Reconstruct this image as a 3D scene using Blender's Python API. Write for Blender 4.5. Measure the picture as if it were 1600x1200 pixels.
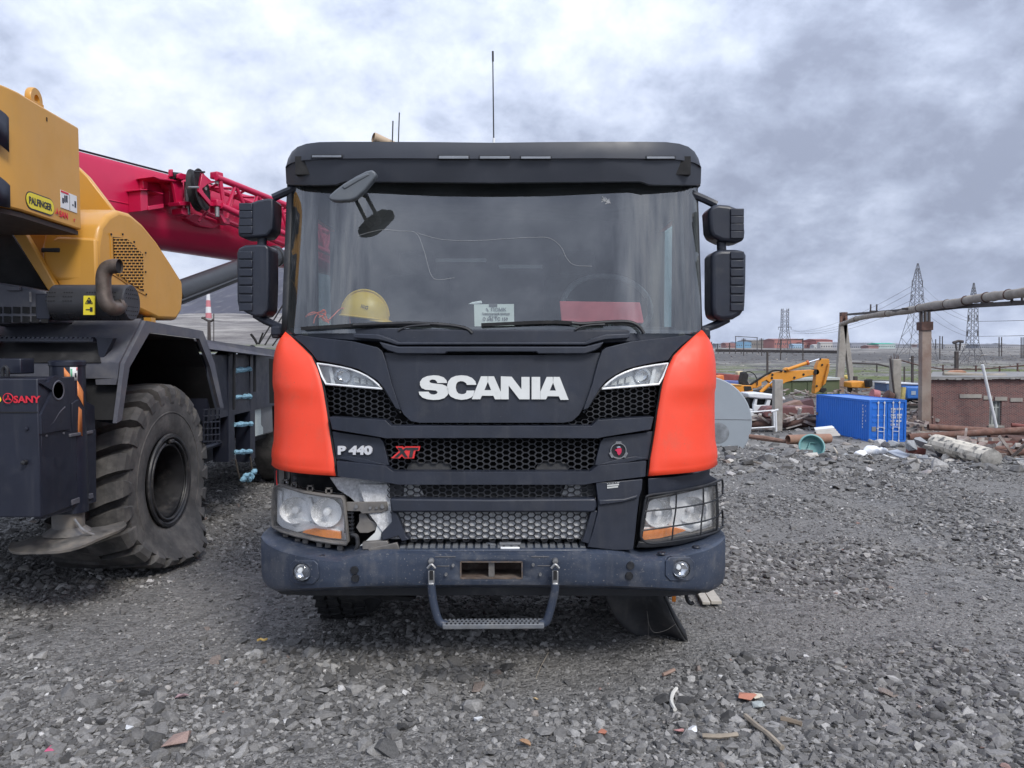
import bpy, bmesh, math, random
import numpy as np
from mathutils import Vector, Matrix, noise

for _o in list(bpy.data.objects):
    bpy.data.objects.remove(_o, do_unlink=True)
SC = bpy.context.scene
COL = SC.collection
R = math.radians
random.seed(7)

# ---------------------------------------------------------------- camera
F = 1180.0                      # focal length in pixels of a 1600 x 1200 frame
PITCH = math.atan(52 / F)       # looking slightly down
CAMZ = 1.8
cam_d = bpy.data.cameras.new('camera')
cam_d.sensor_width = 36
cam_d.lens = 36 * F / 1600
cam_d.clip_start = 0.05
cam_d.clip_end = 20000
cam = bpy.data.objects.new('camera', cam_d)
cam.location = (0, 0, CAMZ)
cam.rotation_euler = (math.pi / 2 - PITCH, 0, 0)
COL.objects.link(cam)
SC.camera = cam

# ---------------------------------------------------------------- sky and sun
SUN_EL, SUN_AZ = R(46), R(148)          # azimuth measured from +Y towards +X
w = bpy.data.worlds.new('World')
SC.world = w
w.use_nodes = True
N, L = w.node_tree.nodes, w.node_tree.links
N.clear()
def wn(t, **k):
    n = N.new(t)
    for a, b in k.items():
        setattr(n, a, b)
    return n
def wmath(op, a, b=None, c=None):
    n = wn('ShaderNodeMath', operation=op)
    for i, v in enumerate((a, b, c)):
        if v is None: continue
        if isinstance(v, (int, float)): n.inputs[i].default_value = v
        else: L.new(v, n.inputs[i])
    return n.outputs[0]
sky = wn('ShaderNodeTexSky', sky_type='NISHITA', sun_disc=False, sun_elevation=SUN_EL, sun_rotation=SUN_AZ)
sky.air_density, sky.dust_density = 1.0, 1.5
tc = wn('ShaderNodeTexCoord')
sep = wn('ShaderNodeSeparateXYZ')
L.new(tc.outputs['Generated'], sep.inputs[0])
zz = wmath('ADD', wmath('MAXIMUM', sep.outputs[2], 0.0), 0.55)
comb = wn('ShaderNodeCombineXYZ')
L.new(wmath('DIVIDE', sep.outputs[0], zz), comb.inputs[0])
L.new(wmath('DIVIDE', sep.outputs[1], zz), comb.inputs[1])
def wnoise(scale, detail, rough, off, dist=0.0):
    m = wn('ShaderNodeMapping')
    m.inputs['Location'].default_value = off
    L.new(comb.outputs[0], m.inputs[0])
    n = wn('ShaderNodeTexNoise')
    n.inputs['Scale'].default_value = scale
    n.inputs['Detail'].default_value = detail
    n.inputs['Roughness'].default_value = rough
    n.inputs['Distortion'].default_value = dist
    L.new(m.outputs[0], n.inputs['Vector'])
    return n.outputs['Fac']
big = wnoise(1.3, 3, 0.5, (0.85, 11.79, 0.39), 0.2)
mid = wnoise(4.0, 9, 0.60, (10.28, 19.53, 5.8), 0.15)
fine = wnoise(13.0, 6, 0.62, (19.48, 12.72, 17.68), 0.2)
val = wmath('ADD', wmath('ADD', wmath('MULTIPLY', big, 0.40), wmath('MULTIPLY', mid, 0.47)), wmath('MULTIPLY', fine, 0.17))
ramp = wn('ShaderNodeValToRGB')
cr = ramp.color_ramp
cr.elements[0].position = 0.425; cr.elements[0].color = (0.182, 0.207, 0.275, 1)
cr.elements[1].position = 0.635; cr.elements[1].color = (0.505, 0.538, 0.612, 1)
for p, c in ((0.48, (0.245, 0.278, 0.36, 1)), (0.525, (0.318, 0.356, 0.446, 1)), (0.575, (0.405, 0.444, 0.532, 1))):
    e = cr.elements.new(p); e.color = c
L.new(val, ramp.inputs[0])
# thin gaps in the overcast where blue sky comes through
gap = wn('ShaderNodeMapRange')
gap.inputs['From Min'].default_value = 0.60; gap.inputs['From Max'].default_value = 0.78
gap.inputs['To Min'].default_value = 0.0; gap.inputs['To Max'].default_value = 0.75
L.new(wnoise(1.0, 5, 0.5, (0.39, 14.71, 10.33), 0.2), gap.inputs[0])
skys = wn('ShaderNodeVectorMath', operation='SCALE')
L.new(sky.outputs[0], skys.inputs[0]); skys.inputs['Scale'].default_value = 0.12
mix = wn('ShaderNodeMix', data_type='RGBA')
L.new(gap.outputs[0], mix.inputs[0])
L.new(ramp.outputs[0], mix.inputs[6]); L.new(skys.outputs[0], mix.inputs[7])
# an overcast sky is brighter overhead than at the horizon
# and the cover thins out towards the horizon
zpos = wmath('MAXIMUM', sep.outputs[2], 0.0)
rim_ = wmath('MULTIPLY', wmath('POWER', 2.718, wmath('MULTIPLY', zpos, -13.0)), 0.42)
lum = wmath('ADD', wmath('DIVIDE', wmath('ADD', 1.0, wmath('MULTIPLY', zpos, 1.9)), 1.34), rim_)
lumv = wn('ShaderNodeVectorMath', operation='SCALE')
L.new(mix.outputs[2], lumv.inputs[0]); L.new(lum, lumv.inputs['Scale'])
bg = wn('ShaderNodeBackground')
bg.inputs['Strength'].default_value = 1.0
L.new(lumv.outputs[0], bg.inputs['Color'])
wo = wn('ShaderNodeOutputWorld')
L.new(bg.outputs[0], wo.inputs[0])

sun_d = bpy.data.lights.new('sun', 'SUN')
sun_d.energy = 1.5
sun_d.angle = R(18)
sun_d.color = (1.0, 0.96, 0.90)
sun = bpy.data.objects.new('sun', sun_d)
sd = Vector((math.sin(SUN_AZ) * math.cos(SUN_EL), math.cos(SUN_AZ) * math.cos(SUN_EL), math.sin(SUN_EL)))
sun.rotation_euler = sd.to_track_quat('Z', 'Y').to_euler()
sun.location = (0, 0, 60)
COL.objects.link(sun)

SC.view_settings.view_transform = 'Standard'
SC.view_settings.look = 'None'
SC.view_settings.exposure = 0.85
SC.view_settings.gamma = 1.0
SC.view_settings.use_curve_mapping = False
SC.render.engine = 'CYCLES'
SC.cycles.use_denoising = True
SC.cycles.max_bounces = 8
SC.cycles.transparent_max_bounces = 16
SC.cycles.caustics_reflective = False
SC.cycles.caustics_refractive = False

# ---------------------------------------------------------------- helpers
def at(px, py, Y):
    """world point that stands Y metres ahead and shows at that spot of the photograph"""
    u, v = (px - 800) / F, (600 - py) / F
    t = Y / (math.cos(PITCH) + v * math.sin(PITCH))
    return Vector((u * t, Y, CAMZ + (-math.sin(PITCH) + v * math.cos(PITCH)) * t))

def atf(px, py, fn):
    Y = 4.0
    for _ in range(8):
        p = at(px, py, Y); Y = fn(p.x, p.z)
    return at(px, py, Y)

def thing(name, label, cat, loc=(0, 0, 0), group=None):
    o = bpy.data.objects.new(name, None)
    o.empty_display_size = 0.2
    COL.objects.link(o)
    o.location = loc
    o['label'] = label; o['category'] = cat
    if group: o['group'] = group
    return o

def tag(o, label, cat, group=None):
    o['label'] = label; o['category'] = cat
    if group: o['group'] = group
    return o

def setpar(o, parent):
    if parent is not None:
        o.parent = parent
        if parent.type == 'EMPTY':
            o.matrix_parent_inverse = Matrix.Translation(-Vector(parent.location))

def obj(name, verts, faces, mat, parent=None, smooth=False, bevel=0, seg=2, sub=0, solid=0, auto=None):
    me = bpy.data.meshes.new(name)
    me.from_pydata([tuple(v) for v in verts], [], [tuple(f) for f in faces])
    me.validate()
    return link(name, me, mat, parent, smooth, bevel, seg, sub, solid, auto)

def link(name, me, mat, parent=None, smooth=False, bevel=0, seg=2, sub=0, solid=0, auto=None, fixn=True):
    if fixn and not solid:
        bm = bmesh.new(); bm.from_mesh(me)
        bmesh.ops.recalc_face_normals(bm, faces=bm.faces[:])
        bm.to_mesh(me); bm.free()
    o = bpy.data.objects.new(name, me)
    COL.objects.link(o)
    if mat is not None:
        if isinstance(mat, (list, tuple)):
            for m in mat: me.materials.append(m)
        else: me.materials.append(mat)
    setpar(o, parent)
    if solid:
        m = o.modifiers.new('solid', 'SOLIDIFY'); m.thickness = solid; m.offset = -1
    if sub:
        m = o.modifiers.new('sub', 'SUBSURF'); m.levels = m.render_levels = sub
    if bevel:
        m = o.modifiers.new('bevel', 'BEVEL'); m.width = bevel; m.segments = seg; m.limit_method = 'ANGLE'; m.angle_limit = R(28)
        m.harden_normals = False
        smooth = True if auto is None else auto
    if smooth:
        me.polygons.foreach_set('use_smooth', [True] * len(me.polygons))
        if not sub:
            me.set_sharp_from_angle(angle=R(38))
    return o

def prism_data(front, off):
    """front: list of points, off: vector that leads to the back face"""
    n = len(front); off = Vector(off)
    v = [Vector(p) for p in front] + [Vector(p) + off for p in front]
    f = [tuple(range(n)), tuple(range(2 * n - 1, n - 1, -1))]
    f += [(i, (i + 1) % n + 0, (i + 1) % n + n, i + n) for i in range(n)]
    return v, f

def prism(name, front, off, mat, parent=None, bevel=0, seg=2, **k):
    v, f = prism_data(front, off)
    return obj(name, v, f, mat, parent, bevel=bevel, seg=seg, **k)

def pxp(name, poly, Y, depth, mat, parent=None, bevel=0, seg=2, **k):
    """plate whose outline is given in photograph pixels; Y a number or a function of x, z"""
    if callable(Y): pts = [atf(x, y, Y) for x, y in poly]
    else: pts = [at(x, y, Y) for x, y in poly]
    return prism(name, pts, (0, depth, 0), mat, parent, bevel, seg, **k)

def box_data(c, s, rot=None):
    c = Vector(c); h = Vector(s) / 2
    v = [Vector((x * h.x, y * h.y, z * h.z)) for x in (-1, 1) for y in (-1, 1) for z in (-1, 1)]
    if rot is not None: v = [rot @ p for p in v]
    f = [(0, 1, 3, 2), (4, 6, 7, 5), (0, 4, 5, 1), (2, 3, 7, 6), (0, 2, 6, 4), (1, 5, 7, 3)]
    return [p + c for p in v], f

def rotz(a): return Matrix.Rotation(a, 3, 'Z')

def box(name, c, s, mat, parent=None, bevel=0, rot=None, **k):
    v, f = box_data(c, s, rot)
    return obj(name, v, f, mat, parent, bevel=bevel, **k)

class MB:
    """collects shapes for one mesh"""
    def __init__(self): self.v, self.f = [], []
    def add(self, v, f):
        b = len(self.v); self.v += list(v); self.f += [tuple(i + b for i in q) for q in f]; return self
    def box(self, c, s, rot=None): return self.add(*box_data(c, s, rot))
    def prism(self, front, off): return self.add(*prism_data(front, off))
    def tube(self, pts, r, seg=8, cap=True): return self.add(*tube_data(pts, r, seg, cap))
    def beam(self, a, b, wd, h=None): return self.add(*beam_data(a, b, wd, h))
    def build(self, name, mat, parent=None, **k): return obj(name, self.v, self.f, mat, parent, **k)

def frame(d):
    d = Vector(d).normalized()
    up = Vector((0, 0, 1)) if abs(d.z) < 0.95 else Vector((0, 1, 0))
    s = d.cross(up).normalized()
    return s, s.cross(d).normalized()

def beam_data(a, b, wd, h=None):
    a, b = Vector(a), Vector(b); h = h or wd
    s, u = frame(b - a); s = s * wd / 2; u = u * h / 2
    v = [a - s - u, a + s - u, a + s + u, a - s + u, b - s - u, b + s - u, b + s + u, b - s + u]
    return v, [(3, 2, 1, 0), (4, 5, 6, 7), (0, 1, 5, 4), (1, 2, 6, 5), (2, 3, 7, 6), (3, 0, 4, 7)]

def beam(name, a, b, wd, mat, parent=None, h=None, bevel=0, **k):
    v, f = beam_data(a, b, wd, h)
    return obj(name, v, f, mat, parent, bevel=bevel, **k)

def tube_data(pts, r, seg=8, cap=True):
    pts = [Vector(p) for p in pts]; n = len(pts)
    rs = r if isinstance(r, (list, tuple)) else [r] * n
    v, f = [], []
    prev = None
    for i, p in enumerate(pts):
        d = (pts[min(i + 1, n - 1)] - pts[max(i - 1, 0)])
        if d.length < 1e-9: d = Vector((0, 0, 1))
        d.normalize()
        if prev is None: s, u = frame(d)
        else:
            s = prev - d * prev.dot(d); s.normalize(); u = s.cross(d).normalized()
        prev = s
        for k in range(seg):
            a = 2 * math.pi * k / seg
            v.append(p + (s * math.cos(a) + u * math.sin(a)) * rs[i])
    for i in range(n - 1):
        for k in range(seg):
            a, b = i * seg + k, i * seg + (k + 1) % seg
            f.append((a, b, b + seg, a + seg))
    if cap:
        f.append(tuple(range(seg - 1, -1, -1))); f.append(tuple(range((n - 1) * seg, n * seg)))
    return v, f

def tube(name, pts, r, mat, parent=None, seg=10, cap=True, smooth=True, **k):
    v, f = tube_data(pts, r, seg, cap)
    return obj(name, v, f, mat, parent, smooth=smooth, **k)

def curve(pts, n=6, closed=False):
    """Catmull-Rom through the points"""
    P = [Vector(p) for p in pts]; out = []
    m = len(P)
    for i in range(m if closed else m - 1):
        if closed: a, b, c, d = P[i - 1], P[i], P[(i + 1) % m], P[(i + 2) % m]
        else: a, b, c, d = P[max(i - 1, 0)], P[i], P[i + 1], P[min(i + 2, m - 1)]
        for k in range(n):
            t = k / n
            out.append(0.5 * ((2 * b) + (c - a) * t + (2 * a - 5 * b + 4 * c - d) * t * t + (3 * b - a - 3 * c + d) * t ** 3))
    if not closed: out.append(P[-1])
    return out

def lathe_data(prof, c, axis, seg=24, up=None):
    """prof: (radius, along) pairs turned about axis through c"""
    ax = Vector(axis).normalized(); s, u = frame(ax); c = Vector(c)
    v, f = [], []
    for r, a in prof:
        for k in range(seg):
            t = 2 * math.pi * k / seg
            v.append(c + ax * a + (s * math.cos(t) + u * math.sin(t)) * max(r, 1e-4))
    for i in range(len(prof) - 1):
        for k in range(seg):
            a, b = i * seg + k, i * seg + (k + 1) % seg
            f.append((a, b, b + seg, a + seg))
    return v, f

def lathe(name, prof, c, axis, mat, parent=None, seg=24, smooth=True, **k):
    v, f = lathe_data(prof, c, axis, seg)
    return obj(name, v, f, mat, parent, smooth=smooth, **k)

def resample(pts, n):
    P = [Vector(p) for p in pts]
    d = [0]
    for i in range(1, len(P)): d.append(d[-1] + (P[i] - P[i - 1]).length)
    out = []
    for k in range(n):
        t = d[-1] * k / (n - 1); i = 1
        while i < len(P) - 1 and d[i] < t: i += 1
        q = (t - d[i - 1]) / max(d[i] - d[i - 1], 1e-9)
        out.append(P[i - 1].lerp(P[i], min(max(q, 0), 1)))
    return out

def grid(name, rows, mat, parent=None, n=None, smooth=True, solid=0, closed=False, **k):
    """skin over rows of points"""
    if n: rows = [resample(r, n) for r in rows]
    m = len(rows[0]); v = [p for r in rows for p in r]; f = []
    for i in range(len(rows) - 1):
        for j in range(m - 1 if not closed else m):
            a, b = i * m + j, i * m + (j + 1) % m
            f.append((a, b, b + m, a + m))
    return obj(name, v, f, mat, parent, smooth=smooth, solid=solid, **k)

def mirx(pts, xc): return [Vector((2 * xc - p.x, p.y, p.z)) for p in map(Vector, pts)]

def inside(p, poly):
    x, y = p; r = False; n = len(poly)
    for i in range(n):
        x1, y1 = poly[i]; x2, y2 = poly[i - 1]
        if (y1 > y) != (y2 > y) and x < (x2 - x1) * (y - y1) / (y2 - y1) + x1: r = not r
    return r

def comb_mesh(name, poly, Yf, w_, h_, wall, depth, mat, parent, skip=None, bevel=0):
    """moulded honeycomb: one ring of thin walls for each six-sided cell inside the outline (pixels)"""
    V, Fc = [], []
    xs = [p[0] for p in poly]; ys = [p[1] for p in poly]
    dx, dy = 0.75 * w_, h_
    i = 0; x = min(xs)
    shp = [(-.5, 0), (-.25, -.5), (.25, -.5), (.5, 0), (.25, .5), (-.25, .5)]
    while x <= max(xs) + dx:
        y = min(ys) + (dy / 2 if i % 2 else 0)
        while y <= max(ys) + dy:
            if inside((x, y), poly) and not (skip and skip(x, y)):
                b = len(V)
                for s, dd in ((1.0, 0), (1 - 2 * wall, 0), (1 - 2 * wall, depth), (1.0, depth)):
                    for a, c in shp:
                        p = atf(x + a * w_ * s, y + c * h_ * s, Yf) if callable(Yf) else at(x + a * w_ * s, y + c * h_ * s, Yf)
                        V.append(p + Vector((0, dd, 0)))
                for k in range(6):
                    j = (k + 1) % 6
                    Fc.append((b + k, b + j, b + 6 + j, b + 6 + k))
                    Fc.append((b + 6 + k, b + 6 + j, b + 12 + j, b + 12 + k))
            y += dy
        x += dx; i += 1
    return obj(name, V, Fc, mat, parent)

def text_mesh(name, s, size, mat, parent, o, ux, uy, extrude=0.002, bold=0.0, sx=1.0, align='LEFT', shear=0.0):
    """lettering laid out from o along ux (reading direction) and uy (up)"""
    cu = bpy.data.curves.new(name, 'FONT')
    cu.body = s; cu.size = size; cu.extrude = extrude; cu.offset = bold; cu.align_x = align; cu.shear = shear
    cu.resolution_u = 3
    t = bpy.data.objects.new(name, cu); COL.objects.link(t)
    dg = bpy.context.evaluated_depsgraph_get()
    me = bpy.data.meshes.new_from_object(t.evaluated_get(dg))
    bpy.data.objects.remove(t, do_unlink=True); bpy.data.curves.remove(cu)
    ux = Vector(ux).normalized(); uy = Vector(uy).normalized(); un = ux.cross(uy)
    M = Matrix((ux * sx, uy, un)).transposed().to_4x4(); M.translation = Vector(o)
    me.transform(M); me.name = name
    me.materials.clear()
    return link(name, me, mat, parent, fixn=False)

# ---------------------------------------------------------------- materials
MATS = {}
def mat(name, c, rough=0.55, metal=0.0, var=0.12, vs=5.0, bump=0.0, bs=80.0, dirt=None, coat=0.0, spec=0.5, streak=None, speck=None):
    if name in MATS: return MATS[name]
    m = bpy.data.materials.new(name); m.use_nodes = True
    nt = m.node_tree; n, l = nt.nodes, nt.links
    b = n['Principled BSDF']
    b.inputs['Roughness'].default_value = rough; b.inputs['Metallic'].default_value = metal
    b.inputs['Specular IOR Level'].default_value = spec
    if coat: b.inputs['Coat Weight'].default_value = coat; b.inputs['Coat Roughness'].default_value = 0.15
    t = n.new('ShaderNodeTexCoord')
    def nz(scale, det=5, ro=0.55, stretch=None):
        q = n.new('ShaderNodeTexNoise'); q.inputs['Scale'].default_value = scale; q.inputs['Detail'].default_value = det; q.inputs['Roughness'].default_value = ro
        if stretch:
            mp = n.new('ShaderNodeMapping'); mp.inputs['Scale'].default_value = stretch
            l.new(t.outputs['Object'], mp.inputs[0]); l.new(mp.outputs[0], q.inputs['Vector'])
        else: l.new(t.outputs['Object'], q.inputs['Vector'])
        return q.outputs['Fac']
    def rng(s, a, b_, c_, d_):
        q = n.new('ShaderNodeMapRange'); l.new(s, q.inputs[0])
        for i, x in enumerate((a, b_, c_, d_)): q.inputs[i + 1].default_value = x
        return q.outputs[0]
    def mixc(fac, a, b_):
        q = n.new('ShaderNodeMix'); q.data_type = 'RGBA'; l.new(fac, q.inputs[0])
        for i, x in ((6, a), (7, b_)):
            if isinstance(x, tuple): q.inputs[i].default_value = x
            else: l.new(x, q.inputs[i])
        return q.outputs[2]
    lo = tuple(x * (1 - var) for x in c) + (1,); hi = tuple(min(x * (1 + var), 1) for x in c) + (1,)
    col = mixc(rng(nz(vs), 0.3, 0.7, 0, 1), lo, hi)
    rsock = rng(nz(vs * 2.3), 0.3, 0.7, max(rough - 0.08, 0.03), min(rough + 0.1, 1))
    if speck:
        col = mixc(rng(nz(speck[2], 3, 0.6), 1 - speck[1] - 0.06, 1 - speck[1] + 0.06, 0, 1), col, tuple(speck[0]) + (1,))
    if dirt:
        dc, amt, ds = dirt
        f = rng(nz(ds, 8, 0.68), 0.62 - amt * 0.35, 0.78 - amt * 0.2, 0, min(amt * 1.6, 1))
        col = mixc(f, col, tuple(dc) + (1,))
        rr = n.new('ShaderNodeMix'); l.new(f, rr.inputs[0]); l.new(rsock, rr.inputs[2]); rr.inputs[3].default_value = 0.9; rsock = rr.outputs[0]
    if streak:
        dc, amt, ds = streak
        f = rng(nz(ds, 4, 0.6, (1, 1, 0.07)), 0.55, 0.8, 0, amt)
        col = mixc(f, col, tuple(dc) + (1,))
    l.new(col, b.inputs['Base Color']); l.new(rsock, b.inputs['Roughness'])
    if bump:
        bp = n.new('ShaderNodeBump'); bp.inputs['Strength'].default_value = bump; bp.inputs['Distance'].default_value = 0.01
        l.new(nz(bs, 4), bp.inputs['Height']); l.new(bp.outputs[0], b.inputs['Normal'])
    MATS[name] = m
    return m

def glass(name, tint=(0.9, 0.95, 0.93), refl=1.5, dust=0.06, dustc=(0.35, 0.37, 0.38), rough=0.0, dscale=3.0):
    """thin pane: see-through, mirror reflection by the angle, a film of dust"""
    if name in MATS: return MATS[name]
    m = bpy.data.materials.new(name); m.use_nodes = True
    n, l = m.node_tree.nodes, m.node_tree.links
    n.remove(n['Principled BSDF']); out = n['Material Output']
    tr = n.new('ShaderNodeBsdfTransparent'); tr.inputs[0].default_value = tint + (1,)
    gl = n.new('ShaderNodeBsdfGlossy'); gl.inputs['Roughness'].default_value = rough
    lw = n.new('ShaderNodeLayerWeight'); lw.inputs[0].default_value = 0.5
    pw = n.new('ShaderNodeMath'); pw.operation = 'POWER'; l.new(lw.outputs['Facing'], pw.inputs[0]); pw.inputs[1].default_value = 4.5
    mu = n.new('ShaderNodeMath'); mu.operation = 'MULTIPLY_ADD'; mu.use_clamp = True
    l.new(pw.outputs[0], mu.inputs[0]); mu.inputs[1].default_value = 0.75; mu.inputs[2].default_value = 0.045 * refl
    mx = n.new('ShaderNodeMixShader'); l.new(mu.outputs[0], mx.inputs[0]); l.new(tr.outputs[0], mx.inputs[1]); l.new(gl.outputs[0], mx.inputs[2])
    df = n.new('ShaderNodeBsdfDiffuse'); df.inputs[0].default_value = dustc + (1,)
    t = n.new('ShaderNodeTexCoord')
    mp = n.new('ShaderNodeMapping'); mp.inputs['Scale'].default_value = (1, 1, 0.25); l.new(t.outputs['Object'], mp.inputs[0])
    nz = n.new('ShaderNodeTexNoise'); nz.inputs['Scale'].default_value = dscale; nz.inputs['Detail'].default_value = 8; l.new(mp.outputs[0], nz.inputs['Vector'])
    mr = n.new('ShaderNodeMapRange'); l.new(nz.outputs[0], mr.inputs[0])
    for i, x in enumerate((0.3, 0.75, dust * 0.4, dust * 1.8)): mr.inputs[i + 1].default_value = x
    m2 = n.new('ShaderNodeMixShader'); l.new(mr.outputs[0], m2.inputs[0]); l.new(mx.outputs[0], m2.inputs[1]); l.new(df.outputs[0], m2.inputs[2])
    l.new(m2.outputs[0], out.inputs[0])
    MATS[name] = m
    return m

def srgb(r, g, b):
    f = lambda v: ((v / 255 + 0.055) / 1.055) ** 2.4 if v > 10 else v / 255 / 12.92
    return (f(r), f(g), f(b))

DUST = (0.16, 0.155, 0.15)

def patch(name, poly, Yf, depth, mt, parent=None, bevel=0, step=12, seg=2, mirror=None):
    """outline in photograph pixels, cut into strips and laid on the depth surface Yf(x, z), with a real thickness"""
    bm = bmesh.new()
    bm.faces.new([bm.verts.new((x, y, 0)) for x, y in poly])
    xs = [p[0] for p in poly]; ys = [p[1] for p in poly]
    x = min(xs) + step
    while x < max(xs) - 1:
        bmesh.ops.bisect_plane(bm, geom=bm.verts[:] + bm.edges[:] + bm.faces[:], plane_co=(x, 0, 0), plane_no=(1, 0, 0), dist=0.01); x += step
    y = min(ys) + step * 2
    while y < max(ys) - 1:
        bmesh.ops.bisect_plane(bm, geom=bm.verts[:] + bm.edges[:] + bm.faces[:], plane_co=(0, y, 0), plane_no=(0, 1, 0), dist=0.01); y += step * 2
    bm.verts.index_update(); bm.edges.ensure_lookup_table()
    n = len(bm.verts)
    V = [atf(v.co.x, v.co.y, Yf) for v in bm.verts]
    if mirror is not None: V = mirx(V, mirror)
    V += [p + Vector((0, depth, 0)) for p in V]
    Fc = []
    for f in bm.faces:
        i = [v.index for v in f.verts]; Fc.append(i); Fc.append([k + n for k in reversed(i)])
    for e in bm.edges:
        if len(e.link_faces) == 1:
            a, b = e.verts[0].index, e.verts[1].index; Fc.append((a, b, b + n, a + n))
    bm.free()
    return obj(name, V, Fc, mt, parent, bevel=bevel, seg=seg, smooth=True)

def patch2(name, poly, Yf, depth, mt, parent, xc, **k):
    """the same plate on both sides of the vehicle"""
    return patch(name, poly, Yf, depth, mt, parent, **k), patch(name, poly, Yf, depth, mt, parent, mirror=xc, **k)

def zc(pts, x0, y0, s):
    return [(x0 + x / s, y0 + y / s) for x, y in pts]
# ================================================================ ground
def sstep(a, b, x):
    t = min(max((x - a) / (b - a), 0), 1); return t * t * (3 - 2 * t)
RP = [(-60, 0), (12.5, 0), (14.5, -0.05), (18, -1.1), (24, -2.5), (34, -3.5), (46, -3.85), (70, -3.7), (100, -3.1), (140, -2.6), (250, -1.6), (400, -0.6), (700, 3.0), (1200, 6.5), (2000, 9.5), (4000, 14), (9000, 30)]
LP = [(-60, 0), (22, 0), (30, -0.6), (60, -1.0), (120, 1.4), (200, 3.6), (300, 7.5), (420, 14), (600, 25), (900, 44), (1300, 60), (2500, 90), (4000, 110), (9000, 150)]
def prof(P, y):
    for (a, za), (b, zb) in zip(P, P[1:]):
        if y <= b: return za + (zb - za) * (y - a) / (b - a)
    return P[-1][1]
RUT = [(2.55, 0.45, 0.07), (4.1, 0.5, 0.06)]
def gz(x, y):
    if y > 3: u = x / y
    else: u = 0
    left = sstep(-0.08, -0.26, u) if y > 14 else (1.0 if u < -0.2 else 0.0)
    if 12 < y <= 14: left = sstep(-0.08, -0.26, u)
    yy = y + 1.6 * noise.noise((x * 0.25, y * 0.1, 3.3)) * sstep(9, 13, y) * (1 - sstep(40, 60, y)) + 1.6 * sstep(2.5, 7.5, x) * sstep(8, 12, y) * (1 - sstep(20, 40, y))
    z = prof(RP, yy) * (1 - left) + prof(LP, y) * left
    d = sstep(20, 200, y)
    z += 0.045 * (1 - d) * noise.noise((x * 0.8, y * 0.8, 0.0)) + 0.02 * (1 - d) * noise.noise((x * 2.3, y * 2.3, 5.0))
    if y > 15: z += sstep(15, 30, y) * 0.35 * noise.noise((x * 0.12, y * 0.12, 9.0)) + sstep(60, 500, y) * 2.2 * noise.noise((x * 0.008, y * 0.011, 2.0))
    if y > 250: z += left * 5 * noise.noise((x * 0.012, y * 0.02, 4.0))
    # wheel ruts on the open yard and the loose heap under the truck's nose
    for cx, wd, dp in RUT:
        c = cx + 0.16 * (y - 6) + 0.25 * math.sin(y * 0.5)
        if 4 < y < 14: z -= dp * math.exp(-((x - c) / wd) ** 2) * sstep(4.5, 7, y) * (1 - sstep(11, 14, y))
    if 2 < y < 9: z += 0.05 * math.exp(-((x + 0.2) / 0.9) ** 2 - ((y - 4.6) / 0.8) ** 2) - 0.05 * math.exp(-((x + 0.1) / 1.2) ** 2 - ((y - 5.8) / 0.7) ** 2)
    return z

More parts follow.
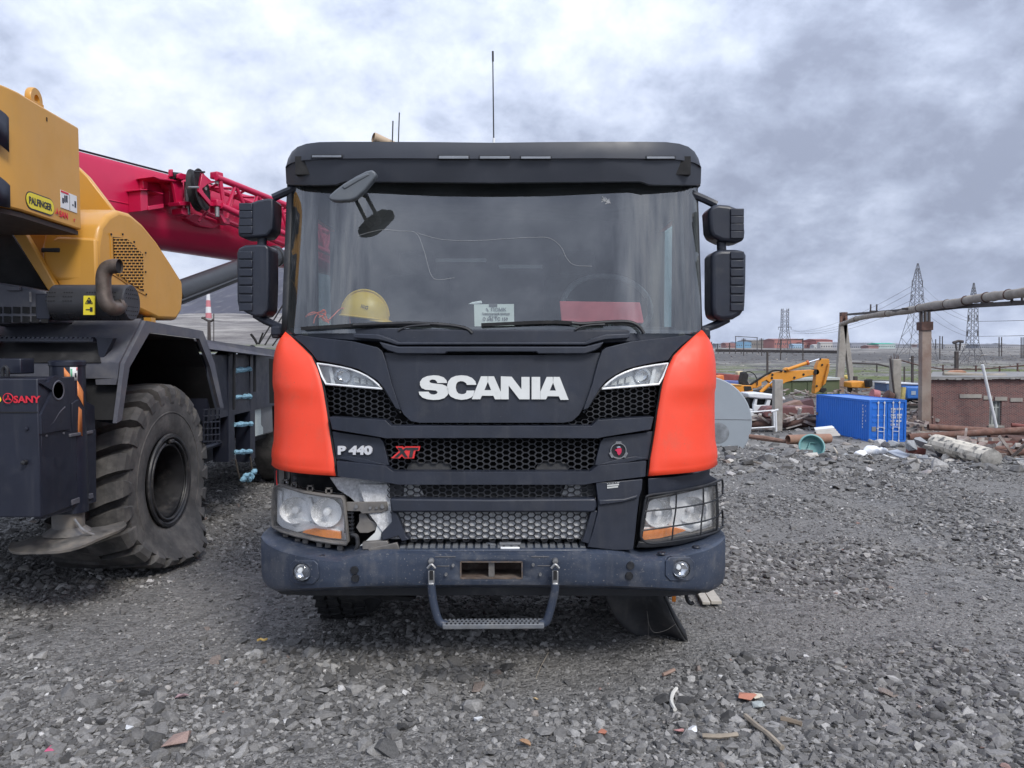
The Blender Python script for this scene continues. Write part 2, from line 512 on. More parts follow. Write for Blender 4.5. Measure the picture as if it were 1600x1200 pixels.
def ground_material():
    m = bpy.data.materials.new('gravel_ground'); m.use_nodes = True
    n, l = m.node_tree.nodes, m.node_tree.links
    b = n['Principled BSDF']; b.inputs['Roughness'].default_value = 0.95; b.inputs['Specular IOR Level'].default_value = 0.2
    t = n.new('ShaderNodeTexCoord'); P = t.outputs['Object']
    def vor(scale, feat='F1'):
        q = n.new('ShaderNodeTexVoronoi'); q.inputs['Scale'].default_value = scale; q.feature = feat; l.new(P, q.inputs['Vector']); return q
    def nz(scale, det=6, ro=0.6, st=None):
        q = n.new('ShaderNodeTexNoise'); q.inputs['Scale'].default_value = scale; q.inputs['Detail'].default_value = det; q.inputs['Roughness'].default_value = ro
        if st:
            mp = n.new('ShaderNodeMapping'); mp.inputs['Scale'].default_value = st; l.new(P, mp.inputs[0]); l.new(mp.outputs[0], q.inputs['Vector'])
        else: l.new(P, q.inputs['Vector'])
        return q.outputs['Fac']
    def rng(s, a, b_, c_, d_):
        q = n.new('ShaderNodeMapRange'); l.new(s, q.inputs[0])
        for i, x in enumerate((a, b_, c_, d_)): q.inputs[i + 1].default_value = x
        return q.outputs[0]
    def mth(op, a, b_):
        q = n.new('ShaderNodeMath'); q.operation = op
        for i, x in enumerate((a, b_)):
            if isinstance(x, (int, float)): q.inputs[i].default_value = x
            else: l.new(x, q.inputs[i])
        return q.outputs[0]
    def mixc(fac, a, b_):
        q = n.new('ShaderNodeMix'); q.data_type = 'RGBA'
        if isinstance(fac, (int, float)): q.inputs[0].default_value = fac
        else: l.new(fac, q.inputs[0])
        for i, x in ((6, a), (7, b_)):
            if isinstance(x, tuple): q.inputs[i].default_value = x + (1,)
            else: l.new(x, q.inputs[i])
        return q.outputs[2]
    sep = n.new('ShaderNodeSeparateXYZ'); l.new(P, sep.inputs[0]); Y = sep.outputs[1]; X = sep.outputs[0]
    v1, v2 = vor(26), vor(75)
    def grey(v):
        s = n.new('ShaderNodeSeparateColor'); l.new(v.outputs['Color'], s.inputs[0]); return s.outputs[0]
    base = mixc(grey(v1), (0.070, 0.069, 0.068), (0.24, 0.234, 0.228))
    base2 = mixc(grey(v2), (0.075, 0.072, 0.069), (0.26, 0.25, 0.236))
    near = mixc(rng(nz(0.9), 0.35, 0.65, 0, 1), base, base2)
    near = mixc(rng(nz(0.45, 4), 0.45, 0.7, 0, 0.45), near, (0.215, 0.207, 0.195))
    # farther off: ash, tailings, a belt of grass, pale rubble
    far = mixc(rng(nz(0.07, 9, 0.72), 0.38, 0.62, 0, 1), (0.060, 0.059, 0.062), (0.25, 0.238, 0.22))
    far = mixc(rng(nz(0.45, 8, 0.75), 0.53, 0.66, 0, 0.7), far, (0.36, 0.34, 0.315))
    g1 = mth('MULTIPLY', rng(Y, 105, 125, 0, 1), rng(Y, 175, 215, 1, 0))
    gm = mth('MULTIPLY', g1, rng(nz(0.06, 8, 0.7), 0.44, 0.56, 0, 1))
    far = mixc(gm, far, mixc(rng(nz(0.4, 6), 0.35, 0.65, 0, 1), (0.075, 0.10, 0.035), (0.15, 0.165, 0.07)))
    dk = mth('MULTIPLY', rng(Y, 235, 260, 0, 1), rng(Y, 420, 470, 1, 0))
    far = mixc(mth('MULTIPLY', dk, 0.8), far, mixc(nz(0.12), (0.055, 0.055, 0.06), (0.13, 0.125, 0.12)))
    lt = rng(nz(0.011, 8, 0.7, (1, 2.6, 1)), 0.5, 0.62, 0, 1)
    far = mixc(mth('MULTIPLY', rng(Y, 430, 500, 0, 0.8), lt), far, (0.36, 0.34, 0.32))
    # terraced slope to the left
    lf = rng(mth('DIVIDE', X, mth('MAXIMUM', Y, 5)), -0.30, -0.16, 1, 0)
    ter = mixc(rng(nz(0.05, 9, 0.75, (0.35, 0.9, 3.5)), 0.4, 0.62, 0, 1), (0.11, 0.10, 0.098), (0.33, 0.31, 0.285))
    far = mixc(mth('MULTIPLY', lf, rng(Y, 150, 260, 0, 1)), far, ter)
    col = mixc(rng(Y, 17, 40, 0, 1), near, far)
    # fine rubble speckle on the bank
    l.new(col, b.inputs['Base Color'])
    h = mth('ADD', mth('MULTIPLY', v1.outputs['Distance'], -0.9), mth('MULTIPLY', v2.outputs['Distance'], -0.45))
    bp = n.new('ShaderNodeBump'); bp.inputs['Strength'].default_value = 0.9; bp.inputs['Distance'].default_value = 0.02
    l.new(h, bp.inputs['Height']); l.new(bp.outputs[0], b.inputs['Normal'])
    return m

def build_ground():
    nu = 400
    ys = list(np.linspace(-25, 2, 28)) + list(np.arange(2.07, 16, 0.07))
    y = 16.1
    while y < 7000:
        ys.append(y); y *= 1.022
        y += 0.05
    us = [1.8 * (0.25 * s + 0.75 * s ** 3) for s in np.linspace(-1, 1, nu)]
    V = []
    for y in ys:
        for u in us:
            x = u * (y + 30); V.append((x, y, gz(x, y)))
    F_ = []
    for i in range(len(ys) - 1):
        b = i * nu
        F_ += [(b + j, b + j + 1, b + j + 1 + nu, b + j + nu) for j in range(nu - 1)]
    me = bpy.data.meshes.new('ground'); me.from_pydata(V, [], F_)
    me.polygons.foreach_set('use_smooth', [True] * len(me.polygons))
    o = bpy.data.objects.new('ground', me); COL.objects.link(o)
    me.materials.append(ground_material())
    o['kind'] = 'structure'
    return o
GROUND = build_ground()

# ---------------------------------------------------------------- gravel: loose stones
def stone_material():
    m = bpy.data.materials.new('stone'); m.use_nodes = True
    n, l = m.node_tree.nodes, m.node_tree.links
    b = n['Principled BSDF']; b.inputs['Roughness'].default_value = 0.8; b.inputs['Specular IOR Level'].default_value = 0.35
    a = n.new('ShaderNodeAttribute'); a.attribute_type = 'INSTANCER'; a.attribute_name = 'shade'
    cr = n.new('ShaderNodeValToRGB'); e = cr.color_ramp.elements
    e[0].position = 0; e[0].color = (0.047, 0.046, 0.045, 1); e[1].position = 1.0; e[1].color = (0.50, 0.49, 0.48, 1)
    for p, c in ((0.35, (0.122, 0.118, 0.114, 1)), (0.7, (0.228, 0.221, 0.212, 1)), (0.86, (0.35, 0.34, 0.325, 1)), (0.93, (0.24, 0.205, 0.18, 1)), (0.965, (0.25, 0.15, 0.13, 1)), (0.98, (0.36, 0.35, 0.34, 1))):
        q = cr.color_ramp.elements.new(p); q.color = c
    l.new(a.outputs['Fac'], cr.inputs[0])
    t = n.new('ShaderNodeTexCoord'); nz = n.new('ShaderNodeTexNoise'); nz.inputs['Scale'].default_value = 3; nz.inputs['Detail'].default_value = 5
    l.new(t.outputs['Object'], nz.inputs['Vector'])
    mr = n.new('ShaderNodeMapRange'); l.new(nz.outputs[0], mr.inputs[0])
    for i, x in enumerate((0.3, 0.7, 0.75, 1.25)): mr.inputs[i + 1].default_value = x
    mx = n.new('ShaderNodeVectorMath'); mx.operation = 'SCALE'; l.new(cr.outputs[0], mx.inputs[0]); l.new(mr.outputs[0], mx.inputs['Scale'])
    l.new(mx.outputs[0], b.inputs['Base Color'])
    return m
STONE = stone_material()

def gravel():
    rng_ = np.random.default_rng(11)
    pts, scl, rot, shd = [], [], [], []
    def put(x, y, r, dark=0.0, lift=0.25):
        pts.append((x, y, gz(x, y) + r * lift * 0.6))
        f = rng_.uniform(0.55, 1.0)
        scl.append((r * rng_.uniform(0.8, 1.35), r * rng_.uniform(0.7, 1.1), r * f * rng_.uniform(0.5, 0.95)))
        rot.append((rng_.normal(0, 0.35), rng_.normal(0, 0.35), rng_.uniform(0, 6.28)))
        shd.append(float(np.clip(rng_.beta(2.0, 2.2) * 0.92 + (rng_.random() < 0.03) * 0.3 - dark, 0, 1)))
    y = 2.5
    while y < 17:
        dy = 0.1
        hw = 0.72 * y + 1.3
        d = 2900 * (3.3 / y) ** 1.12
        k = int(d * 2 * hw * dy)
        g = 1 + max(0, y - 4) * 0.045
        X = rng_.uniform(-hw, hw, k); Yy = rng_.uniform(y, y + dy, k)
        S = np.exp(rng_.normal(math.log(0.0078), 0.50, k)) * g
        for a, c, s in zip(X, Yy, S):
            pn = noise.noise((a * 0.7, c * 0.7, 7.0))
            # worn tracks of fines between coarser patches
            if pn < -0.10:
                s *= 0.62
                if rng_.random() < 0.45: continue
            if pn > 0.2: s *= 1.3
            put(a, c, min(s, 0.042))
        y += dy
    for _ in range(5200):       # rubble on the bank beyond the crest
        c = rng_.uniform(11.0, 30); a = rng_.uniform(0.22 * c, 0.78 * c + 1)
        put(a, c, float(np.exp(rng_.normal(math.log(0.035), 0.5))), -0.08)
    for _ in range(2600):
        c = rng_.uniform(28, 70); a = rng_.uniform(0.15 * c, 0.85 * c)
        put(a, c, float(np.exp(rng_.normal(math.log(0.08), 0.55))), -0.1)
    me = bpy.data.meshes.new('gravel')
    me.from_pydata(pts, [], [])
    for nm, ty, dat in (('scl', 'FLOAT_VECTOR', scl), ('rot', 'FLOAT_VECTOR', rot), ('shade', 'FLOAT', shd)):
        at_ = me.attributes.new(nm, ty, 'POINT')
        at_.data.foreach_set('vector' if ty == 'FLOAT_VECTOR' else 'value', np.array(dat, dtype=np.float32).ravel())
    o = bpy.data.objects.new('gravel', me); COL.objects.link(o)
    o['kind'] = 'stuff'; o['label'] = 'loose grey crushed stone covering the yard'; o['category'] = 'gravel'
    me.materials.append(STONE)
    ng = bpy.data.node_groups.new('scatter_stones', 'GeometryNodeTree')
    ng.interface.new_socket('Geometry', in_out='INPUT', socket_type='NodeSocketGeometry')
    ng.interface.new_socket('Geometry', in_out='OUTPUT', socket_type='NodeSocketGeometry')
    n, l = ng.nodes, ng.links
    gi, go = n.new('NodeGroupInput'), n.new('NodeGroupOutput')
    join = n.new('GeometryNodeJoinGeometry')
    sm = n.new('GeometryNodeSetMaterial'); sm.inputs['Material'].default_value = STONE
    for k in range(10):
        ico = n.new('GeometryNodeMeshIcoSphere'); ico.inputs['Radius'].default_value = 1.0; ico.inputs['Subdivisions'].default_value = 1 if k % 3 else 2
        rv = n.new('FunctionNodeRandomValue'); rv.data_type = 'FLOAT_VECTOR'
        rv.inputs['Min'].default_value = (-0.55,) * 3; rv.inputs['Max'].default_value = (0.55,) * 3; rv.inputs['Seed'].default_value = k * 7 + 1
        sp = n.new('GeometryNodeSetPosition'); l.new(ico.outputs['Mesh'], sp.inputs['Geometry']); l.new(rv.outputs[0], sp.inputs['Offset'])
        ch = n.new('GeometryNodeConvexHull'); l.new(sp.outputs[0], ch.inputs[0])
        ss = n.new('GeometryNodeSetShadeSmooth'); ss.inputs['Shade Smooth'].default_value = False; l.new(ch.outputs[0], ss.inputs[0])
        g2 = n.new('GeometryNodeGeometryToInstance'); l.new(ss.outputs[0], g2.inputs[0]); l.new(g2.outputs[0], join.inputs[0])
    iop = n.new('GeometryNodeInstanceOnPoints')
    l.new(gi.outputs[0], iop.inputs['Points']); l.new(join.outputs[0], iop.inputs['Instance'])
    iop.inputs['Pick Instance'].default_value = True
    ri = n.new('FunctionNodeRandomValue'); ri.data_type = 'INT'; ri.inputs[4].default_value = 0; ri.inputs[5].default_value = 9
    l.new(ri.outputs[2], iop.inputs['Instance Index'])
    def named(nm):
        q = n.new('GeometryNodeInputNamedAttribute'); q.data_type = 'FLOAT_VECTOR'; q.inputs[0].default_value = nm; return q.outputs[0]
    e2r = n.new('FunctionNodeEulerToRotation'); l.new(named('rot'), e2r.inputs[0]); l.new(e2r.outputs[0], iop.inputs['Rotation'])
    l.new(named('scl'), iop.inputs['Scale'])
    l.new(iop.outputs[0], sm.inputs[0]); l.new(sm.outputs[0], go.inputs[0])
    md = o.modifiers.new('scatter', 'NODES'); md.node_group = ng
    return o
GRAVEL = gravel()

def hull_mesh(name, seed, n=14, flat=0.6):
    rnd = random.Random(seed); bm = bmesh.new()
    for _ in range(n):
        d = Vector((rnd.gauss(0, 1), rnd.gauss(0, 1), rnd.gauss(0, 1))).normalized()
        d *= rnd.uniform(0.75, 1.0); d.z *= flat; bm.verts.new(d)
    r = bmesh.ops.convex_hull(bm, input=bm.verts[:])
    bmesh.ops.delete(bm, geom=list({g for g in r['geom_interior'] + r['geom_unused'] if isinstance(g, bmesh.types.BMVert)}), context='VERTS')
    bmesh.ops.recalc_face_normals(bm, faces=bm.faces[:])
    me = bpy.data.meshes.new(name); bm.to_mesh(me); bm.free(); return me

ST_M = [mat('stone_dark', (0.085, 0.083, 0.081), 0.8, var=0.3, vs=9, bump=0.4, bs=40), mat('stone_grey', (0.145, 0.141, 0.137), 0.8, var=0.3, vs=9, bump=0.4, bs=40),
        mat('stone_pale', (0.22, 0.214, 0.205), 0.8, var=0.25, vs=9, bump=0.4, bs=40), mat('stone_brown', (0.19, 0.155, 0.135), 0.85, var=0.3, vs=9, bump=0.4, bs=40)]
STMESH = []
for k in range(16):
    q = hull_mesh('stone', 100 + k, 12 + k % 5, random.Random(k).uniform(0.4, 0.75)); q.materials.append(ST_M[(0, 1, 1, 2, 1, 2, 3, 1)[k % 8]]); STMESH.append(q)
def big_stones():
    rnd = random.Random(5)
    spots = []
    for _ in range(190):
        y = 3.1 + 8.5 * rnd.random() ** 1.7
        x = rnd.uniform(-0.72 * y, 0.72 * y)
        spots.append((x, y, rnd.uniform(0.020, 0.036) * (1 + (rnd.random() < 0.12) * 0.7) * (1 + (y - 3) * 0.04)))
    # stones one can find in the photograph
    for px, py, r in ((745, 1090, 17), (205, 1030, 14), (600, 1195, 24), (1320, 1135, 15), (1245, 1033, 14), (1180, 1125, 13), (265, 1180, 22), (585, 1190, 20), (330, 1050, 14), (1110, 1075, 14), (1270, 1165, 16), (90, 1105, 20), (130, 1120, 24), (480, 1040, 16), (455, 1020, 15), (800, 1080, 10), (1400, 1090, 16), (1435, 1088, 10), (1215, 1165, 14), (300, 1190, 18)):
        y = CAMZ * F / (py - 548); spots.append(((px - 800) / F * y, y, r * y / F * 1.05))
    for i, (x, y, r) in enumerate(spots):
        o = bpy.data.objects.new('stone', STMESH[i % 16]); COL.objects.link(o)
        o.location = (x, y, gz(x, y) + r * 0.12); o.scale = (r * rnd.uniform(0.9, 1.4), r * rnd.uniform(0.75, 1.1), r * rnd.uniform(0.8, 1.2))
        o.rotation_euler = (rnd.gauss(0, 0.2), rnd.gauss(0, 0.2), rnd.uniform(0, 6.28)); o.parent = GROUND
big_stones()

# ---------------------------------------------------------------- far mountain
def mountain():
    V, F_ = [], []
    nx, ny = 160, 40
    for j in range(ny):
        for i in range(nx):
            t = j / (ny - 1); X = -6500 + 7300 * i / (nx - 1); Y = 2600 + 2400 * t
            u = X / Y
            ridge = np.interp(u, [-2.0, -0.9, -0.55, -0.43, -0.33, -0.27, -0.2, -0.1, 0.02, 0.12], [250, 380, 250, 285, 400, 500, 500, 360, 150, 25])
            s = min(t / 0.62, 1); s = s * s * (3 - 2 * s)
            z = 10 + (ridge - 10) * s * (1.0 if t < 0.75 else 1 - (t - 0.75)) + 26 * s * (1 - 0.6 * s) * noise.noise((X * 0.0022, Y * 0.0022, 1.0)) * 1.5 + 9 * noise.noise((X * 0.007, Y * 0.007, 2.0)) * s
            V.append((X, Y, z))
    for j in range(ny - 1):
        for i in range(nx - 1):
            b = j * nx + i; F_.append((b, b + 1, b + nx + 1, b + nx))
    m = mat('mountain_rock', (0.062, 0.06, 0.075), 0.95, var=0.3, vs=0.004, speck=((0.12, 0.115, 0.12), 0.42, 0.02), spec=0.1)
    o = obj('mountain', V, F_, m, smooth=True); o['kind'] = 'structure'
mountain()
# ================================================================ the truck
XC = -0.106
def cs(x): return abs(x - XC)
def bow(x, a=0.30, s0=0.5, w_=0.75, p=2.0):
    s = cs(x); return a * ((s - s0) / w_) ** p if s > s0 else 0.0
def face(dy): return lambda x, z: 3.95 + dy + 0.10 * (z - 1.1) + bow(x)
def bumpY(dy): return lambda x, z: 3.85 + dy + bow(x, 0.32, 0.7, 0.57, 2.2)
def headY(dy): return lambda x, z: 3.98 + dy + bow(x, 0.32, 0.7, 0.55, 2.0)
def screenY(dy): return lambda x, z: 4.12 + dy + 0.15 * (z - 1.92) / 0.87 + bow(x, 0.20, 0.72, 0.47, 2.0)
def visorY(dy): return lambda x, z: 4.11 + dy + bow(x, 0.26, 0.50, 0.72, 2.6)

m_blk = mat('black_moulding', (0.0155, 0.019, 0.030), 0.42, var=0.2, vs=6, bump=0.03, bs=900, dirt=((0.07, 0.07, 0.074), 0.18, 5), streak=((0.07, 0.07, 0.074), 0.26, 26), speck=((0.10, 0.10, 0.10), 0.27, 130))
m_blk2 = mat('black_trim', (0.012, 0.013, 0.016), 0.5, var=0.2, vs=8, dirt=(DUST, 0.15, 7))
m_comb = mat('grille_black', (0.022, 0.023, 0.027), 0.45, var=0.2, vs=12)
m_vis = mat('visor_grey', (0.034, 0.038, 0.049), 0.42, var=0.1, vs=3, dirt=((0.08, 0.08, 0.085), 0.10, 6), streak=((0.07, 0.07, 0.076), 0.15, 18))
m_org = mat('orange_paint', (0.82, 0.060, 0.022), 0.46, var=0.06, vs=3, coat=0.0, dirt=((0.50, 0.10, 0.06), 0.22, 7), streak=((0.42, 0.13, 0.09), 0.22, 18), speck=((0.30, 0.10, 0.07), 0.26, 110))
m_bump = mat('bumper_blue_grey', (0.032, 0.043, 0.068), 0.46, var=0.18, vs=4, bump=0.06, bs=120, dirt=((0.15, 0.148, 0.148), 0.30, 6), streak=((0.14, 0.138, 0.138), 0.36, 14), speck=((0.22, 0.21, 0.20), 0.32, 90))
m_dark = mat('underbody_black', (0.010, 0.010, 0.011), 0.8, var=0.4, vs=8, dirt=((0.05, 0.048, 0.045), 0.3, 6))
m_rub = mat('tyre_rubber', (0.020, 0.020, 0.021), 0.8, var=0.3, vs=8, bump=0.15, bs=60, dirt=((0.08, 0.076, 0.07), 0.4, 6))
m_foil = mat('foil_silver', (0.88, 0.88, 0.87), 0.45, metal=0.0, var=0.3, vs=60, bump=1.0, bs=320, dirt=((0.42, 0.41, 0.39), 0.30, 14))
m_white = mat('letter_white', (0.62, 0.63, 0.61), 0.42, var=0.05, vs=12, dirt=((0.38, 0.37, 0.35), 0.15, 20))
m_chr = mat('chrome', (0.72, 0.73, 0.75), 0.12, metal=1.0, var=0.08, vs=15)
m_refl = mat('lamp_reflector', (0.93, 0.94, 0.95), 0.25, metal=0.3, var=0.25, vs=40)
m_lampin = mat('lamp_housing', (0.84, 0.86, 0.88), 0.3, metal=0.1, var=0.15, vs=10)
m_lampwh = mat('lamp_trim_pale', (0.80, 0.81, 0.81), 0.35, var=0.1, vs=12, dirt=((0.3, 0.29, 0.27), 0.2, 12))
m_amb = mat('amber_lens', (0.95, 0.27, 0.03), 0.25, var=0.15, vs=14, dirt=((0.5, 0.22, 0.1), 0.2, 16))
m_steel = mat('dull_steel', (0.30, 0.30, 0.30), 0.45, metal=0.7, var=0.25, vs=20, dirt=((0.16, 0.13, 0.11), 0.35, 14))
m_grim = mat('grimy_metal', (0.16, 0.15, 0.14), 0.6, metal=0.3, var=0.3, vs=14, dirt=((0.22, 0.20, 0.175), 0.5, 9))
m_rust = mat('rusty_steel', (0.085, 0.060, 0.048), 0.85, var=0.4, vs=12, bump=0.2, bs=60, dirt=((0.24, 0.21, 0.18), 0.4, 10))
m_int = mat('cab_interior', (0.022, 0.024, 0.027), 0.8, var=0.2, vs=4)
m_seat = mat('seat_cloth', (0.02, 0.021, 0.024), 0.9, var=0.2, vs=10)
m_lens = glass('lamp_lens', (0.96, 0.97, 0.97), 1.6, 0.05, (0.6, 0.6, 0.6))
m_lensd = glass('lamp_lens_dusty', (0.99, 0.99, 0.99), 1.4, 0.045, (0.62, 0.61, 0.59))
m_wind = glass('windscreen', (0.80, 0.86, 0.85), 4.2, 0.05, (0.36, 0.39, 0.40), dscale=5)
m_sidew = glass('side_window', (0.80, 0.92, 0.88), 1.6, 0.05)
m_mirror = mat('mirror_glass', (0.05, 0.052, 0.056), 0.05, metal=0.9, var=0.05)
m_red = mat('badge_red', (0.62, 0.03, 0.03), 0.35, var=0.06)
m_tread = mat('tread_grey', (0.13, 0.138, 0.15), 0.6, var=0.2, vs=20, dirt=((0.2, 0.195, 0.185), 0.4, 14))

def both(poly):
    """outline given for the left half up to the centre line, completed on the right"""
    L_ = [p for p in poly if p[0] < 768]; k = [i for i, p in enumerate(poly) if p[0] == 768]
    a, b = poly[:k[0]], poly[k[-1] + 1:]
    return a + [(768, poly[k[0]][1])] + [(1536 - x, y) for x, y in reversed(a)] + [(1536 - x, y) for x, y in reversed(b)] + [(768, poly[k[-1]][1])] + b
TR = thing('truck', 'orange and black heavy truck parked nose to the camera with a stripped front corner', 'truck', (XC, 5.2, 0))

# ---- cab shell (sides, roof, back, floor) with door windows
def cab_shell():
    for sd in (-1, 1):
        X = XC + sd * 1.19; nm = 'cab_side'
        y0, y1, z0, z1 = 4.52, 6.15, 1.05, 2.86; wy0, wy1, wz0, wz1 = 4.72, 5.56, 1.93, 2.66
        outer = MB()
        def plate(a, b, c, d, xx, t):
            outer.box((xx, (a + b) / 2, (c + d) / 2), (t, b - a, d - c))
        for (mt, xx, t, nm2) in ((m_org, X, 0.03, 'cab_side'), (m_int, X - sd * 0.04, 0.03, 'door_lining')):
            outer = MB()
            if mt is m_int: plate(y0, wy0, z0, z1, xx, t)
            plate(wy1, y1, z0, z1, xx, t); plate(wy0, wy1, z0, wz0, xx, t); plate(wy0, wy1, wz1, z1, xx, t)
            outer.build(nm2, mt, TR)
        box('door_pillar', (X, (y0 + wy0) / 2, (z0 + z1) / 2), (0.03, wy0 - y0, z1 - z0), m_blk2, TR)
        d = box('door_window', (X + sd * 0.005, (wy0 + wy1) / 2, (wz0 + wz1) / 2), (0.006, wy1 - wy0 + 0.02, wz1 - wz0 + 0.02), m_sidew, TR)
        # curved window frame seen through the screen
        box('window_frame', (X - sd * 0.06, wy0 + 0.02, 2.3), (0.04, 0.06, 0.8), m_blk2, TR); box('window_frame', (X - sd * 0.035, wy1 - 0.03, 2.3), (0.11, 0.06, 0.74), m_blk2, TR)
        dh = box('door_handle', (X + sd * 0.03, 5.45, 1.72), (0.03, 0.2, 0.04), m_blk2, TR, bevel=0.01)
        # wheel arch and steps below the door
        box('side_skirt', (X + sd * 0.01, 4.75, 0.78), (0.06, 0.42, 0.52), m_blk2, TR, bevel=0.02)
        arch = [Vector((X + sd * 0.02, 5.28 + 0.66 * math.cos(a), 0.55 + 0.62 * math.sin(a))) for a in np.linspace(R(10), R(170), 14)]
        grid('wheel_arch', [arch, [p + Vector((-sd * 0.4, 0, 0)) for p in arch]], m_blk2, TR, solid=0.02)
    box('cab_roof', (XC, 5.30, 2.875), (2.36, 1.62, 0.05), m_vis, TR, bevel=0.02)
    box('roof_lining', (XC, 5.25, 2.835), (2.26, 1.5, 0.02), m_int, TR)
    box('cab_back', (XC, 6.12, 1.95), (2.34, 0.05, 1.8), m_int, TR)
    box('cab_floor', (XC, 5.3, 1.08), (2.34, 1.7, 0.06), m_dark, TR)
    for s in (-1, 1):
        rows = []
        for t in np.linspace(0, 1, 8):
            z = 1.90 + t * 0.98
            xo = XC + s * (1.195); Yw = screenY(0)(XC + s * 1.17, z)
            rows.append([Vector((XC + s * 1.165, Yw + 0.012, z)), Vector((XC + s * 1.195, Yw + 0.03, z)), Vector((XC + s * 1.212, Yw + 0.09, z)), Vector((XC + s * 1.205, 4.56, z))])
        grid('windscreen_pillar', rows, m_blk2, TR, solid=0.02)
        rows = [[Vector((XC + s * 1.1, screenY(0.06)(XC + s * 1.1, z), z)), Vector((XC + s * 1.14, 4.62, z)), Vector((XC + s * 1.13, 4.76, z))] for z in np.linspace(1.9, 2.86, 5)]
        grid('pillar_lining', rows, m_int, TR, solid=0.02)
cab_shell()

# ---- windscreen
rows = []
for t in np.linspace(0, 1, 12):
    z = 1.895 + 0.985 * t
    W = 1.185 - 0.0 * t
    rows.append([Vector((XC + s * W, screenY(0)(XC + s * W, z), z)) for s in np.sin(np.linspace(-math.pi / 2, math.pi / 2, 33))])
ws = grid('windscreen', rows, m_wind, TR)
# dark band along its top, rubber seal
band = [[p + Vector((0, 0.006, 0)) for p in r] for r in rows[-2:]]
grid('windscreen_band', band, m_dark, TR)
m_crack = mat('crack_line', (0.55, 0.56, 0.56), 0.5, var=0.1)
def onscreen(pts, off=-0.004): return [atf(x, y, screenY(off)) for x, y in pts]
tube('windscreen_crack', curve(onscreen([(560, 368), (595, 359), (625, 361), (650, 364), (662, 390), (668, 412), (674, 430), (684, 437), (710, 434)])), 0.00055, m_crack, ws, seg=4)
tube('windscreen_crack', curve(onscreen([(652, 364), (690, 374), (740, 376), (790, 373), (830, 371), (858, 372), (876, 385), (886, 404), (898, 414), (925, 416)])), 0.00055, m_crack, ws, seg=4)
def chip(px, py):
    g = MB(); c = atf(px, py, screenY(-0.004))
    for k in range(7):
        a = k * 0.9 + 0.3; r = 0.012 + 0.012 * ((k * 37) % 5) / 5
        g.beam(c, c + Vector((math.cos(a) * r, 0, math.sin(a) * r)), 0.003)
    g.build('stone_chip', m_crack, ws)
chip(950, 315); chip(944, 312)

# ---- cowl, hood
patch('cowl_base', [(447, 513), (500, 512), (640, 514), (768, 515), (896, 515), (1040, 515), (1091, 517), (1091, 530), (768, 545), (447, 527)], face(0.055), 0.10, m_blk, TR, bevel=0.008, step=20)
patch('hood_backing', [(452, 520), (1086, 520), (1046, 575), (1036, 620), (1012, 757), (525, 757), (506, 620), (496, 575)], face(0.135), 0.05, m_dark, TR, step=20)
sh = [(458, 526), (466, 523.5), (500, 528), (551, 533.5), (590, 543), (597, 548), (603, 565), (612, 600), (626, 641), (618, 638), (600, 607), (590, 595), (576, 586), (560, 577), (533, 570), (510, 565.5), (495, 563), (488, 553), (475, 540)]
patch2('hood_shoulder', sh, face(-0.012), 0.09, m_blk, TR, XC, bevel=0.010)
# stepped strip under the windscreen
st1 = [(552, 521), (590, 522), (612, 529), (622, 534), (768, 534.5), (768, 539), (620, 539.5), (606, 535), (590, 531), (552, 528.5)]
patch('cowl_strip', both(st1), face(-0.010), 0.08, m_blk, TR, bevel=0.006)
st2 = [(592, 534), (622, 541.5), (768, 541.5), (768, 550), (698, 550), (695, 553), (622, 553), (606, 548), (598, 543)]
patch('cowl_lip', both(st2), face(-0.030), 0.09, m_blk, TR, bevel=0.006)
hood = patch('hood_panel', [(598, 551), (700, 555), (836, 555), (938, 551), (933, 580), (915, 630), (905, 648), (894, 658), (880, 660.5), (656, 660.5), (642, 658), (631, 648), (621, 630), (603, 580)], face(0.012), 0.06, m_blk, TR, bevel=0.006)
# the white name on the hood
LET = {'S': [(335, 147), (328, 120), (300, 92), (250, 75), (200, 72), (140, 80), (95, 100), (70, 135), (70, 165), (85, 195), (125, 213), (180, 217), (225, 220), (243, 235), (235, 253), (205, 262), (175, 258), (160, 245), (155, 233), (58, 233), (65, 260), (95, 290), (140, 306), (200, 313), (260, 310), (310, 295), (340, 265), (350, 240), (348, 205), (330, 180), (290, 162), (235, 155), (185, 150), (163, 140), (165, 122), (190, 112), (220, 117), (237, 135), (240, 147)],
       'C': [(622, 165), (612, 130), (580, 98), (530, 77), (475, 72), (420, 78), (375, 97), (348, 130), (338, 165), (336, 205), (346, 245), (372, 280), (420, 303), (475, 312), (530, 306), (572, 290), (592, 270), (606, 222), (528, 222), (522, 243), (505, 255), (475, 258), (445, 250), (428, 228), (420, 195), (425, 160), (440, 138), (470, 128), (500, 133), (522, 148), (530, 165)],
       'A': [(578, 306), (668, 82), (733, 82), (735.5, 135), (702, 218), (768, 218), (736.5, 135), (739, 82), (796, 82), (863, 236), (861, 307), (806, 307), (790, 272), (678, 272), (662, 306)],
       'N': [(863, 82), (970, 86), (1065, 210), (1065, 88), (1145, 88), (1145, 307), (1045, 307), (940, 172), (940, 307), (863, 307)],
       'I': [(1165, 88), (1249, 88), (1249, 307), (1165, 307)],
       'A2': [(1251, 232), (1312, 88), (1373, 88), (1374.5, 145), (1342, 222), (1404, 222), (1375.5, 145), (1379, 88), (1440, 88), (1528, 312), (1448, 312), (1432, 278), (1322, 276), (1306, 307), (1251, 307)]}
for k, p in LET.items():
    pxp('letter', zc(p, 645, 575, 6.2745), face(-0.002), 0.02, m_white, hood)

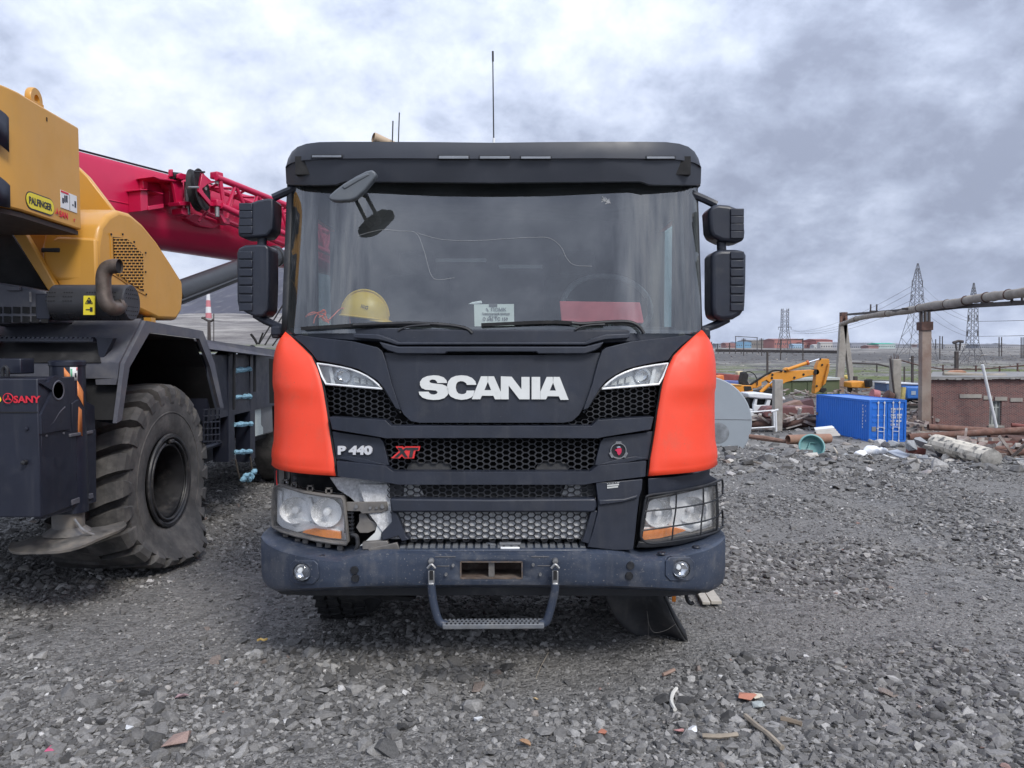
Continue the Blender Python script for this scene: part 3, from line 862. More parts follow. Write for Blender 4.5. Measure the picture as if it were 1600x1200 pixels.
# ---- corner panels (orange)
CR = [((447, 518), (446, 518.5)), ((459, 528.5), (436.5, 531)), ((474, 543), (432, 541)), ((488, 557), (429, 553)), ((497, 576), (427, 568)), ((502, 592), (426.5, 585)), ((504.5, 602), (426.3, 596)), ((507, 614), (427, 605)), ((508.5, 624), (428.2, 613)), ((512, 645), (428.6, 635)), ((516.4, 678), (428.4, 662)), ((520, 702), (427.6, 688)), ((522.5, 716), (424.8, 702)), ((524.0, 731), (424.2, 713)), ((524.5, 735), (425.0, 717)), ((526, 744), (424.2, 726))]
for mir in (None, XC):
    rows = []
    for i, (a, b) in enumerate(CR):
        pa = atf(a[0], a[1], face(-0.005)); pb = at(b[0], b[1], 4.28)
        bul = (0.0, 0.003, 0.006, 0.008, 0.009, 0.010, 0.011, 0.011, 0, 0, 0, 0, 0.003, 0.004, 0.0, 0.005)[i]
        r = []
        for t in np.linspace(0, 1, 11):
            p = pa.lerp(pb, t); p.y = pa.y + (pb.y - pa.y) * (0.30 * t + 0.70 * t ** 5) - bul * sstep(0.0, 0.35, t) * (1 - 0.5 * sstep(0.8, 1.0, t))
            r.append(p)
        e = r[-1]
        for q in (0.06, 0.16, 0.30): r.append(Vector((e.x - 0.008, e.y + q, e.z)))
        rows.append(mirx(r, XC) if mir else r)
    g = grid('corner_panel', rows, m_org, TR, solid=0.012)
    tube('panel_gap', [r[0] + Vector((0, 0.006, 0)) for r in rows], 0.007, m_dark, TR, seg=6)

# ---- upper lamps beside the hood
UL = [(496, 568), (515, 570.5), (533, 573.6), (548, 577), (561.5, 582), (574, 588), (584, 595), (592, 602), (597.5, 607.5), (555, 604), (509.5, 600), (503, 588)]
def shrink(poly, k):
    cx = sum(p[0] for p in poly) / len(poly); cy = sum(p[1] for p in poly) / len(poly)
    return [(cx + (x - cx) * k, cy + (y - cy) * k) for x, y in poly]
for mir in (None, XC):
    lamp = patch('upper_lamp', UL, face(0.05), 0.05, m_lampin, TR, mirror=mir, step=20)
    patch('lamp_lens', UL, face(0.002), 0.004, m_lens, lamp, mirror=mir, step=20)
    pts = [atf(x, y, face(0.0)) for x, y in UL]; pts = mirx(pts, XC) if mir else pts
    tube('lamp_rim', pts + [pts[0], pts[1]], 0.006, m_lampwh, lamp, seg=6)
    patch('lamp_divider', [(513, 572), (518, 572.5), (524, 600), (518, 600)], face(0.02), 0.03, m_lampwh, lamp, mirror=mir)
    for q in ([(520, 575), (545, 580), (550, 598), (524, 596)],):
        c = atf(536, 587, face(0.045)); c = mirx([c], XC)[0] if mir else c
        lathe('reflector', [(0.045, 0.0), (0.04, 0.012), (0.025, 0.025), (0.008, 0.03), (0.0, 0.03)], c + Vector((0, -0.02, 0)), (0, 1, 0), m_chr, lamp, seg=18)
    for q in range(3):
        patch('led_block', [(552 + q * 11, 588 + q * 2.5), (560 + q * 11, 590 + q * 2.5), (561 + q * 11, 598 + q * 2), (553 + q * 11, 597 + q * 2)], face(0.03), 0.02, m_white, lamp, mirror=mir)

# ---- honeycomb fields
HG = [(507, 603), (600, 610), (624, 648), (606, 655), (515, 644)]
for mir in (None, 1):
    p = HG if not mir else [(1536 - x, y) for x, y in HG]
    comb_mesh('side_grille', p, face(0.035), 13, 8, 0.07, 0.03, m_comb, TR)
LG = [(602, 651), (648, 658), (700, 663), (836, 663), (888, 658), (934, 651), (926, 668), (610, 668)]
comb_mesh('grille_strip', LG, face(0.04), 13, 8, 0.07, 0.03, m_comb, TR)
fr = [(505.5, 600), (599, 607.5), (626, 645)]
for mir in (None, XC):
    pts = [atf(x, y, face(0.02)) for x, y in fr]; pts = mirx(pts, XC) if mir else pts
    tube('grille_edge', pts, 0.006, m_blk2, TR, seg=6)

# ---- trim bars and the panels between them
b1 = [(514.5, 651.5), (602, 656.5), (611, 665.5), (768, 666), (768, 684.5), (602, 685), (590, 682.5), (519, 671)]
patch('trim_bar', both(b1), face(-0.035), 0.10, m_blk, TR, bevel=0.010)
pp = [(518.5, 674), (594, 684), (599, 690), (608, 727.5), (525.5, 718.5)]
panL = patch('badge_panel', pp, face(0.004), 0.07, m_blk, TR, bevel=0.006)
panR = patch('badge_panel', pp, face(0.004), 0.07, m_blk, TR, bevel=0.006, mirror=XC)
wedge = [(526, 716), (545, 713), (570, 717), (606, 727), (560, 723)]
patch2('panel_ridge', wedge, face(-0.010), 0.03, m_blk, TR, XC, bevel=0.004)
b2 = [(526, 720.5), (602, 728), (614, 737), (768, 737.5), (768, 757.5), (623, 757.5), (604, 754), (527.5, 744.5)]
patch('trim_bar', both(b2), face(-0.035), 0.10, m_blk, TR, bevel=0.010)
G1 = [(597, 686), (768, 685), (940, 686), (934, 738), (602, 738)]
def slot(x, y): return (y > 722 and (632 < x < 704 or 838 < x < 888))
comb_mesh('grille', G1, face(0.03), 13.6, 8.9, 0.085, 0.04, m_comb, TR, skip=slot)
patch('grille_backing', [(600, 686), (936, 686), (930, 738), (606, 738)], face(0.10), 0.02, m_dark, TR, step=20)
for x0, x1 in ((634, 706), (836, 890)):
    patch('grille_insert', [(x0, 735), (x0 + 4, 725), (x0 + 10, 722), (x1 - 8, 722), (x1 - 2, 727), (x1, 735)], face(0.045), 0.02, mat('sensor_cover', (0.035, 0.035, 0.036), 0.6, var=0.3, vs=20), TR, bevel=0.003)
# P 440
o = atf(528, 709.5, face(-0.006)); o2 = atf(592, 709.5, face(-0.006))
text_mesh('model_number', 'P 440', 0.060, mat('badge_silver', (0.72, 0.72, 0.74), 0.35, metal=0.2, var=0.05), panL, o, o2 - o, (0, 0, 1), extrude=0.006, bold=0.0030, sx=1.42)
# XT badge
xt = thing_part = pxp('model_badge', zc([(970, 382), (1105, 264), (1045, 190), (1160, 190), (1185, 215), (1205, 190), (1457, 190), (1440, 258), (1378, 264), (1352, 387), (1190, 387), (1152, 347), (1115, 387)], 520, 680, 10.667), face(-0.012), 0.02, m_red, TR)
for q in ([(1078, 208), (1145, 208), (1250, 370), (1200, 370)], [(1022, 370), (1085, 370), (1250, 210), (1205, 210)], [(1222, 208), (1432, 208), (1422, 245), (1348, 249), (1324, 371), (1268, 371), (1292, 249), (1226, 245)]):
    pxp('badge_letter', zc(q, 520, 680, 10.667), face(-0.016), 0.006, m_blk2, xt)
# round emblem
ec = atf(966, 704, face(-0.004))
em = lathe('emblem', [(0.0, -0.004), (0.040, -0.004), (0.043, 0.0), (0.043, 0.02)], ec, (0, 1, 0), m_blk2, TR, seg=24)
lathe('emblem_ring', [(0.036, -0.005), (0.038, -0.010), (0.043, -0.010), (0.046, -0.004), (0.046, 0.01)], ec, (0, 1, 0), m_chr, em, seg=28)
for a in (90, 210, 330):
    d = Vector((math.cos(R(a)), 0, math.sin(R(a)))); t = Vector((-d.z, 0, d.x))
    prism('emblem_lobe', [ec + d * 0.036 - t * 0.017 + Vector((0, -0.012, 0)), ec + d * 0.050 - t * 0.014 + Vector((0, -0.012, 0)), ec + d * 0.050 + t * 0.014 + Vector((0, -0.012, 0)), ec + d * 0.036 + t * 0.017 + Vector((0, -0.012, 0))], (0, 0.01, 0), m_chr, em)
gr = [(490, 418), (462, 380), (455, 340), (415, 318), (430, 295), (462, 295), (455, 262), (480, 278), (497, 262), (512, 278), (540, 262), (552, 310), (545, 360), (520, 400)]
pxp('emblem_head', zc(gr, 930, 680, 13.33), face(-0.012), 0.005, mat('emblem_crimson', (0.5, 0.02, 0.07), 0.35, var=0.1), em)
cw = [(452, 258), (448, 232), (468, 245), (480, 226), (497, 240), (514, 226), (524, 245), (545, 232), (540, 258)]
pxp('emblem_crown', zc(cw, 930, 680, 13.33), face(-0.012), 0.005, m_chr, em)

# ---- lower grilles
foil = patch('heat_shield', [(612, 757), (930, 757), (930, 842), (606, 842), (575, 800), (560, 757)], face(0.040), 0.01, m_foil, TR, step=30)
G2 = [(611, 757), (932, 757), (930, 779), (611, 779)]
comb_mesh('grille', G2, face(0.02), 13.4, 8.6, 0.085, 0.012, m_comb, TR)
patch('grille_backing', [(656, 757), (884, 757), (876, 778), (664, 778)], face(0.035), 0.02, m_dark, TR, step=30)
patch('grille_end_plate', [(609, 757), (632, 757), (630, 778), (609, 778)], face(0.035), 0.02, m_blk2, TR)
patch('grille_end_plate', [(908, 757), (932, 757), (930, 778), (910, 778)], face(0.035), 0.02, m_blk2, TR)
b3 = [(609, 779), (768, 780.5), (931, 779), (933, 790), (930, 800), (922, 800.5), (614, 800.5), (611, 799)]
patch('trim_bar', b3, face(-0.03), 0.09, m_blk, TR, bevel=0.009)
G3 = [(616, 800), (925, 800), (911, 842), (631, 842)]
comb_mesh('grille', G3, face(0.025), 13.6, 9.2, 0.08, 0.010, m_comb, TR)
# frame of the lower grille: right side whole, left end a torn stub
patch('grille_frame', [(924, 798), (934, 798), (921, 850), (908, 846), (912, 840)], face(-0.02), 0.08, m_blk, TR, bevel=0.006)
patch('grille_frame', [(611, 800), (619, 800), (634, 838), (640, 843), (628, 846), (622, 838), (597, 845), (595, 834), (612, 816)], face(-0.01), 0.06, m_blk, TR, bevel=0.004)
# right lower corner trim (the left one is gone)
cr_ = [(931, 754), (965, 752), (1004, 748.5), (1003, 765), (999, 778), (996, 800), (993, 830), (989.5, 859.5), (960, 860), (918, 855), (926, 832), (934, 800), (934, 780)]
ct = patch('corner_trim', cr_, face(-0.03), 0.10, m_blk, TR, bevel=0.012)
patch('trim_crease', [(936, 781), (975, 779), (997, 773), (996, 779), (975, 785), (936, 790)], face(-0.045), 0.02, m_blk, ct, bevel=0.006)
for k in range(3):
    p0 = atf(948.5, 756.5 + k * 3.4, face(-0.034)); p1 = atf(972, 754.0 + k * 3.4, face(-0.034))
    text_mesh('type_lettering', ('XXXXIX XIX XI', 'MXXXAXXKX', 'DEXXXXXAXX')[k] if False else ('- - -- - --', 'IIIIIIIIIIIII', 'IIIIIIIIIIII')[k], 0.0105, m_white, ct, p0, p1 - p0, (0, 0, 1), extrude=0.001, bold=0.0005, sx=1.9)
patch('headlight_gap_cover', [(1003, 749), (1012, 748), (1013, 775), (1006, 850), (990, 858), (998, 800)], face(0.08), 0.04, m_dark, TR, bevel=0.004)
# cap over the right headlight
capr = [(1013, 748), (1050, 745), (1085, 740), (1108, 734.5), (1109, 742), (1116, 746), (1126, 752.5), (1085, 762), (1050, 769), (1013, 776)]
patch('headlight_cap', capr, headY(0.0), 0.18, m_blk, TR, bevel=0.012)
patch('headlight_cap_top', [(1013, 742), (1050, 740), (1085, 735), (1110, 728), (1109, 740), (1085, 746), (1050, 751), (1013, 755)], headY(0.08), 0.12, m_blk2, TR, bevel=0.006)

# ---- headlights
HL = [(429, 762), (438, 757), (452, 762), (475, 769), (505, 774), (534, 777), (537, 782), (541, 815), (544, 845), (541, 850), (520, 848), (495, 844), (463, 837), (440, 830), (427, 823), (426, 800), (427, 775)]
HR = [(1013, 779), (1050, 772), (1085, 764), (1118, 756), (1120, 775), (1121, 800), (1120, 826), (1095, 834), (1060, 841), (1025, 847), (1002, 847), (1001, 840), (1006, 808)]
def headlight(poly, sx, amber, pale, bowls, dirty):
    hl = patch('headlight', poly, headY(0.075), 0.10, m_lampin, TR, step=16)
    n = len(poly)
    pts = [atf(x, y, headY(0.012)) for x, y in poly]
    rim = [Vector((p.x, p.y, p.z)) for p in pts]
    wall = grid('lamp_wall', [rim + rim[:1], [p + Vector((0, 0.09, 0)) for p in rim + rim[:1]]], m_grim, hl, solid=0.006)
    tube('lamp_rim', rim + rim[:2], 0.010, m_grim if not dirty else m_blk2, hl, seg=8)
    patch('lamp_lens', shrink(poly, 0.985), headY(0.004), 0.004, m_lensd, hl, step=16)
    patch('turn_signal', amber, headY(0.03), 0.03, m_amb, hl, step=16)
    for q in pale: patch('lamp_trim', q, headY(0.05), 0.05, m_lampwh, hl, bevel=0.004, step=16)
    for px, py, r, kx in bowls:
        c = atf(px, py, headY(0.055))
        v, f = lathe_data([(r, -0.03), (r * 0.97, -0.012), (r * 0.8, 0.02), (r * 0.5, 0.045), (r * 0.2, 0.055), (0, 0.056)], c, (0, 1, 0), 24)
        v = [Vector((c.x + (p.x - c.x) * kx, p.y, p.z)) for p in v]
        obj('reflector', v, f, m_refl, hl, smooth=True)
        lathe('bulb_cap', [(0, -0.03), (0.018, -0.028), (0.022, -0.01), (0.022, 0.04)], c, (0, 1, 0), m_lampin, hl, seg=14)
    return hl
headlight(HL, -1, [(478, 829), (492, 826), (512, 829), (532, 832), (533, 842), (510, 840), (485, 835), (472, 832)],
          [[(434, 766), (440, 767), (440, 812), (462, 824), (485, 818), (532, 829), (532, 832), (490, 826), (465, 832), (440, 824), (432, 815)], [(480, 778), (486, 778), (494, 818), (488, 818)], [(441, 806), (484, 815), (484, 821), (464, 824), (444, 815)]],
          [(463, 796, 0.075, 1.15), (512, 799, 0.080, 1.05)], False)
hlr = headlight(HR, 1, [(1004, 829), (1030, 826), (1056, 825), (1072, 829), (1055, 835), (1030, 841), (1003, 844)],
          [[(1006, 824), (1045, 821), (1062, 822), (1078, 827), (1112, 812), (1113, 818), (1080, 832), (1060, 828), (1045, 826), (1005, 829)], [(1047, 776), (1053, 775), (1050, 822), (1044, 822)], [(1100, 768), (1104, 767), (1108, 815), (1103, 816)]],
          [(1027, 800, 0.080, 0.95), (1078, 795, 0.075, 1.15)], True)
# wire guard over the right headlight
def guard():
    cg = thing_g = None
    Yg = headY(-0.035)
    top = [(1007, 790), (1009, 780), (1015, 774), (1056, 768), (1100, 759), (1120, 752), (1128, 749)]
    bot = [(1001, 838), (1006, 845), (1020, 849), (1056, 845), (1095, 838), (1120, 830), (1130, 821)]
    loop = [(1001, 838), (1003, 815), (1007, 790)]
    P = lambda L_: [atf(x, y, Yg) for x, y in L_]
    g = tube('headlight_guard', curve(P(top), 5), 0.0065, m_blk2, TR, seg=8)
    tube('guard_bar', curve(P(bot), 5), 0.0065, m_blk2, g, seg=8)
    tube('guard_bar', curve(P(loop), 4), 0.0065, m_blk2, g, seg=8)
    for L_ in ([(1007, 799), (1056, 794), (1099, 787), (1120, 780), (1130, 771)], [(1003, 829), (1053, 822), (1096, 815), (1120, 807), (1129, 797)]):
        tube('guard_bar', curve(P(L_), 5), 0.0045, m_blk2, g, seg=6)
    for L_ in ([(1057, 768), (1056, 795), (1052, 823), (1050, 846)], [(1099, 759), (1099, 787), (1096, 815), (1095, 838)], [(1120, 752), (1120, 780), (1120, 807), (1120, 830)]):
        tube('guard_bar', curve(P(L_), 4), 0.0045, m_blk2, g, seg=6)
    for y0, y1 in ((749, 771), (797, 821)):
        tube('guard_bar', [at(1128.5, y0, 4.28), at(1129.5, (y0 + y1) / 2, 4.34), at(1129, y1, 4.30)], 0.006, m_blk2, g, seg=6)
guard()
patch('headlight_base', [(998, 846), (1020, 850), (1060, 845), (1121, 830), (1121, 836), (1060, 852), (1020, 856), (994, 856)], headY(0.0), 0.15, m_blk2, TR, bevel=0.004)

# ---- the stripped left corner: brackets, clips, foil
def stripped():
    Y = headY(0.16)
    patch('headlight_recess', [(428, 728), (560, 742), (575, 800), (575, 862), (520, 862), (430, 845)], headY(0.30), 0.03, m_dark, TR, step=20)
    patch('foil_sheet', [(515, 746), (560, 745), (608, 755), (608, 784), (590, 788), (556, 786), (548, 778), (528, 765)], face(0.08), 0.008, m_foil, TR, bevel=0.002)
    patch('foil_sheet', [(566, 799), (596, 797), (613, 800), (616, 812), (600, 832), (594, 848), (572, 850), (586, 834), (590, 818), (572, 815)], face(0.09), 0.008, m_foil, TR, bevel=0.002)
    patch('torn_cover', [(590, 818), (597, 822), (594, 848), (562, 853), (572, 845), (586, 832)], face(0.05), 0.004, m_white, TR)
    br = patch('bracket', [(540, 785), (604, 784), (606, 797), (596, 801), (566, 803), (562, 799), (541, 799)], face(0.03), 0.02, m_grim, TR, bevel=0.003)
    for px, py, r in ((557, 791, 0.010), (579, 793, 0.007), (589, 793, 0.007), (598, 791, 0.011)):
        lathe('bolt', [(0, -0.012), (r, -0.012), (r * 1.1, 0.002)], atf(px, py, face(0.03)), (0, 1, 0), m_steel, br, seg=10)
    patch('bracket', [(561, 803), (570, 800), (577, 812), (590, 818), (587, 828), (575, 833), (562, 833), (556, 824), (561, 815)], face(0.06), 0.03, m_grim, TR, bevel=0.003)
    g = MB()
    for k in range(6): g.box(atf(546, 801 + k * 6, face(0.05)), (0.05, 0.03, 0.008))
    g.box(atf(540, 815, face(0.06)), (0.008, 0.03, 0.12)); g.box(atf(551, 815, face(0.06)), (0.006, 0.03, 0.12))
    g.build('clip_rack', m_blk2, TR)
    for px, py in ((460, 758), (485, 763), (514, 767), (447, 754)):
        c = atf(px, py, headY(0.05)); g = MB()
        for dx in (-0.014, 0.014): g.box(c + Vector((dx, 0, 0)), (0.007, 0.02, 0.034))
        for dz in (-0.014, 0.014): g.box(c + Vector((0, 0, dz)), (0.035, 0.02, 0.007))
        g.build('clip', m_grim, TR)
    for px, py in ((447, 838), (466, 845), (478, 846), (500, 851), (513, 851), (532, 856)):
        c = atf(px, py, headY(0.06)); box('clip', c, (0.032, 0.03, 0.03), m_grim, TR, bevel=0.004)
    tube('cable', curve([atf(x, y, face(0.05)) for x, y in ((549, 835), (557, 838), (559, 850), (556, 860))]), 0.012, m_blk2, TR, seg=8)
    tube('cable', curve([at(x, y, 4.2) for x, y in ((432, 735), (432, 748), (433, 758))]), 0.003, m_red, TR, seg=6)
    box('strut', at(441, 742, 4.3), (0.03, 0.03, 0.14), m_grim, TR)
    box('strut', at(452, 748, 4.3), (0.012, 0.02, 0.12), m_grim, TR)
    patch('trim_stub', [(566, 848), (605, 845), (607, 851), (575, 859), (566, 859)], face(-0.01), 0.04, m_grim, TR, bevel=0.004)
    patch('bumper_edge_dirt', [(575, 858), (620, 848), (626, 862), (580, 866)], bumpY(0.05), 0.02, m_grim, TR, bevel=0.003)
stripped()

# ---- bumper
TOPL = [(408, 836), (411, 841), (417, 847), (427, 853), (439, 858.5), (462, 865), (487, 870.5), (510, 874.5), (527, 876), (543, 872), (561, 866.5), (580, 863.5), (600, 862), (640, 862.5), (680, 864), (720, 864.5), (768, 865)]
BOTL = [(409, 904), (411, 910), (417, 917), (427, 922.5), (439, 923), (462, 922.5), (487, 921.5), (510, 920), (527, 919.5), (543, 919), (561, 918.5), (580, 918), (600, 917.5), (640, 917), (680, 916.5), (720, 916), (768, 916)]
def bumper():
    frac = [0.05, 0.25, 0.5, 0.75, 0.95]
    cols = []
    for (tx, ty), (bx, by) in zip(TOPL, BOTL):
        T = atf(tx, ty, bumpY(0.0)); B = atf(bx, by, bumpY(0.0))
        out = Vector((0, -1, 0))
        col = [T + Vector((0, 0.30, 0.004)), T + Vector((0, 0.16, 0.003)), T + Vector((0, 0.035, 0)), T + Vector((0, 0.010, -0.006))]
        for f_ in frac:
            p = T.lerp(B, f_); p.y = bumpY(0.0)(p.x, p.z) + (-0.006 if 0.2 < f_ < 0.8 else 0); col.append(p)
        col += [B + Vector((0, 0.012, -0.002)), B + Vector((0, 0.05, -0.015)), B + Vector((0, 0.10, -0.045)), B + Vector((0, 0.25, -0.05))]
        cols.append(col)
    # ends run back along the sides
    first = cols[0]; ex = []
    for q, dx in ((0.55, -0.005), (0.32, -0.008), (0.14, -0.008), (0.05, -0.006)):
        ex.append([Vector((first[5].x + dx + (0.02 if i in (0, 12) else 0), max(p.y, first[5].y + q) if True else 0, p.z)) for i, p in enumerate(first)])
    left = ex + cols
    full = left + [mirx(c, XC) for c in reversed(left[:-1])]
    n = len(full[0]); V = [p for c in full for p in c]; Fc = []
    a = len(ex) + 15; b = a + 2
    for i in range(len(full) - 1):
        for j in range(n - 1):
            if a <= i < b and 5 <= j < 7: continue        # tow opening
            Fc.append((i * n + j, i * n + j + 1, (i + 1) * n + j + 1, (i + 1) * n + j))
    o = obj('bumper', V, Fc, m_bump, TR, smooth=True, solid=0)
    m = o.modifiers.new('sub', 'SUBSURF'); m.levels = m.render_levels = 1; m.subdivision_type = 'SIMPLE'
    m = o.modifiers.new('solid', 'SOLIDIFY'); m.thickness = 0.008; m.offset = -1
    return o, full[a], full[b]
BUMP, ca, cb = bumper()
# inside of the tow opening
tl, bl, tr_, br_ = ca[5], ca[7], cb[5], cb[7]
D = Vector((0, 0.16, 0))
obj('tow_pocket', [tl, tr_, br_, bl, tl + D, tr_ + D, br_ + D, bl + D], [(0, 1, 5, 4), (1, 2, 6, 5), (2, 3, 7, 6), (3, 0, 4, 7), (4, 5, 6, 7)], m_rust, BUMP)
cm = (tl + tr_ + bl + br_) / 4
box('tow_web', cm + Vector((0, 0.08, 0)), (0.03, 0.12, abs(tl.z - bl.z) - 0.004), m_grim, BUMP)
for dx in (-0.085, 0.085): lathe('tow_hole', [(0, 0), (0.020, 0)], cm + Vector((dx, 0.155, 0.01)), (0, 1, 0), m_dark, BUMP, seg=12)
g = MB()
for a, b in ((tl, tr_), (tr_, br_), (br_, bl), (bl, tl)): g.beam(a + Vector((0, 0.002, 0)), b + Vector((0, 0.002, 0)), 0.007)
g.build('tow_frame', mat('worn_edge', (0.11, 0.08, 0.06), 0.7, var=0.5, vs=25, dirt=((0.06, 0.07, 0.09), 0.5, 18)), BUMP)
for px, py in ((708, 883), (697, 897), (833, 882), (844, 897)):
    lathe('bolt', [(0, -0.016), (0.007, -0.016), (0.008, -0.003), (0.0085, 0.0)], atf(px, py, bumpY(-0.008)), (0, 1, 0), m_steel, BUMP, seg=8)
for pts in ([(680, 870), (712, 870)], [(683, 884.5), (702, 884.5)], [(830, 870), (858, 870)], [(840, 884), (860, 884)]):
    tube('weld_line', [atf(x, y, bumpY(-0.008)) for x, y in pts], 0.0016, m_grim, BUMP, seg=5)
for px, py in ((554, 890.5), (555.5, 903), (985, 883.5), (983, 899.5)):
    lathe('plug', [(0, -0.010), (0.019, -0.010), (0.021, -0.003), (0.021, 0)], atf(px, py, bumpY(-0.004)), (0, 1, 0), m_blk2, BUMP, seg=18)
for px, py in ((447, 857.5), (502, 868.5), (1034, 864), (1088, 854)):
    p = atf(px, py, bumpY(0.06)); lathe('plug', [(0, 0.006), (0.020, 0.006), (0.023, 0.0)], Vector((p.x, p.y, p.z - 0.002)), (0, 0, 1), m_blk, BUMP, seg=18)
# fog lights
for px, py, s in ((474, 892, -1), (1062.5, 887, 1)):
    c = atf(px, py, bumpY(-0.008))
    w1 = [(px - 22, py - 10), (px - 16, py - 16), (px + 16, py - 16), (px + 23, py - 8), (px + 23, py + 12), (px + 15, py + 21), (px - 15, py + 21), (px - 23, py + 12)]
    if s < 0: w1 = [(2 * px - x + 1, y) for x, y in w1]
    fp = patch('fog_pocket', w1, bumpY(-0.012), 0.03, m_bump, BUMP, bevel=0.01, step=8)
    fl = lathe('fog_light', [(0.044, -0.006), (0.048, -0.016), (0.048, 0.02)], c + Vector((0, -0.012, 0)), (0, 1, 0), m_chr, BUMP, seg=24)
    lathe('reflector', [(0.043, -0.012), (0.034, 0.004), (0.015, 0.012), (0, 0.013)], c + Vector((0, -0.012, 0)), (0, 1, 0), m_chr, fl, seg=22)
    lathe('lamp_lens', [(0.044, -0.016), (0.038, -0.026), (0.022, -0.034), (0, -0.037)], c + Vector((0, -0.010, 0)), (0, 1, 0), m_lens, fl, seg=22)
    lathe('bulb_cap', [(0, -0.014), (0.012, -0.013), (0.014, 0.004)], c + Vector((-0.012, -0.012, 0.008)), (0, 1, 0), m_lampin, fl, seg=12)
# black lip below the bumper, skid edge
patch('under_lip', [(430, 922), (470, 922), (640, 917), (900, 917), (1066, 921), (1106, 921), (1090, 929), (1050, 932), (900, 931), (640, 931), (480, 931), (440, 929)], bumpY(0.075), 0.25, m_blk2, TR, bevel=0.01, step=24)
# tread plate above the bumper
def tread():
    a, b, c, d = at(627, 841.5, 4.10), at(913, 841, 4.10), at(917, 858.5, 3.88), at(622.5, 859.5, 3.88)
    z = max(a.z, c.z) + 0.0
    q = []
    o = prism('tread_plate', [a, b, c, d], (0, 0, -0.035), m_bump, TR, bevel=0.006)
    g = MB(); n = 25
    nrm = (b - a).cross(d - a).normalized()
    if nrm.z < 0: nrm = -nrm
    for k in range(n):
        t0, t1 = (k + 0.16) / n, (k + 0.84) / n
        for r0, r1 in ((0.10, 0.88),) if k % 6 else ((0.10, 0.42), (0.55, 0.88)):
            pt = lambda t, r: a.lerp(b, t).lerp(d.lerp(c, t), r) + nrm * 0.001
            g.prism([pt(t0, r0), pt(t1, r0), pt(t1, r1), pt(t0, r1)], nrm * 0.006)
    g.build('tread_blocks', m_tread, o)
    return nrm
NT = tread()
# folding step hung under the bumper
stp = tube('folding_step', curve([at(674, 912, 3.80), at(675, 925, 3.80), at(678, 945, 3.80), at(684, 966, 3.80), at(690, 974, 3.80), at(700, 977, 3.80)], 5), 0.021, m_bump, TR, seg=12)
tube('step_arm', curve([at(867.5, 912, 3.80), at(866.5, 925, 3.80), at(862, 945, 3.80), at(856, 966, 3.80), at(852, 973, 3.80), at(842, 976, 3.80)], 5), 0.021, m_bump, stp, seg=12)
g = MB()
a, b = at(692, 976, 3.79), at(850, 975, 3.79)
stb = prism('step_bar', [a + Vector((0, -0.03, 0.012)), b + Vector((0, -0.03, 0.012)), b + Vector((0, 0.055, 0.012)), a + Vector((0, 0.055, 0.012))], (0, 0, -0.028), m_tread, stp, bevel=0.006)
for k in range(22):
    for j in range(3):
        p = a.lerp(b, (k + 1 + 0.4 * (j % 2)) / 23.5) + Vector((0, -0.022 + j * 0.028, 0.013)); g.box(p, (0.009, 0.011, 0.005))
g.build('step_studs', m_blk2, stb)
for px in (674, 867.5):
    top = at(px, 876, 3.83)
    cl = box('step_latch', at(px, 903, 3.80), (0.032, 0.02, 0.075), m_steel, stp, bevel=0.004)
    box('latch_slot', at(px, 899, 3.787), (0.018, 0.006, 0.045), m_dark, cl)
    lathe('latch_pin', [(0, -0.02), (0.014, -0.018), (0.016, 0.0), (0.012, 0.01)], at(px, 876, 3.835), (0, 1, 0), m_steel, cl, seg=10)
    tube('latch_hook', curve([at(px - 6, 888, 3.80), at(px, 882, 3.80), at(px + 6, 888, 3.80)], 4), 0.007, m_steel, cl, seg=6)
    box('latch_foot', at(px, 914, 3.79), (0.026, 0.014, 0.022), mat('worn_bright', (0.45, 0.45, 0.44), 0.4, metal=0.7, var=0.2), cl, bevel=0.003)

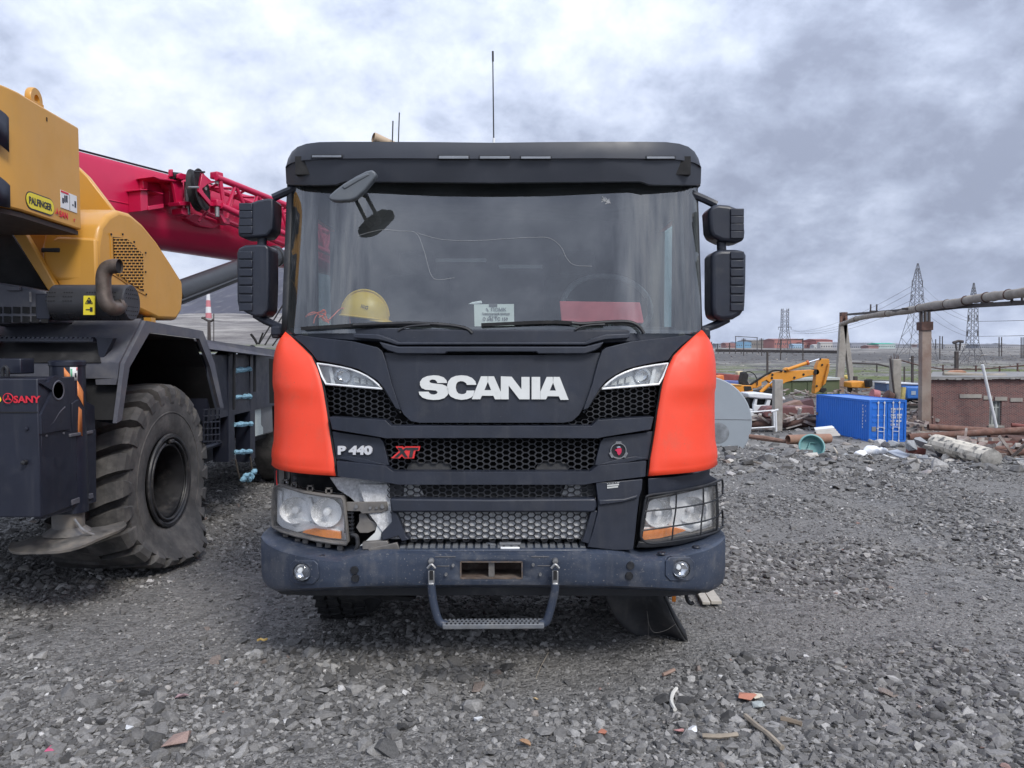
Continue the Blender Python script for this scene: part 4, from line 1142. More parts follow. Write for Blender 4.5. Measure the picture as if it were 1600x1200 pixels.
# ---- sun visor with marker lamps
def visor():
    topc = [(447.2, 258), (449, 247), (455, 236), (464, 228.5), (478, 223.5), (498, 221), (530, 220.5), (600, 220.5), (680, 221), (768, 222)]
    spl = [(446, 261), (448, 258.5), (455, 254.5), (464, 252), (478, 249.8), (498, 248.5), (530, 247.8), (600, 247.2), (680, 247.5), (768, 248)]
    bot = [(445, 285), (447, 286.5), (454, 287), (463, 287), (478, 287), (498, 287), (522, 286.5), (537, 281.5), (680, 282.5), (768, 283.5)]
    for nm, A, B, d in (('visor_top', topc, spl, 0.0), ('visor', spl, bot, 0.012)):
        cols = []
        for (ax, ay), (bx, by) in zip(A, B):
            pa, pb = atf(ax, ay, visorY(d)), atf(bx, by, visorY(d))
            up = nm == 'visor_top'
            c = []
            if up: c += [pa + Vector((0, 0.55, 0.02)), pa + Vector((0, 0.12, 0.012)), pa + Vector((0, 0.05, 0.006))]
            else: c += [pa + Vector((0, 0.05, 0))]
            lean = 0.012 if up else -0.02
            for t in np.linspace(0, 1, 5):
                p = pa.lerp(pb, t); p.y = visorY(d)(p.x, p.z) + (lean * (1 - t) ** 2 if up else 0.028 * t); c.append(p)
            c += [pb + Vector((0, 0.05 if up else 0.06, 0.0)), pb + Vector((0, 0.12 if up else 0.10, 0.012))]
            cols.append(c)
        e = cols[0]; ex = [[Vector((p.x - 0.006, max(p.y, e[4].y + q), p.z)) for p in e] for q in (0.5, 0.25, 0.08)]
        left = ex + cols; full = left + [mirx(c, XC) for c in reversed(left[:-1])]
        o = grid(nm, full, m_vis, TR, solid=0.01)
        if nm == 'visor': v = o
        else: vt = o
    for x0, x1, y0, y1 in ((485.6, 535, 241, 247), (684, 733.6, 242, 249), (748, 798, 242.5, 249), (812.5, 862, 243, 249), (1009, 1056, 243, 249)):
        f = patch('marker_lamp', [(x0, y0), (x1, y0), (x1, y1), (x0, y1)], visorY(-0.004), 0.02, m_blk2, vt, bevel=0.002)
        patch('marker_lens', [(x0 + 1.8, y0 + 1.5), (x1 - 1.8, y0 + 1.5), (x1 - 1.8, y1 - 1.2), (x0 + 1.8, y1 - 1.2)], visorY(-0.008), 0.01, mat('marker_grey', (0.22, 0.235, 0.26), 0.25, var=0.15), f, bevel=0.001)
    return v
visor()
box('header_panel', (XC, 4.42, 2.83), (2.2, 0.34, 0.10), m_dark, TR)

# ---- mirrors
def mirror(side):
    if side < 0:
        up = [(373, 340), (376, 328), (385, 319), (402, 312.5), (418, 309.5), (427, 310), (427.5, 330), (425.5, 358), (417, 369), (400, 370.5), (378, 371.5), (371.5, 368), (371, 355)]
        lo = [(369.5, 395), (372, 388), (382, 383), (400, 381.5), (416, 382), (420, 388), (420, 440), (418.5, 485), (411, 494), (398, 495), (384, 489), (372, 480), (370, 470)]
        rib0, rib1 = 374, 395; xr = 369
    else:
        up = [(1107, 330), (1110, 323), (1121, 318), (1140, 320), (1157, 326.5), (1161, 335), (1165, 362), (1163.5, 376), (1150, 379), (1128, 377), (1113, 370), (1109, 360)]
        lo = [(1112, 400), (1116, 392), (1128, 389.5), (1150, 389.5), (1164, 391), (1167, 398), (1166.5, 440), (1165, 482), (1158, 492), (1146, 499), (1128, 501), (1114, 496), (1112, 480)]
        rib0, rib1 = 1141, 1162; xr = 1166
    M_ = pxp('mirror_housing', up, 4.40, 0.17, m_blk, TR, bevel=0.022, seg=3)
    M2 = pxp('mirror_housing', lo, 4.38, 0.19, m_blk, TR, bevel=0.025, seg=3)
    for par, ys, yd, in ((M_, np.linspace(min(p[1] for p in up) + 14, max(p[1] for p in up) - 12, 4), 4.400), (M2, np.linspace(399, 480, 7), 4.380)):
        for i, y in enumerate(ys):
            a, b = at(rib0, y + (2 if side < 0 else -2) * 0, yd), at(rib1, y, yd)
            box('mirror_rib', (a + b) / 2 + Vector((0, 0, 0)), ((b - a).length, 0.020, 0.043), m_blk, par, bevel=0.004)
    Ym = 4.57
    for par, poly in ((M_, up), (M2, lo)): pxp('mirror_glass', shrink(poly, 0.9), 4.575, 0.004, m_mirror, par)
    if side < 0:
        tube('mirror_arm', [at(427, 309, 4.47), at(440, 303, 4.47), at(458, 295.5, 4.45), at(470, 291, 4.45)], 0.024, m_blk, TR, seg=8)
        tube('mirror_stem', [at(410, 368, 4.46), at(409, 386, 4.46)], [0.028, 0.028], m_blk, TR, seg=10)
        tube('mirror_arm', [at(398, 492, 4.47), at(415, 501, 4.46), at(434, 509.5, 4.44), at(447, 514, 4.40)], [0.020, 0.024, 0.022, 0.022], m_blk, TR, seg=10)
        box('mirror_mount', at(436, 517, 4.45), (0.07, 0.10, 0.06), m_blk, TR, bevel=0.012)
        box('mirror_mount', at(434, 524, 4.45), (0.05, 0.09, 0.035), m_blk2, TR, bevel=0.01)
    else:
        tube('mirror_arm', [at(1078, 301, 4.45), at(1083, 304, 4.45), at(1100, 311, 4.47), at(1119, 320, 4.47)], 0.024, m_blk, TR, seg=8)
        tube('mirror_stem', [at(1127, 376, 4.46), at(1127.5, 391, 4.46)], 0.028, m_blk, TR, seg=10)
        tube('mirror_arm', [at(1138, 499, 4.47), at(1120, 507, 4.46), at(1104, 513, 4.44), at(1092, 517, 4.40)], [0.020, 0.024, 0.022, 0.022], m_blk, TR, seg=10)
        box('mirror_mount', at(1099, 520, 4.45), (0.06, 0.10, 0.06), m_blk, TR, bevel=0.012)
        box('mirror_mount', at(1101, 527, 4.45), (0.05, 0.09, 0.035), m_blk2, TR, bevel=0.01)
mirror(-1); mirror(1)
# front mirror hung from the visor
fm = pxp('front_mirror', [(513, 309), (516, 303.5), (523, 297), (537, 286.5), (556, 275), (572, 267), (581, 265), (587, 269), (587.5, 275), (583, 281), (570, 297), (557, 309), (548, 313), (530, 314.5), (517, 313.5)], 3.93, 0.06, mat('mirror_back_grey', (0.10, 0.112, 0.125), 0.45, var=0.1, dirt=((0.2, 0.2, 0.2), 0.15, 9)), TR, bevel=0.022, seg=3)
pxp('mirror_ridge', [(533, 291), (556, 277), (574, 270), (578, 273), (560, 283), (538, 296)], 3.925, 0.02, MATS['mirror_back_grey'], fm, bevel=0.006)
pxp('mirror_glass', shrink([(516, 310), (537, 289), (572, 269), (585, 272), (570, 296), (548, 311)], 0.9), 3.992, 0.004, m_mirror, fm)
tube('mirror_arm', curve([at(560, 300, 3.99), at(572, 306, 4.05), at(566, 296, 4.16), at(560, 287, 4.22)], 5), 0.013, m_blk2, TR, seg=8)
tube('mirror_arm', curve([at(548, 304, 3.99), at(549, 310, 4.06), at(545, 300, 4.16), at(540, 288, 4.22)], 5), 0.013, m_blk2, TR, seg=8)

# ---- wipers
def wiper(pts, blade, tipdrop):
    a = tube('wiper_arm', curve([atf(x, y, screenY(-0.03)) for x, y in pts], 5), [0.010] * (5 * (len(pts) - 1)) + [0.012], m_blk2, TR, seg=8)
    q = [atf(x, y, screenY(-0.02)) for x, y in blade]
    v, f = [], []
    g = MB()
    for p0, p1 in zip(q, q[1:]): g.beam(p0, p1, 0.022, 0.018)
    g.build('wiper_blade', m_dark, a)
wiper([(738, 521), (730, 514), (712, 509.5), (684, 506.5), (640, 505), (590, 506.5), (552, 508)], [(472, 513.5), (500, 511.5), (550, 508.5), (600, 507), (660, 506.5)], 0)
tube('washer_hose', curve([atf(x, y, screenY(-0.035)) for x, y in ((622, 517), (632, 512), (648, 509), (672, 507.5))], 4), 0.006, m_blk2, TR, seg=6)
wiper([(1006, 521), (1000, 512), (990, 505), (975, 502.5), (945, 503.5), (910, 506), (893, 504.5)], [(752, 507.5), (800, 505.5), (830, 504), (870, 503), (893, 504.5)], 0)
tube('washer_hose', curve([atf(x, y, screenY(-0.035)) for x, y in ((898, 516), (908, 511), (925, 508), (945, 507))], 4), 0.006, m_blk2, TR, seg=6)

# ---- roof gear
tube('antenna', [at(771.5, 222, 4.6), at(771, 180, 4.6), at(770, 95, 4.6)], [0.004, 0.004, 0.0035], m_blk2, TR, seg=6)
tube('antenna_tip', [at(770.2, 96, 4.6), at(770, 80, 4.6)], 0.006, m_blk2, TR, seg=6)
tube('antenna_base', [at(771.6, 224, 4.6), at(771.6, 216, 4.6)], 0.008, m_lampwh, TR, seg=8)
tube('antenna', [at(613, 222, 4.9), at(614, 189, 4.9)], 0.0042, m_blk2, TR, seg=6)
tube('antenna', [at(622.5, 222, 5.2), at(624, 176, 5.2)], 0.0040, m_blk2, TR, seg=6)
hc = at(590, 217, 4.9)
horn = lathe('air_horn', [(0.030, -0.03), (0.034, -0.025), (0.025, 0.06), (0.016, 0.16), (0.010, 0.28), (0, 0.285)], hc, Vector((0.75, 0.45, -0.16)), mat('horn_cream', (0.50, 0.38, 0.26), 0.5, var=0.15), TR, seg=16)

# ---- cab interior
box('dashboard', (XC, 4.62, 1.74), (2.2, 0.42, 0.40), m_int, TR, bevel=0.05)
dash = prism('dashboard_top', [Vector((XC - 1.08, 4.24, 1.905)), Vector((XC + 1.08, 4.24, 1.905)), Vector((XC + 1.1, 4.66, 1.945)), Vector((XC - 1.1, 4.66, 1.945))], (0, 0, -0.05), mat('dash_grey', (0.055, 0.057, 0.06), 0.75, var=0.15, vs=6, dirt=((0.2, 0.195, 0.185), 0.25, 8)), TR, bevel=0.01)
swc = at(948, 478, 4.78)
ax = Vector((0, -0.75, 0.66)).normalized(); s_, u_ = frame(ax)
sw = tube('steering_wheel', [swc + (s_ * math.cos(a) + u_ * math.sin(a)) * 0.275 for a in np.linspace(0, 2 * math.pi, 37)], 0.018, mat('wheel_grip', (0.16, 0.165, 0.17), 0.35, var=0.2, vs=20), TR, seg=8, cap=False)
for a in (0.2, math.pi - 0.2, -math.pi / 2): tube('wheel_spoke', [swc - ax * 0.03, swc + (s_ * math.cos(a) + u_ * math.sin(a)) * 0.275], 0.016, m_blk2, sw, seg=6)
lathe('wheel_hub', [(0, 0.01), (0.07, 0.005), (0.08, -0.03), (0.04, -0.2)], swc - ax * 0.02, ax, m_blk2, sw, seg=16)
for sx in (-0.62, 0.60):
    st_ = thing_s = box('seat', (XC + sx, 5.55, 1.62), (0.52, 0.5, 0.16), m_seat, TR, bevel=0.05)
    box('seat_back', (XC + sx, 5.82, 2.02), (0.50, 0.14, 0.72), m_seat, st_, bevel=0.05)
    box('head_rest', (XC + sx, 5.83, 2.46), (0.28, 0.11, 0.2), m_seat, st_, bevel=0.04)
for x0, x1, z in ((-0.55, -0.1, 2.52), (0.0, 0.35, 2.47)):
    box('rear_shelf_rail', (XC + (x0 + x1) / 2, 6.07, z), (x1 - x0, 0.03, 0.03), m_lampwh, TR)

# ---- chassis, axle, wheels below
for sx in (-0.40, 0.40): box('frame_rail', (XC + sx, 8.0, 0.92), (0.09, 7.2, 0.28), m_dark, TR)
box('front_beam', (XC, 4.32, 0.72), (2.1, 0.16, 0.28), m_dark, TR, bevel=0.02)
box('radiator', (XC, 4.62, 1.0), (1.2, 0.25, 0.65), m_dark, TR)
box('engine_sump', (XC, 5.35, 0.72), (0.6, 1.2, 0.5), m_dark, TR, bevel=0.08)
tube('front_axle', [(XC - 0.95, 5.28, 0.46), (XC - 0.5, 5.28, 0.40), (XC + 0.5, 5.28, 0.40), (XC + 0.95, 5.28, 0.46)], 0.07, m_dark, TR, seg=10)
def truck_wheel(x, y, sd, wd=0.34, r=0.53):
    z0 = 0.46
    t = lathe('wheel', [(0.29, -wd / 2), (0.36, -wd / 2 - 0.01), (r - 0.05, -wd / 2), (r - 0.012, -wd / 2 + 0.035), (r - 0.012, wd / 2 - 0.035), (r - 0.05, wd / 2), (0.36, wd / 2 + 0.01), (0.29, wd / 2)], (x, y, z0), (1, 0, 0), m_rub, TR, seg=48)
    g = MB()
    for k in range(40):
        a = 2 * math.pi * k / 40
        rm = Matrix.Rotation(a, 3, 'X')
        for j in range(4):
            off = (j - 1.5) * wd * 0.245
            g.box(Vector((x, y, z0)) + rm @ Vector((off, 0.02 * (j % 2), r - 0.010)), (wd * 0.21, 0.066, 0.030), rm @ rotz(0.25 * (1 if j % 2 else -1)))
    g.build('tyre_blocks', m_rub, t)
    lathe('rim', [(0.0, sd * 0.05), (0.16, sd * 0.05), (0.2, -sd * 0.02), (0.27, -sd * 0.02), (0.295, sd * wd / 2)], (x, y, z0), (1, 0, 0), m_steel, t, seg=24)
truck_wheel(-1.12, 5.28, -1); truck_wheel(0.86, 5.28, 1)
for y in (9.4, 10.75):
    for sd in (-1, 1): truck_wheel(XC + sd * 0.93, y, sd, 0.6)
    tube('rear_axle', [(XC - 0.9, y, 0.46), (XC + 0.9, y, 0.46)], 0.1, m_dark, TR, seg=10)
# mud flap in front of the right wheel
def flap():
    rows = []
    L_ = [(944, 928), (952, 948), (963, 968), (980, 985), (998, 995), (1016, 999), (1032, 999)]
    Rr = [(1035, 927), (1042, 945), (1050, 963), (1058, 978), (1065, 990), (1070, 998), (1073, 1003)]
    Z = [4.42, 4.44, 4.46, 4.50, 4.53, 4.56, 4.58]
    for (a, b, y) in zip(L_, Rr, Z):
        pa, pb = at(a[0], a[1], y + 0.10), at(b[0], b[1], y)
        r = []
        for t in np.linspace(0, 1, 10):
            p = pa.lerp(pb, t); p.y += 0.07 * math.sin(math.pi * t); r.append(p)
        rows.append(r)
    o = grid('mud_flap', rows, mat('flap_plastic', (0.035, 0.036, 0.040), 0.6, var=0.25, vs=8, dirt=((0.10, 0.095, 0.09), 0.45, 5), streak=((0.13, 0.125, 0.12), 0.4, 20)), TR, solid=0.01)
    rows2 = [[r[-1], r[-1] + Vector((0.012, 0.12, 0.02)), r[-1] + Vector((0.0, 0.26, 0.03))] for r in rows]
    grid('flap_side', rows2, m_blk2, o, solid=0.01)
    box('side_reflector', at(1053, 935, 4.40), (0.022, 0.012, 0.04), m_amb, o, bevel=0.003)
    tube('wire', curve([at(1012, 960, 4.42), at(1014, 975, 4.43), at(1022, 988, 4.44), at(1040, 985, 4.45), at(1056, 975, 4.46)], 4), 0.0012, m_grim, o, seg=4)
    tube('wire', [at(1011, 955, 4.42), at(1013, 975, 4.43), at(1013, 999, 4.44)], 0.0012, m_grim, o, seg=4)
flap()
tube('hanging_hose', curve([at(1072, 928, 4.5), at(1074, 937, 4.5), at(1079, 943, 4.5), at(1084, 941, 4.5)], 5), 0.012, m_blk2, TR, seg=8)
# splash guard with the torn lower edge on the left
patch('splash_guard', [(480, 928), (600, 930), (650, 934), (640, 940), (606, 938), (580, 934), (560, 940), (540, 934)], bumpY(0.35), 0.04, m_dark, TR, bevel=0.004)

# ---- things lying in the windscreen
hc = at(573, 503, 4.40)
def hard_hat():
    m = mat('hat_yellow', (0.62, 0.40, 0.03), 0.4, var=0.06, vs=8, dirt=((0.45, 0.32, 0.10), 0.2, 14))
    c = at(570, 498, 4.42); c.z += 0.004
    V, Fc = [], []; n, k = 28, 9
    for i in range(k + 1):
        t = i / k * math.pi / 2
        for j in range(n):
            a = 2 * math.pi * j / n
            V.append(c + Vector((0.142 * math.cos(t) * math.cos(a), 0.112 * math.cos(t) * math.sin(a), 0.165 * math.sin(t) ** 0.92)))
    for i in range(k):
        for j in range(n):
            b = i * n; Fc.append((b + j, b + (j + 1) % n, b + n + (j + 1) % n, b + n + j))
    rot = Matrix.Translation(c) @ Matrix.Rotation(R(7), 4, 'Y') @ Matrix.Translation(-c)
    T_ = thing('hard_hat', 'yellow hard hat lying behind the truck windscreen', 'helmet', c)
    obj('shell', [rot @ v for v in V], Fc, m, T_, smooth=True)
    br = []
    for j in range(-7, 8):
        a = j / 7 * 1.25; w_ = 0.07 * math.cos(a * 1.1) + 0.006
        br.append([rot @ (c + Vector((0.138 * math.cos(a), 0.108 * math.sin(a), 0.004))), rot @ (c + Vector(((0.142 + w_) * math.cos(a), 0.112 * math.sin(a) * 1.02, -0.012)))])
    grid('brim', br, m, T_, solid=0.004)
    rim = [rot @ (c + Vector((0.146 * math.cos(a), 0.116 * math.sin(a), 0.0))) for a in np.linspace(0, 2 * math.pi, 30)]
    tube('rim', rim, 0.005, m, T_, seg=6, cap=False)
    ridge = [rot @ (c + Vector((0.141 * math.cos(t), -0.045 * math.sin(t), 0.160 * math.sin(t) ** 0.92))) for t in np.linspace(0.15, 2.9, 18)]
    tube('crest', ridge, 0.006, m, T_, seg=8)
    text_mesh('hat_print', 'IIIG', 0.03, m_blk2, T_, rot @ (c + Vector((-0.01, -0.112, 0.055))), (0.95, 0, -0.3), (0.25, 0.35, 0.9), 0.001)
hard_hat()
tw = m_twine = mat('twine_coral', (0.85, 0.16, 0.09), 0.6, var=0.1)
T_ = thing('twine', 'tangled coral orange twine on the dashboard beside the hard hat', 'twine', at(500, 505, 4.36))
for pl in ([(478, 495), (483, 490), (492, 488), (500, 493), (508, 499), (514, 505)], [(490, 505), (493, 495), (500, 489), (508, 492), (512, 500), (520, 494), (530, 484), (537, 482), (545, 492), (547, 505)], [(478, 494), (488, 491), (502, 487), (508, 485), (506, 492), (498, 496)], [(500, 488), (506, 484), (509, 490), (503, 498), (512, 503), (516, 498)]):
    tube('strand', curve([at(x, y, 4.36 + 0.01 * ((x * 7) % 3)) for x, y in pl], 5), 0.0035, tw, T_, seg=5)
T_ = thing('pass_card', 'white permit card with grey lettering propped behind the windscreen', 'card', at(771, 508, 4.26))
pc = pxp('card', [(740.5, 475.5), (803, 475), (803.5, 509), (741.5, 510)], 4.26, 0.003, mat('card_white', (0.72, 0.75, 0.70), 0.6, var=0.04), T_)
pxp('tape', [(764, 474.5), (777, 474.5), (777, 479.5), (764, 479.5)], 4.257, 0.002, mat('tape_grey', (0.10, 0.10, 0.10), 0.5), pc)
m_ink = mat('print_grey', (0.22, 0.23, 0.24), 0.7); m_ink2 = mat('print_dark', (0.09, 0.095, 0.10), 0.7)
for s, x0, yb, sz, mm, sx in (('\u25E3 \u041F\u0421\u041C\u041A' if False else '\u041F\u0421\u041C\u041A', 767, 486, 0.026, m_ink, 1.1), ('\u0422\u0440\u0430\u043D\u0441\u043F\u043E\u0440\u0442\u043D\u044B\u0439 \u043F\u0440\u043E\u043F\u0443\u0441\u043A', 753, 491.5, 0.0145, m_ink2, 0.95), ('\u2116 2-187', 764, 495.5, 0.013, m_ink, 1.0), ('\u041E 646 \u0422\u0421 159', 754, 501, 0.0265, m_ink2, 0.90)):
    text_mesh('print', s, sz, mm, pc, at(x0, yb, 4.2555), (1, 0, 0), (0, 0, 1), 0.0006, 0.0005, sx)
pxp('print', [(759, 481.5), (761, 481.5), (764, 486), (762, 486)], 4.2555, 0.001, m_ink, pc)
T_ = thing('red_folder', 'faded red folder lying against the windscreen before the steering wheel', 'folder', at(940, 503, 4.27))
m_fold = mat('folder_red', (0.50, 0.10, 0.115), 0.55, var=0.12, vs=14)
fo = pxp('cover', [(874.5, 470.5), (1000, 472.5), (1006, 503), (1003, 506), (877, 502)], 4.27, 0.012, m_fold, T_, bevel=0.003)
pxp('cover_edge', [(878, 499), (1003, 502), (1004, 505), (879, 503)], 4.262, 0.006, m_fold, T_, bevel=0.002)
T_ = tag(pxp('rolled_paper', [(731, 475), (738, 472), (752, 469.5), (753.5, 474), (741, 476)], 4.30, 0.02, mat('paper_white', (0.75, 0.76, 0.76), 0.6), None, bevel=0.004), 'small roll of white paper behind the top corner of the permit card', 'paper')
# broken lever left on the tread plate
c0 = at(790, 853, 3.95)
T_ = thing('broken_lever', 'small broken grey lever lying on the tread plate above the bumper', 'lever', c0)
box('grip', at(797, 851.5, 3.95) + Vector((0, 0, 0.006)), (0.115, 0.035, 0.018), m_tread, T_, bevel=0.006)
tube('arm', curve([at(774, 852.5, 3.96), at(768, 850.5, 3.96), at(762, 849.5, 3.97), at(759, 852, 3.97)], 4), 0.008, m_tread, T_, seg=8)
box('tab', at(797, 857.5, 3.90) + Vector((0, 0, 0.004)), (0.10, 0.012, 0.012), m_lampwh, T_, bevel=0.003)
# ================================================================ the mobile crane on the left
c_yel = mat('crane_yellow', (0.55, 0.275, 0.040), 0.42, var=0.05, vs=2, coat=0.15, dirt=((0.42, 0.26, 0.10), 0.15, 5), streak=((0.40, 0.23, 0.09), 0.18, 12))
c_red = mat('crane_magenta', (0.50, 0.009, 0.062), 0.36, var=0.07, vs=3, coat=0.3, dirt=((0.35, 0.03, 0.06), 0.12, 6))
c_nav = mat('crane_navy', (0.013, 0.0155, 0.027), 0.4, var=0.15, vs=4, dirt=((0.06, 0.06, 0.065), 0.16, 6), streak=((0.09, 0.09, 0.095), 0.2, 16))
c_gry = mat('fender_grey', (0.085, 0.088, 0.108), 0.5, var=0.15, vs=5, dirt=((0.16, 0.155, 0.15), 0.42, 5), streak=((0.14, 0.135, 0.13), 0.3, 10))
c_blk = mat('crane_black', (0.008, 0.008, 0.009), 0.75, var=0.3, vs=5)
c_cyl = mat('cylinder_grey', (0.055, 0.058, 0.062), 0.35, metal=0.4, var=0.12, vs=4)
c_tyre = mat('big_tyre', (0.055, 0.053, 0.052), 0.8, var=0.25, vs=6, bump=0.2, bs=40, dirt=((0.15, 0.14, 0.13), 0.48, 5))
c_wht = mat('label_white', (0.68, 0.69, 0.68), 0.5, var=0.05)
c_lred = mat('label_red', (0.60, 0.02, 0.04), 0.5, var=0.05)
c_lyel = mat('label_yellow', (0.75, 0.62, 0.03), 0.45, var=0.05)
c_ora = mat('chevron_orange', (0.72, 0.25, 0.08), 0.5, var=0.08)
c_box = mat('tank_grey', (0.13, 0.135, 0.14), 0.45, var=0.1, dirt=((0.15, 0.145, 0.14), 0.2, 5))
c_rag = mat('rag_blue', (0.22, 0.40, 0.50), 0.9, var=0.35, vs=30, bump=0.6, bs=60)
c_pipe = mat('exhaust_steel', (0.13, 0.105, 0.09), 0.5, metal=0.6, var=0.35, vs=14, dirt=((0.10, 0.06, 0.04), 0.3, 12))

CRN = thing('mobile_crane', 'yellow rough terrain crane with magenta boom and one flat tyre beside the truck', 'crane', (-3.6, 7.5, 0))

# ---- counterweight
def fx(Y): return -3.055 - 0.055 * (Y - 4.7) / 0.8
plan = [(-3.11, 5.5), (fx(5.1), 5.1), (-3.055, 4.75), (-3.062, 4.66), (-3.085, 4.54), (-3.14, 4.42), (-3.23, 4.32), (-3.38, 4.24), (-3.6, 4.2), (-5.7, 4.2), (-5.7, 5.5)]
v, f = prism_data([Vector((x, y, 2.67)) for x, y in plan], (0, 0, 0.73))
cw_ = obj('counterweight', v, f, c_yel, CRN, bevel=0.012)
pl = [Vector((x, y, 2.664)) for x, y in plan]
prism('underside', [p + Vector((0.0 if p.x < -5 else -0.02, 0.02 if p.y < 5 else -0.01, 0)) for p in pl], (0, 0, -0.03), mat('underside_brown', (0.05, 0.035, 0.03), 0.8, var=0.2), cw_)
# black stripes round its rear corner
def surf(px):
    """point on the curved flank that shows at that column"""
    for (a, b) in zip(plan[1:9], plan[2:10]):
        pa, pb = 800 + a[0] * F / a[1], 800 + b[0] * F / b[1]
        if pb <= px <= pa:
            t = (px - pa) / (pb - pa); return a[1] + (b[1] - a[1]) * t
    return 4.4
for (top, bot) in (([(14, 184), (9, 178), (0, 171), (-14, 163), (-40, 152), (-70, 142)], [(14.5, 238), (9, 233), (0, 226), (-14, 217), (-40, 204), (-70, 190)]), ([(16, 290), (9, 283), (0, 276), (-14, 266), (-40, 250), (-70, 236)], [(16.5, 325), (9, 324), (0, 322), (-14, 319), (-40, 314), (-70, 309)])):
    grid('stripe', [[at(x, y, surf(x) - 0.006) for x, y in top], [at(x, y, surf(x) - 0.006) for x, y in bot]], c_nav, cw_, solid=0.003)
# lifting eye
ec = Vector((-3.13, 5.02, 3.44))
lathe('lifting_eye', [(0.034, -0.02), (0.074, -0.02), (0.078, -0.014), (0.078, 0.014), (0.074, 0.02), (0.034, 0.02), (0.034, -0.02)], ec, (1, 0.1, 0), c_yel, cw_, seg=24)
box('eye_foot', ec + Vector((0, 0, -0.045)), (0.038, 0.15, 0.07), c_yel, cw_)
# maker's plate: yellow oval with dark rim
def oval(cy, cz, hw, hh, off, n=8):
    P = []
    for s, base in ((1, -math.pi / 2), (-1, math.pi / 2)):
        for k in range(n + 1):
            a = base + math.pi * k / n
            y = cy + s * (hw - hh) + hh * math.cos(a); z = cz + hh * math.sin(a)
            P.append(Vector((fx(y) + off, y, z)))
    return P
pc_ = at(71, 329, 4.955)
plate = prism('maker_plate', oval(4.96, 2.755, 0.168, 0.057, 0.005), (-0.004, 0, 0), c_nav, cw_)
prism('plate_field', oval(4.96, 2.755, 0.160, 0.049, 0.008), (-0.003, 0, 0), c_lyel, plate)
ux = Vector((fx(5.2) - fx(4.8), 0.4, 0)).normalized()
text_mesh('plate_lettering', 'PALFINGER', 0.062, c_nav, plate, (fx(4.82) + 0.009, 4.822, 2.733), ux, (0, 0, 1), 0.001, 0.0016, 0.86)
text_mesh('small_lettering', 'SAN', 0.060, c_lred, cw_, (fx(5.2) + 0.004, 5.195, 2.715), ux, (0, 0, 1), 0.001, 0.001, 1.0)
text_mesh('small_lettering', 'r', 0.045, c_lred, cw_, (fx(5.37) + 0.004, 5.385, 2.712), ux, (0, 0, 1), 0.001, 0.001, 1.0)
lg = Vector((fx(5.16) + 0.004, 5.165, 2.737))
for a in (90, 210, 330):
    d = Vector((0, math.cos(R(a)), math.sin(R(a)))); t = Vector((0, -d.z, d.y))
    prism('maker_star', [lg - t * 0.007, lg + t * 0.007, lg + d * 0.028], (0.002, 0, 0), c_lred, cw_)
wl = prism('warning_label', [Vector((fx(y) + 0.004, y, z)) for y, z in ((5.215, 2.90), (5.435, 2.90), (5.435, 2.78), (5.215, 2.78))], (-0.003, 0, 0), c_wht, cw_)
def onw(y0, y1, z0, z1, m_): prism('label_print', [Vector((fx(y) + 0.006, y, z)) for y, z in ((y0, z1), (y1, z1), (y1, z0), (y0, z0))], (-0.002, 0, 0), m_, wl)
onw(5.22, 5.32, 2.885, 2.897, c_lred); onw(5.235, 5.255, 2.815, 2.85, c_nav); onw(5.262, 5.278, 2.825, 2.872, c_nav); onw(5.285, 5.305, 2.83, 2.875, c_nav); onw(5.40, 5.42, 2.815, 2.86, c_nav); onw(5.37, 5.385, 2.82, 2.832, c_nav); onw(5.33, 5.335, 2.785, 2.89, m_ink)
box('bolt_mark', (fx(5.07) + 0.002, 5.07, 3.33), (0.004, 0.010, 0.025), c_blk, cw_)

# ---- slewing frame behind it
pxp('slew_plate', [(118, 258), (137, 276), (178, 330), (150, 345), (100, 345)], 6.25, 0.06, c_yel, CRN, bevel=0.01)
pxp('slew_frame', [(-40, 340), (160, 330), (170, 470), (-40, 470)], 6.35, 0.25, c_yel, CRN, bevel=0.01)
pxp('frame_brace', [(13, 355), (33, 355), (62, 404), (90, 452), (79, 461)], 5.52, 0.06, c_yel, CRN, bevel=0.008)
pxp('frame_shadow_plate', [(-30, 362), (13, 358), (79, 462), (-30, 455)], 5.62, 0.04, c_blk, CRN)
pxp('frame_rib', [(36, 366), (88, 366), (88, 400), (84, 440)], 5.72, 0.05, c_yel, CRN, bevel=0.008)

# ---- engine hood
hs = [(152, 384), (158, 352), (170, 336), (186, 328), (204, 333), (224, 350), (245, 376), (266, 408), (286, 440), (287, 462), (285, 486), (276, 501), (248, 500), (200, 478), (152, 441)]
_h0, _h1 = at(152, 400, 5.62), at(287, 450, 6.97)
_hn = Vector((_h1.y - _h0.y, _h0.x - _h1.x, 0)).normalized()
def hoodY(px):
    """depth of the flat hood side at that column"""
    k = (px - 800) / F; return (_hn.x * _h0.x + _hn.y * _h0.y) / (_hn.x * k + _hn.y)
pts = [at(x, y, hoodY(x)) for x, y in hs]
hood_c = prism('engine_hood', pts, (-0.40, -0.02, 0), c_yel, CRN, bevel=0.035, seg=3)
gp = [(175, 370), (196, 372), (205, 380), (222, 397), (223, 455), (206, 446), (190, 434), (177, 426)]
hm = prism('hood_mesh_panel', [at(x, y, hoodY(x)) + Vector((0.006, 0, 0)) for x, y in shrink(gp, 1.14)], (-0.01, 0, 0), c_yel, hood_c)
prism('mesh_opening', [at(x, y, hoodY(x)) + Vector((0.009, 0, 0)) for x, y in gp], (-0.004, 0, 0), c_blk, hood_c)
g = MB(); row = 0; y = 368.0
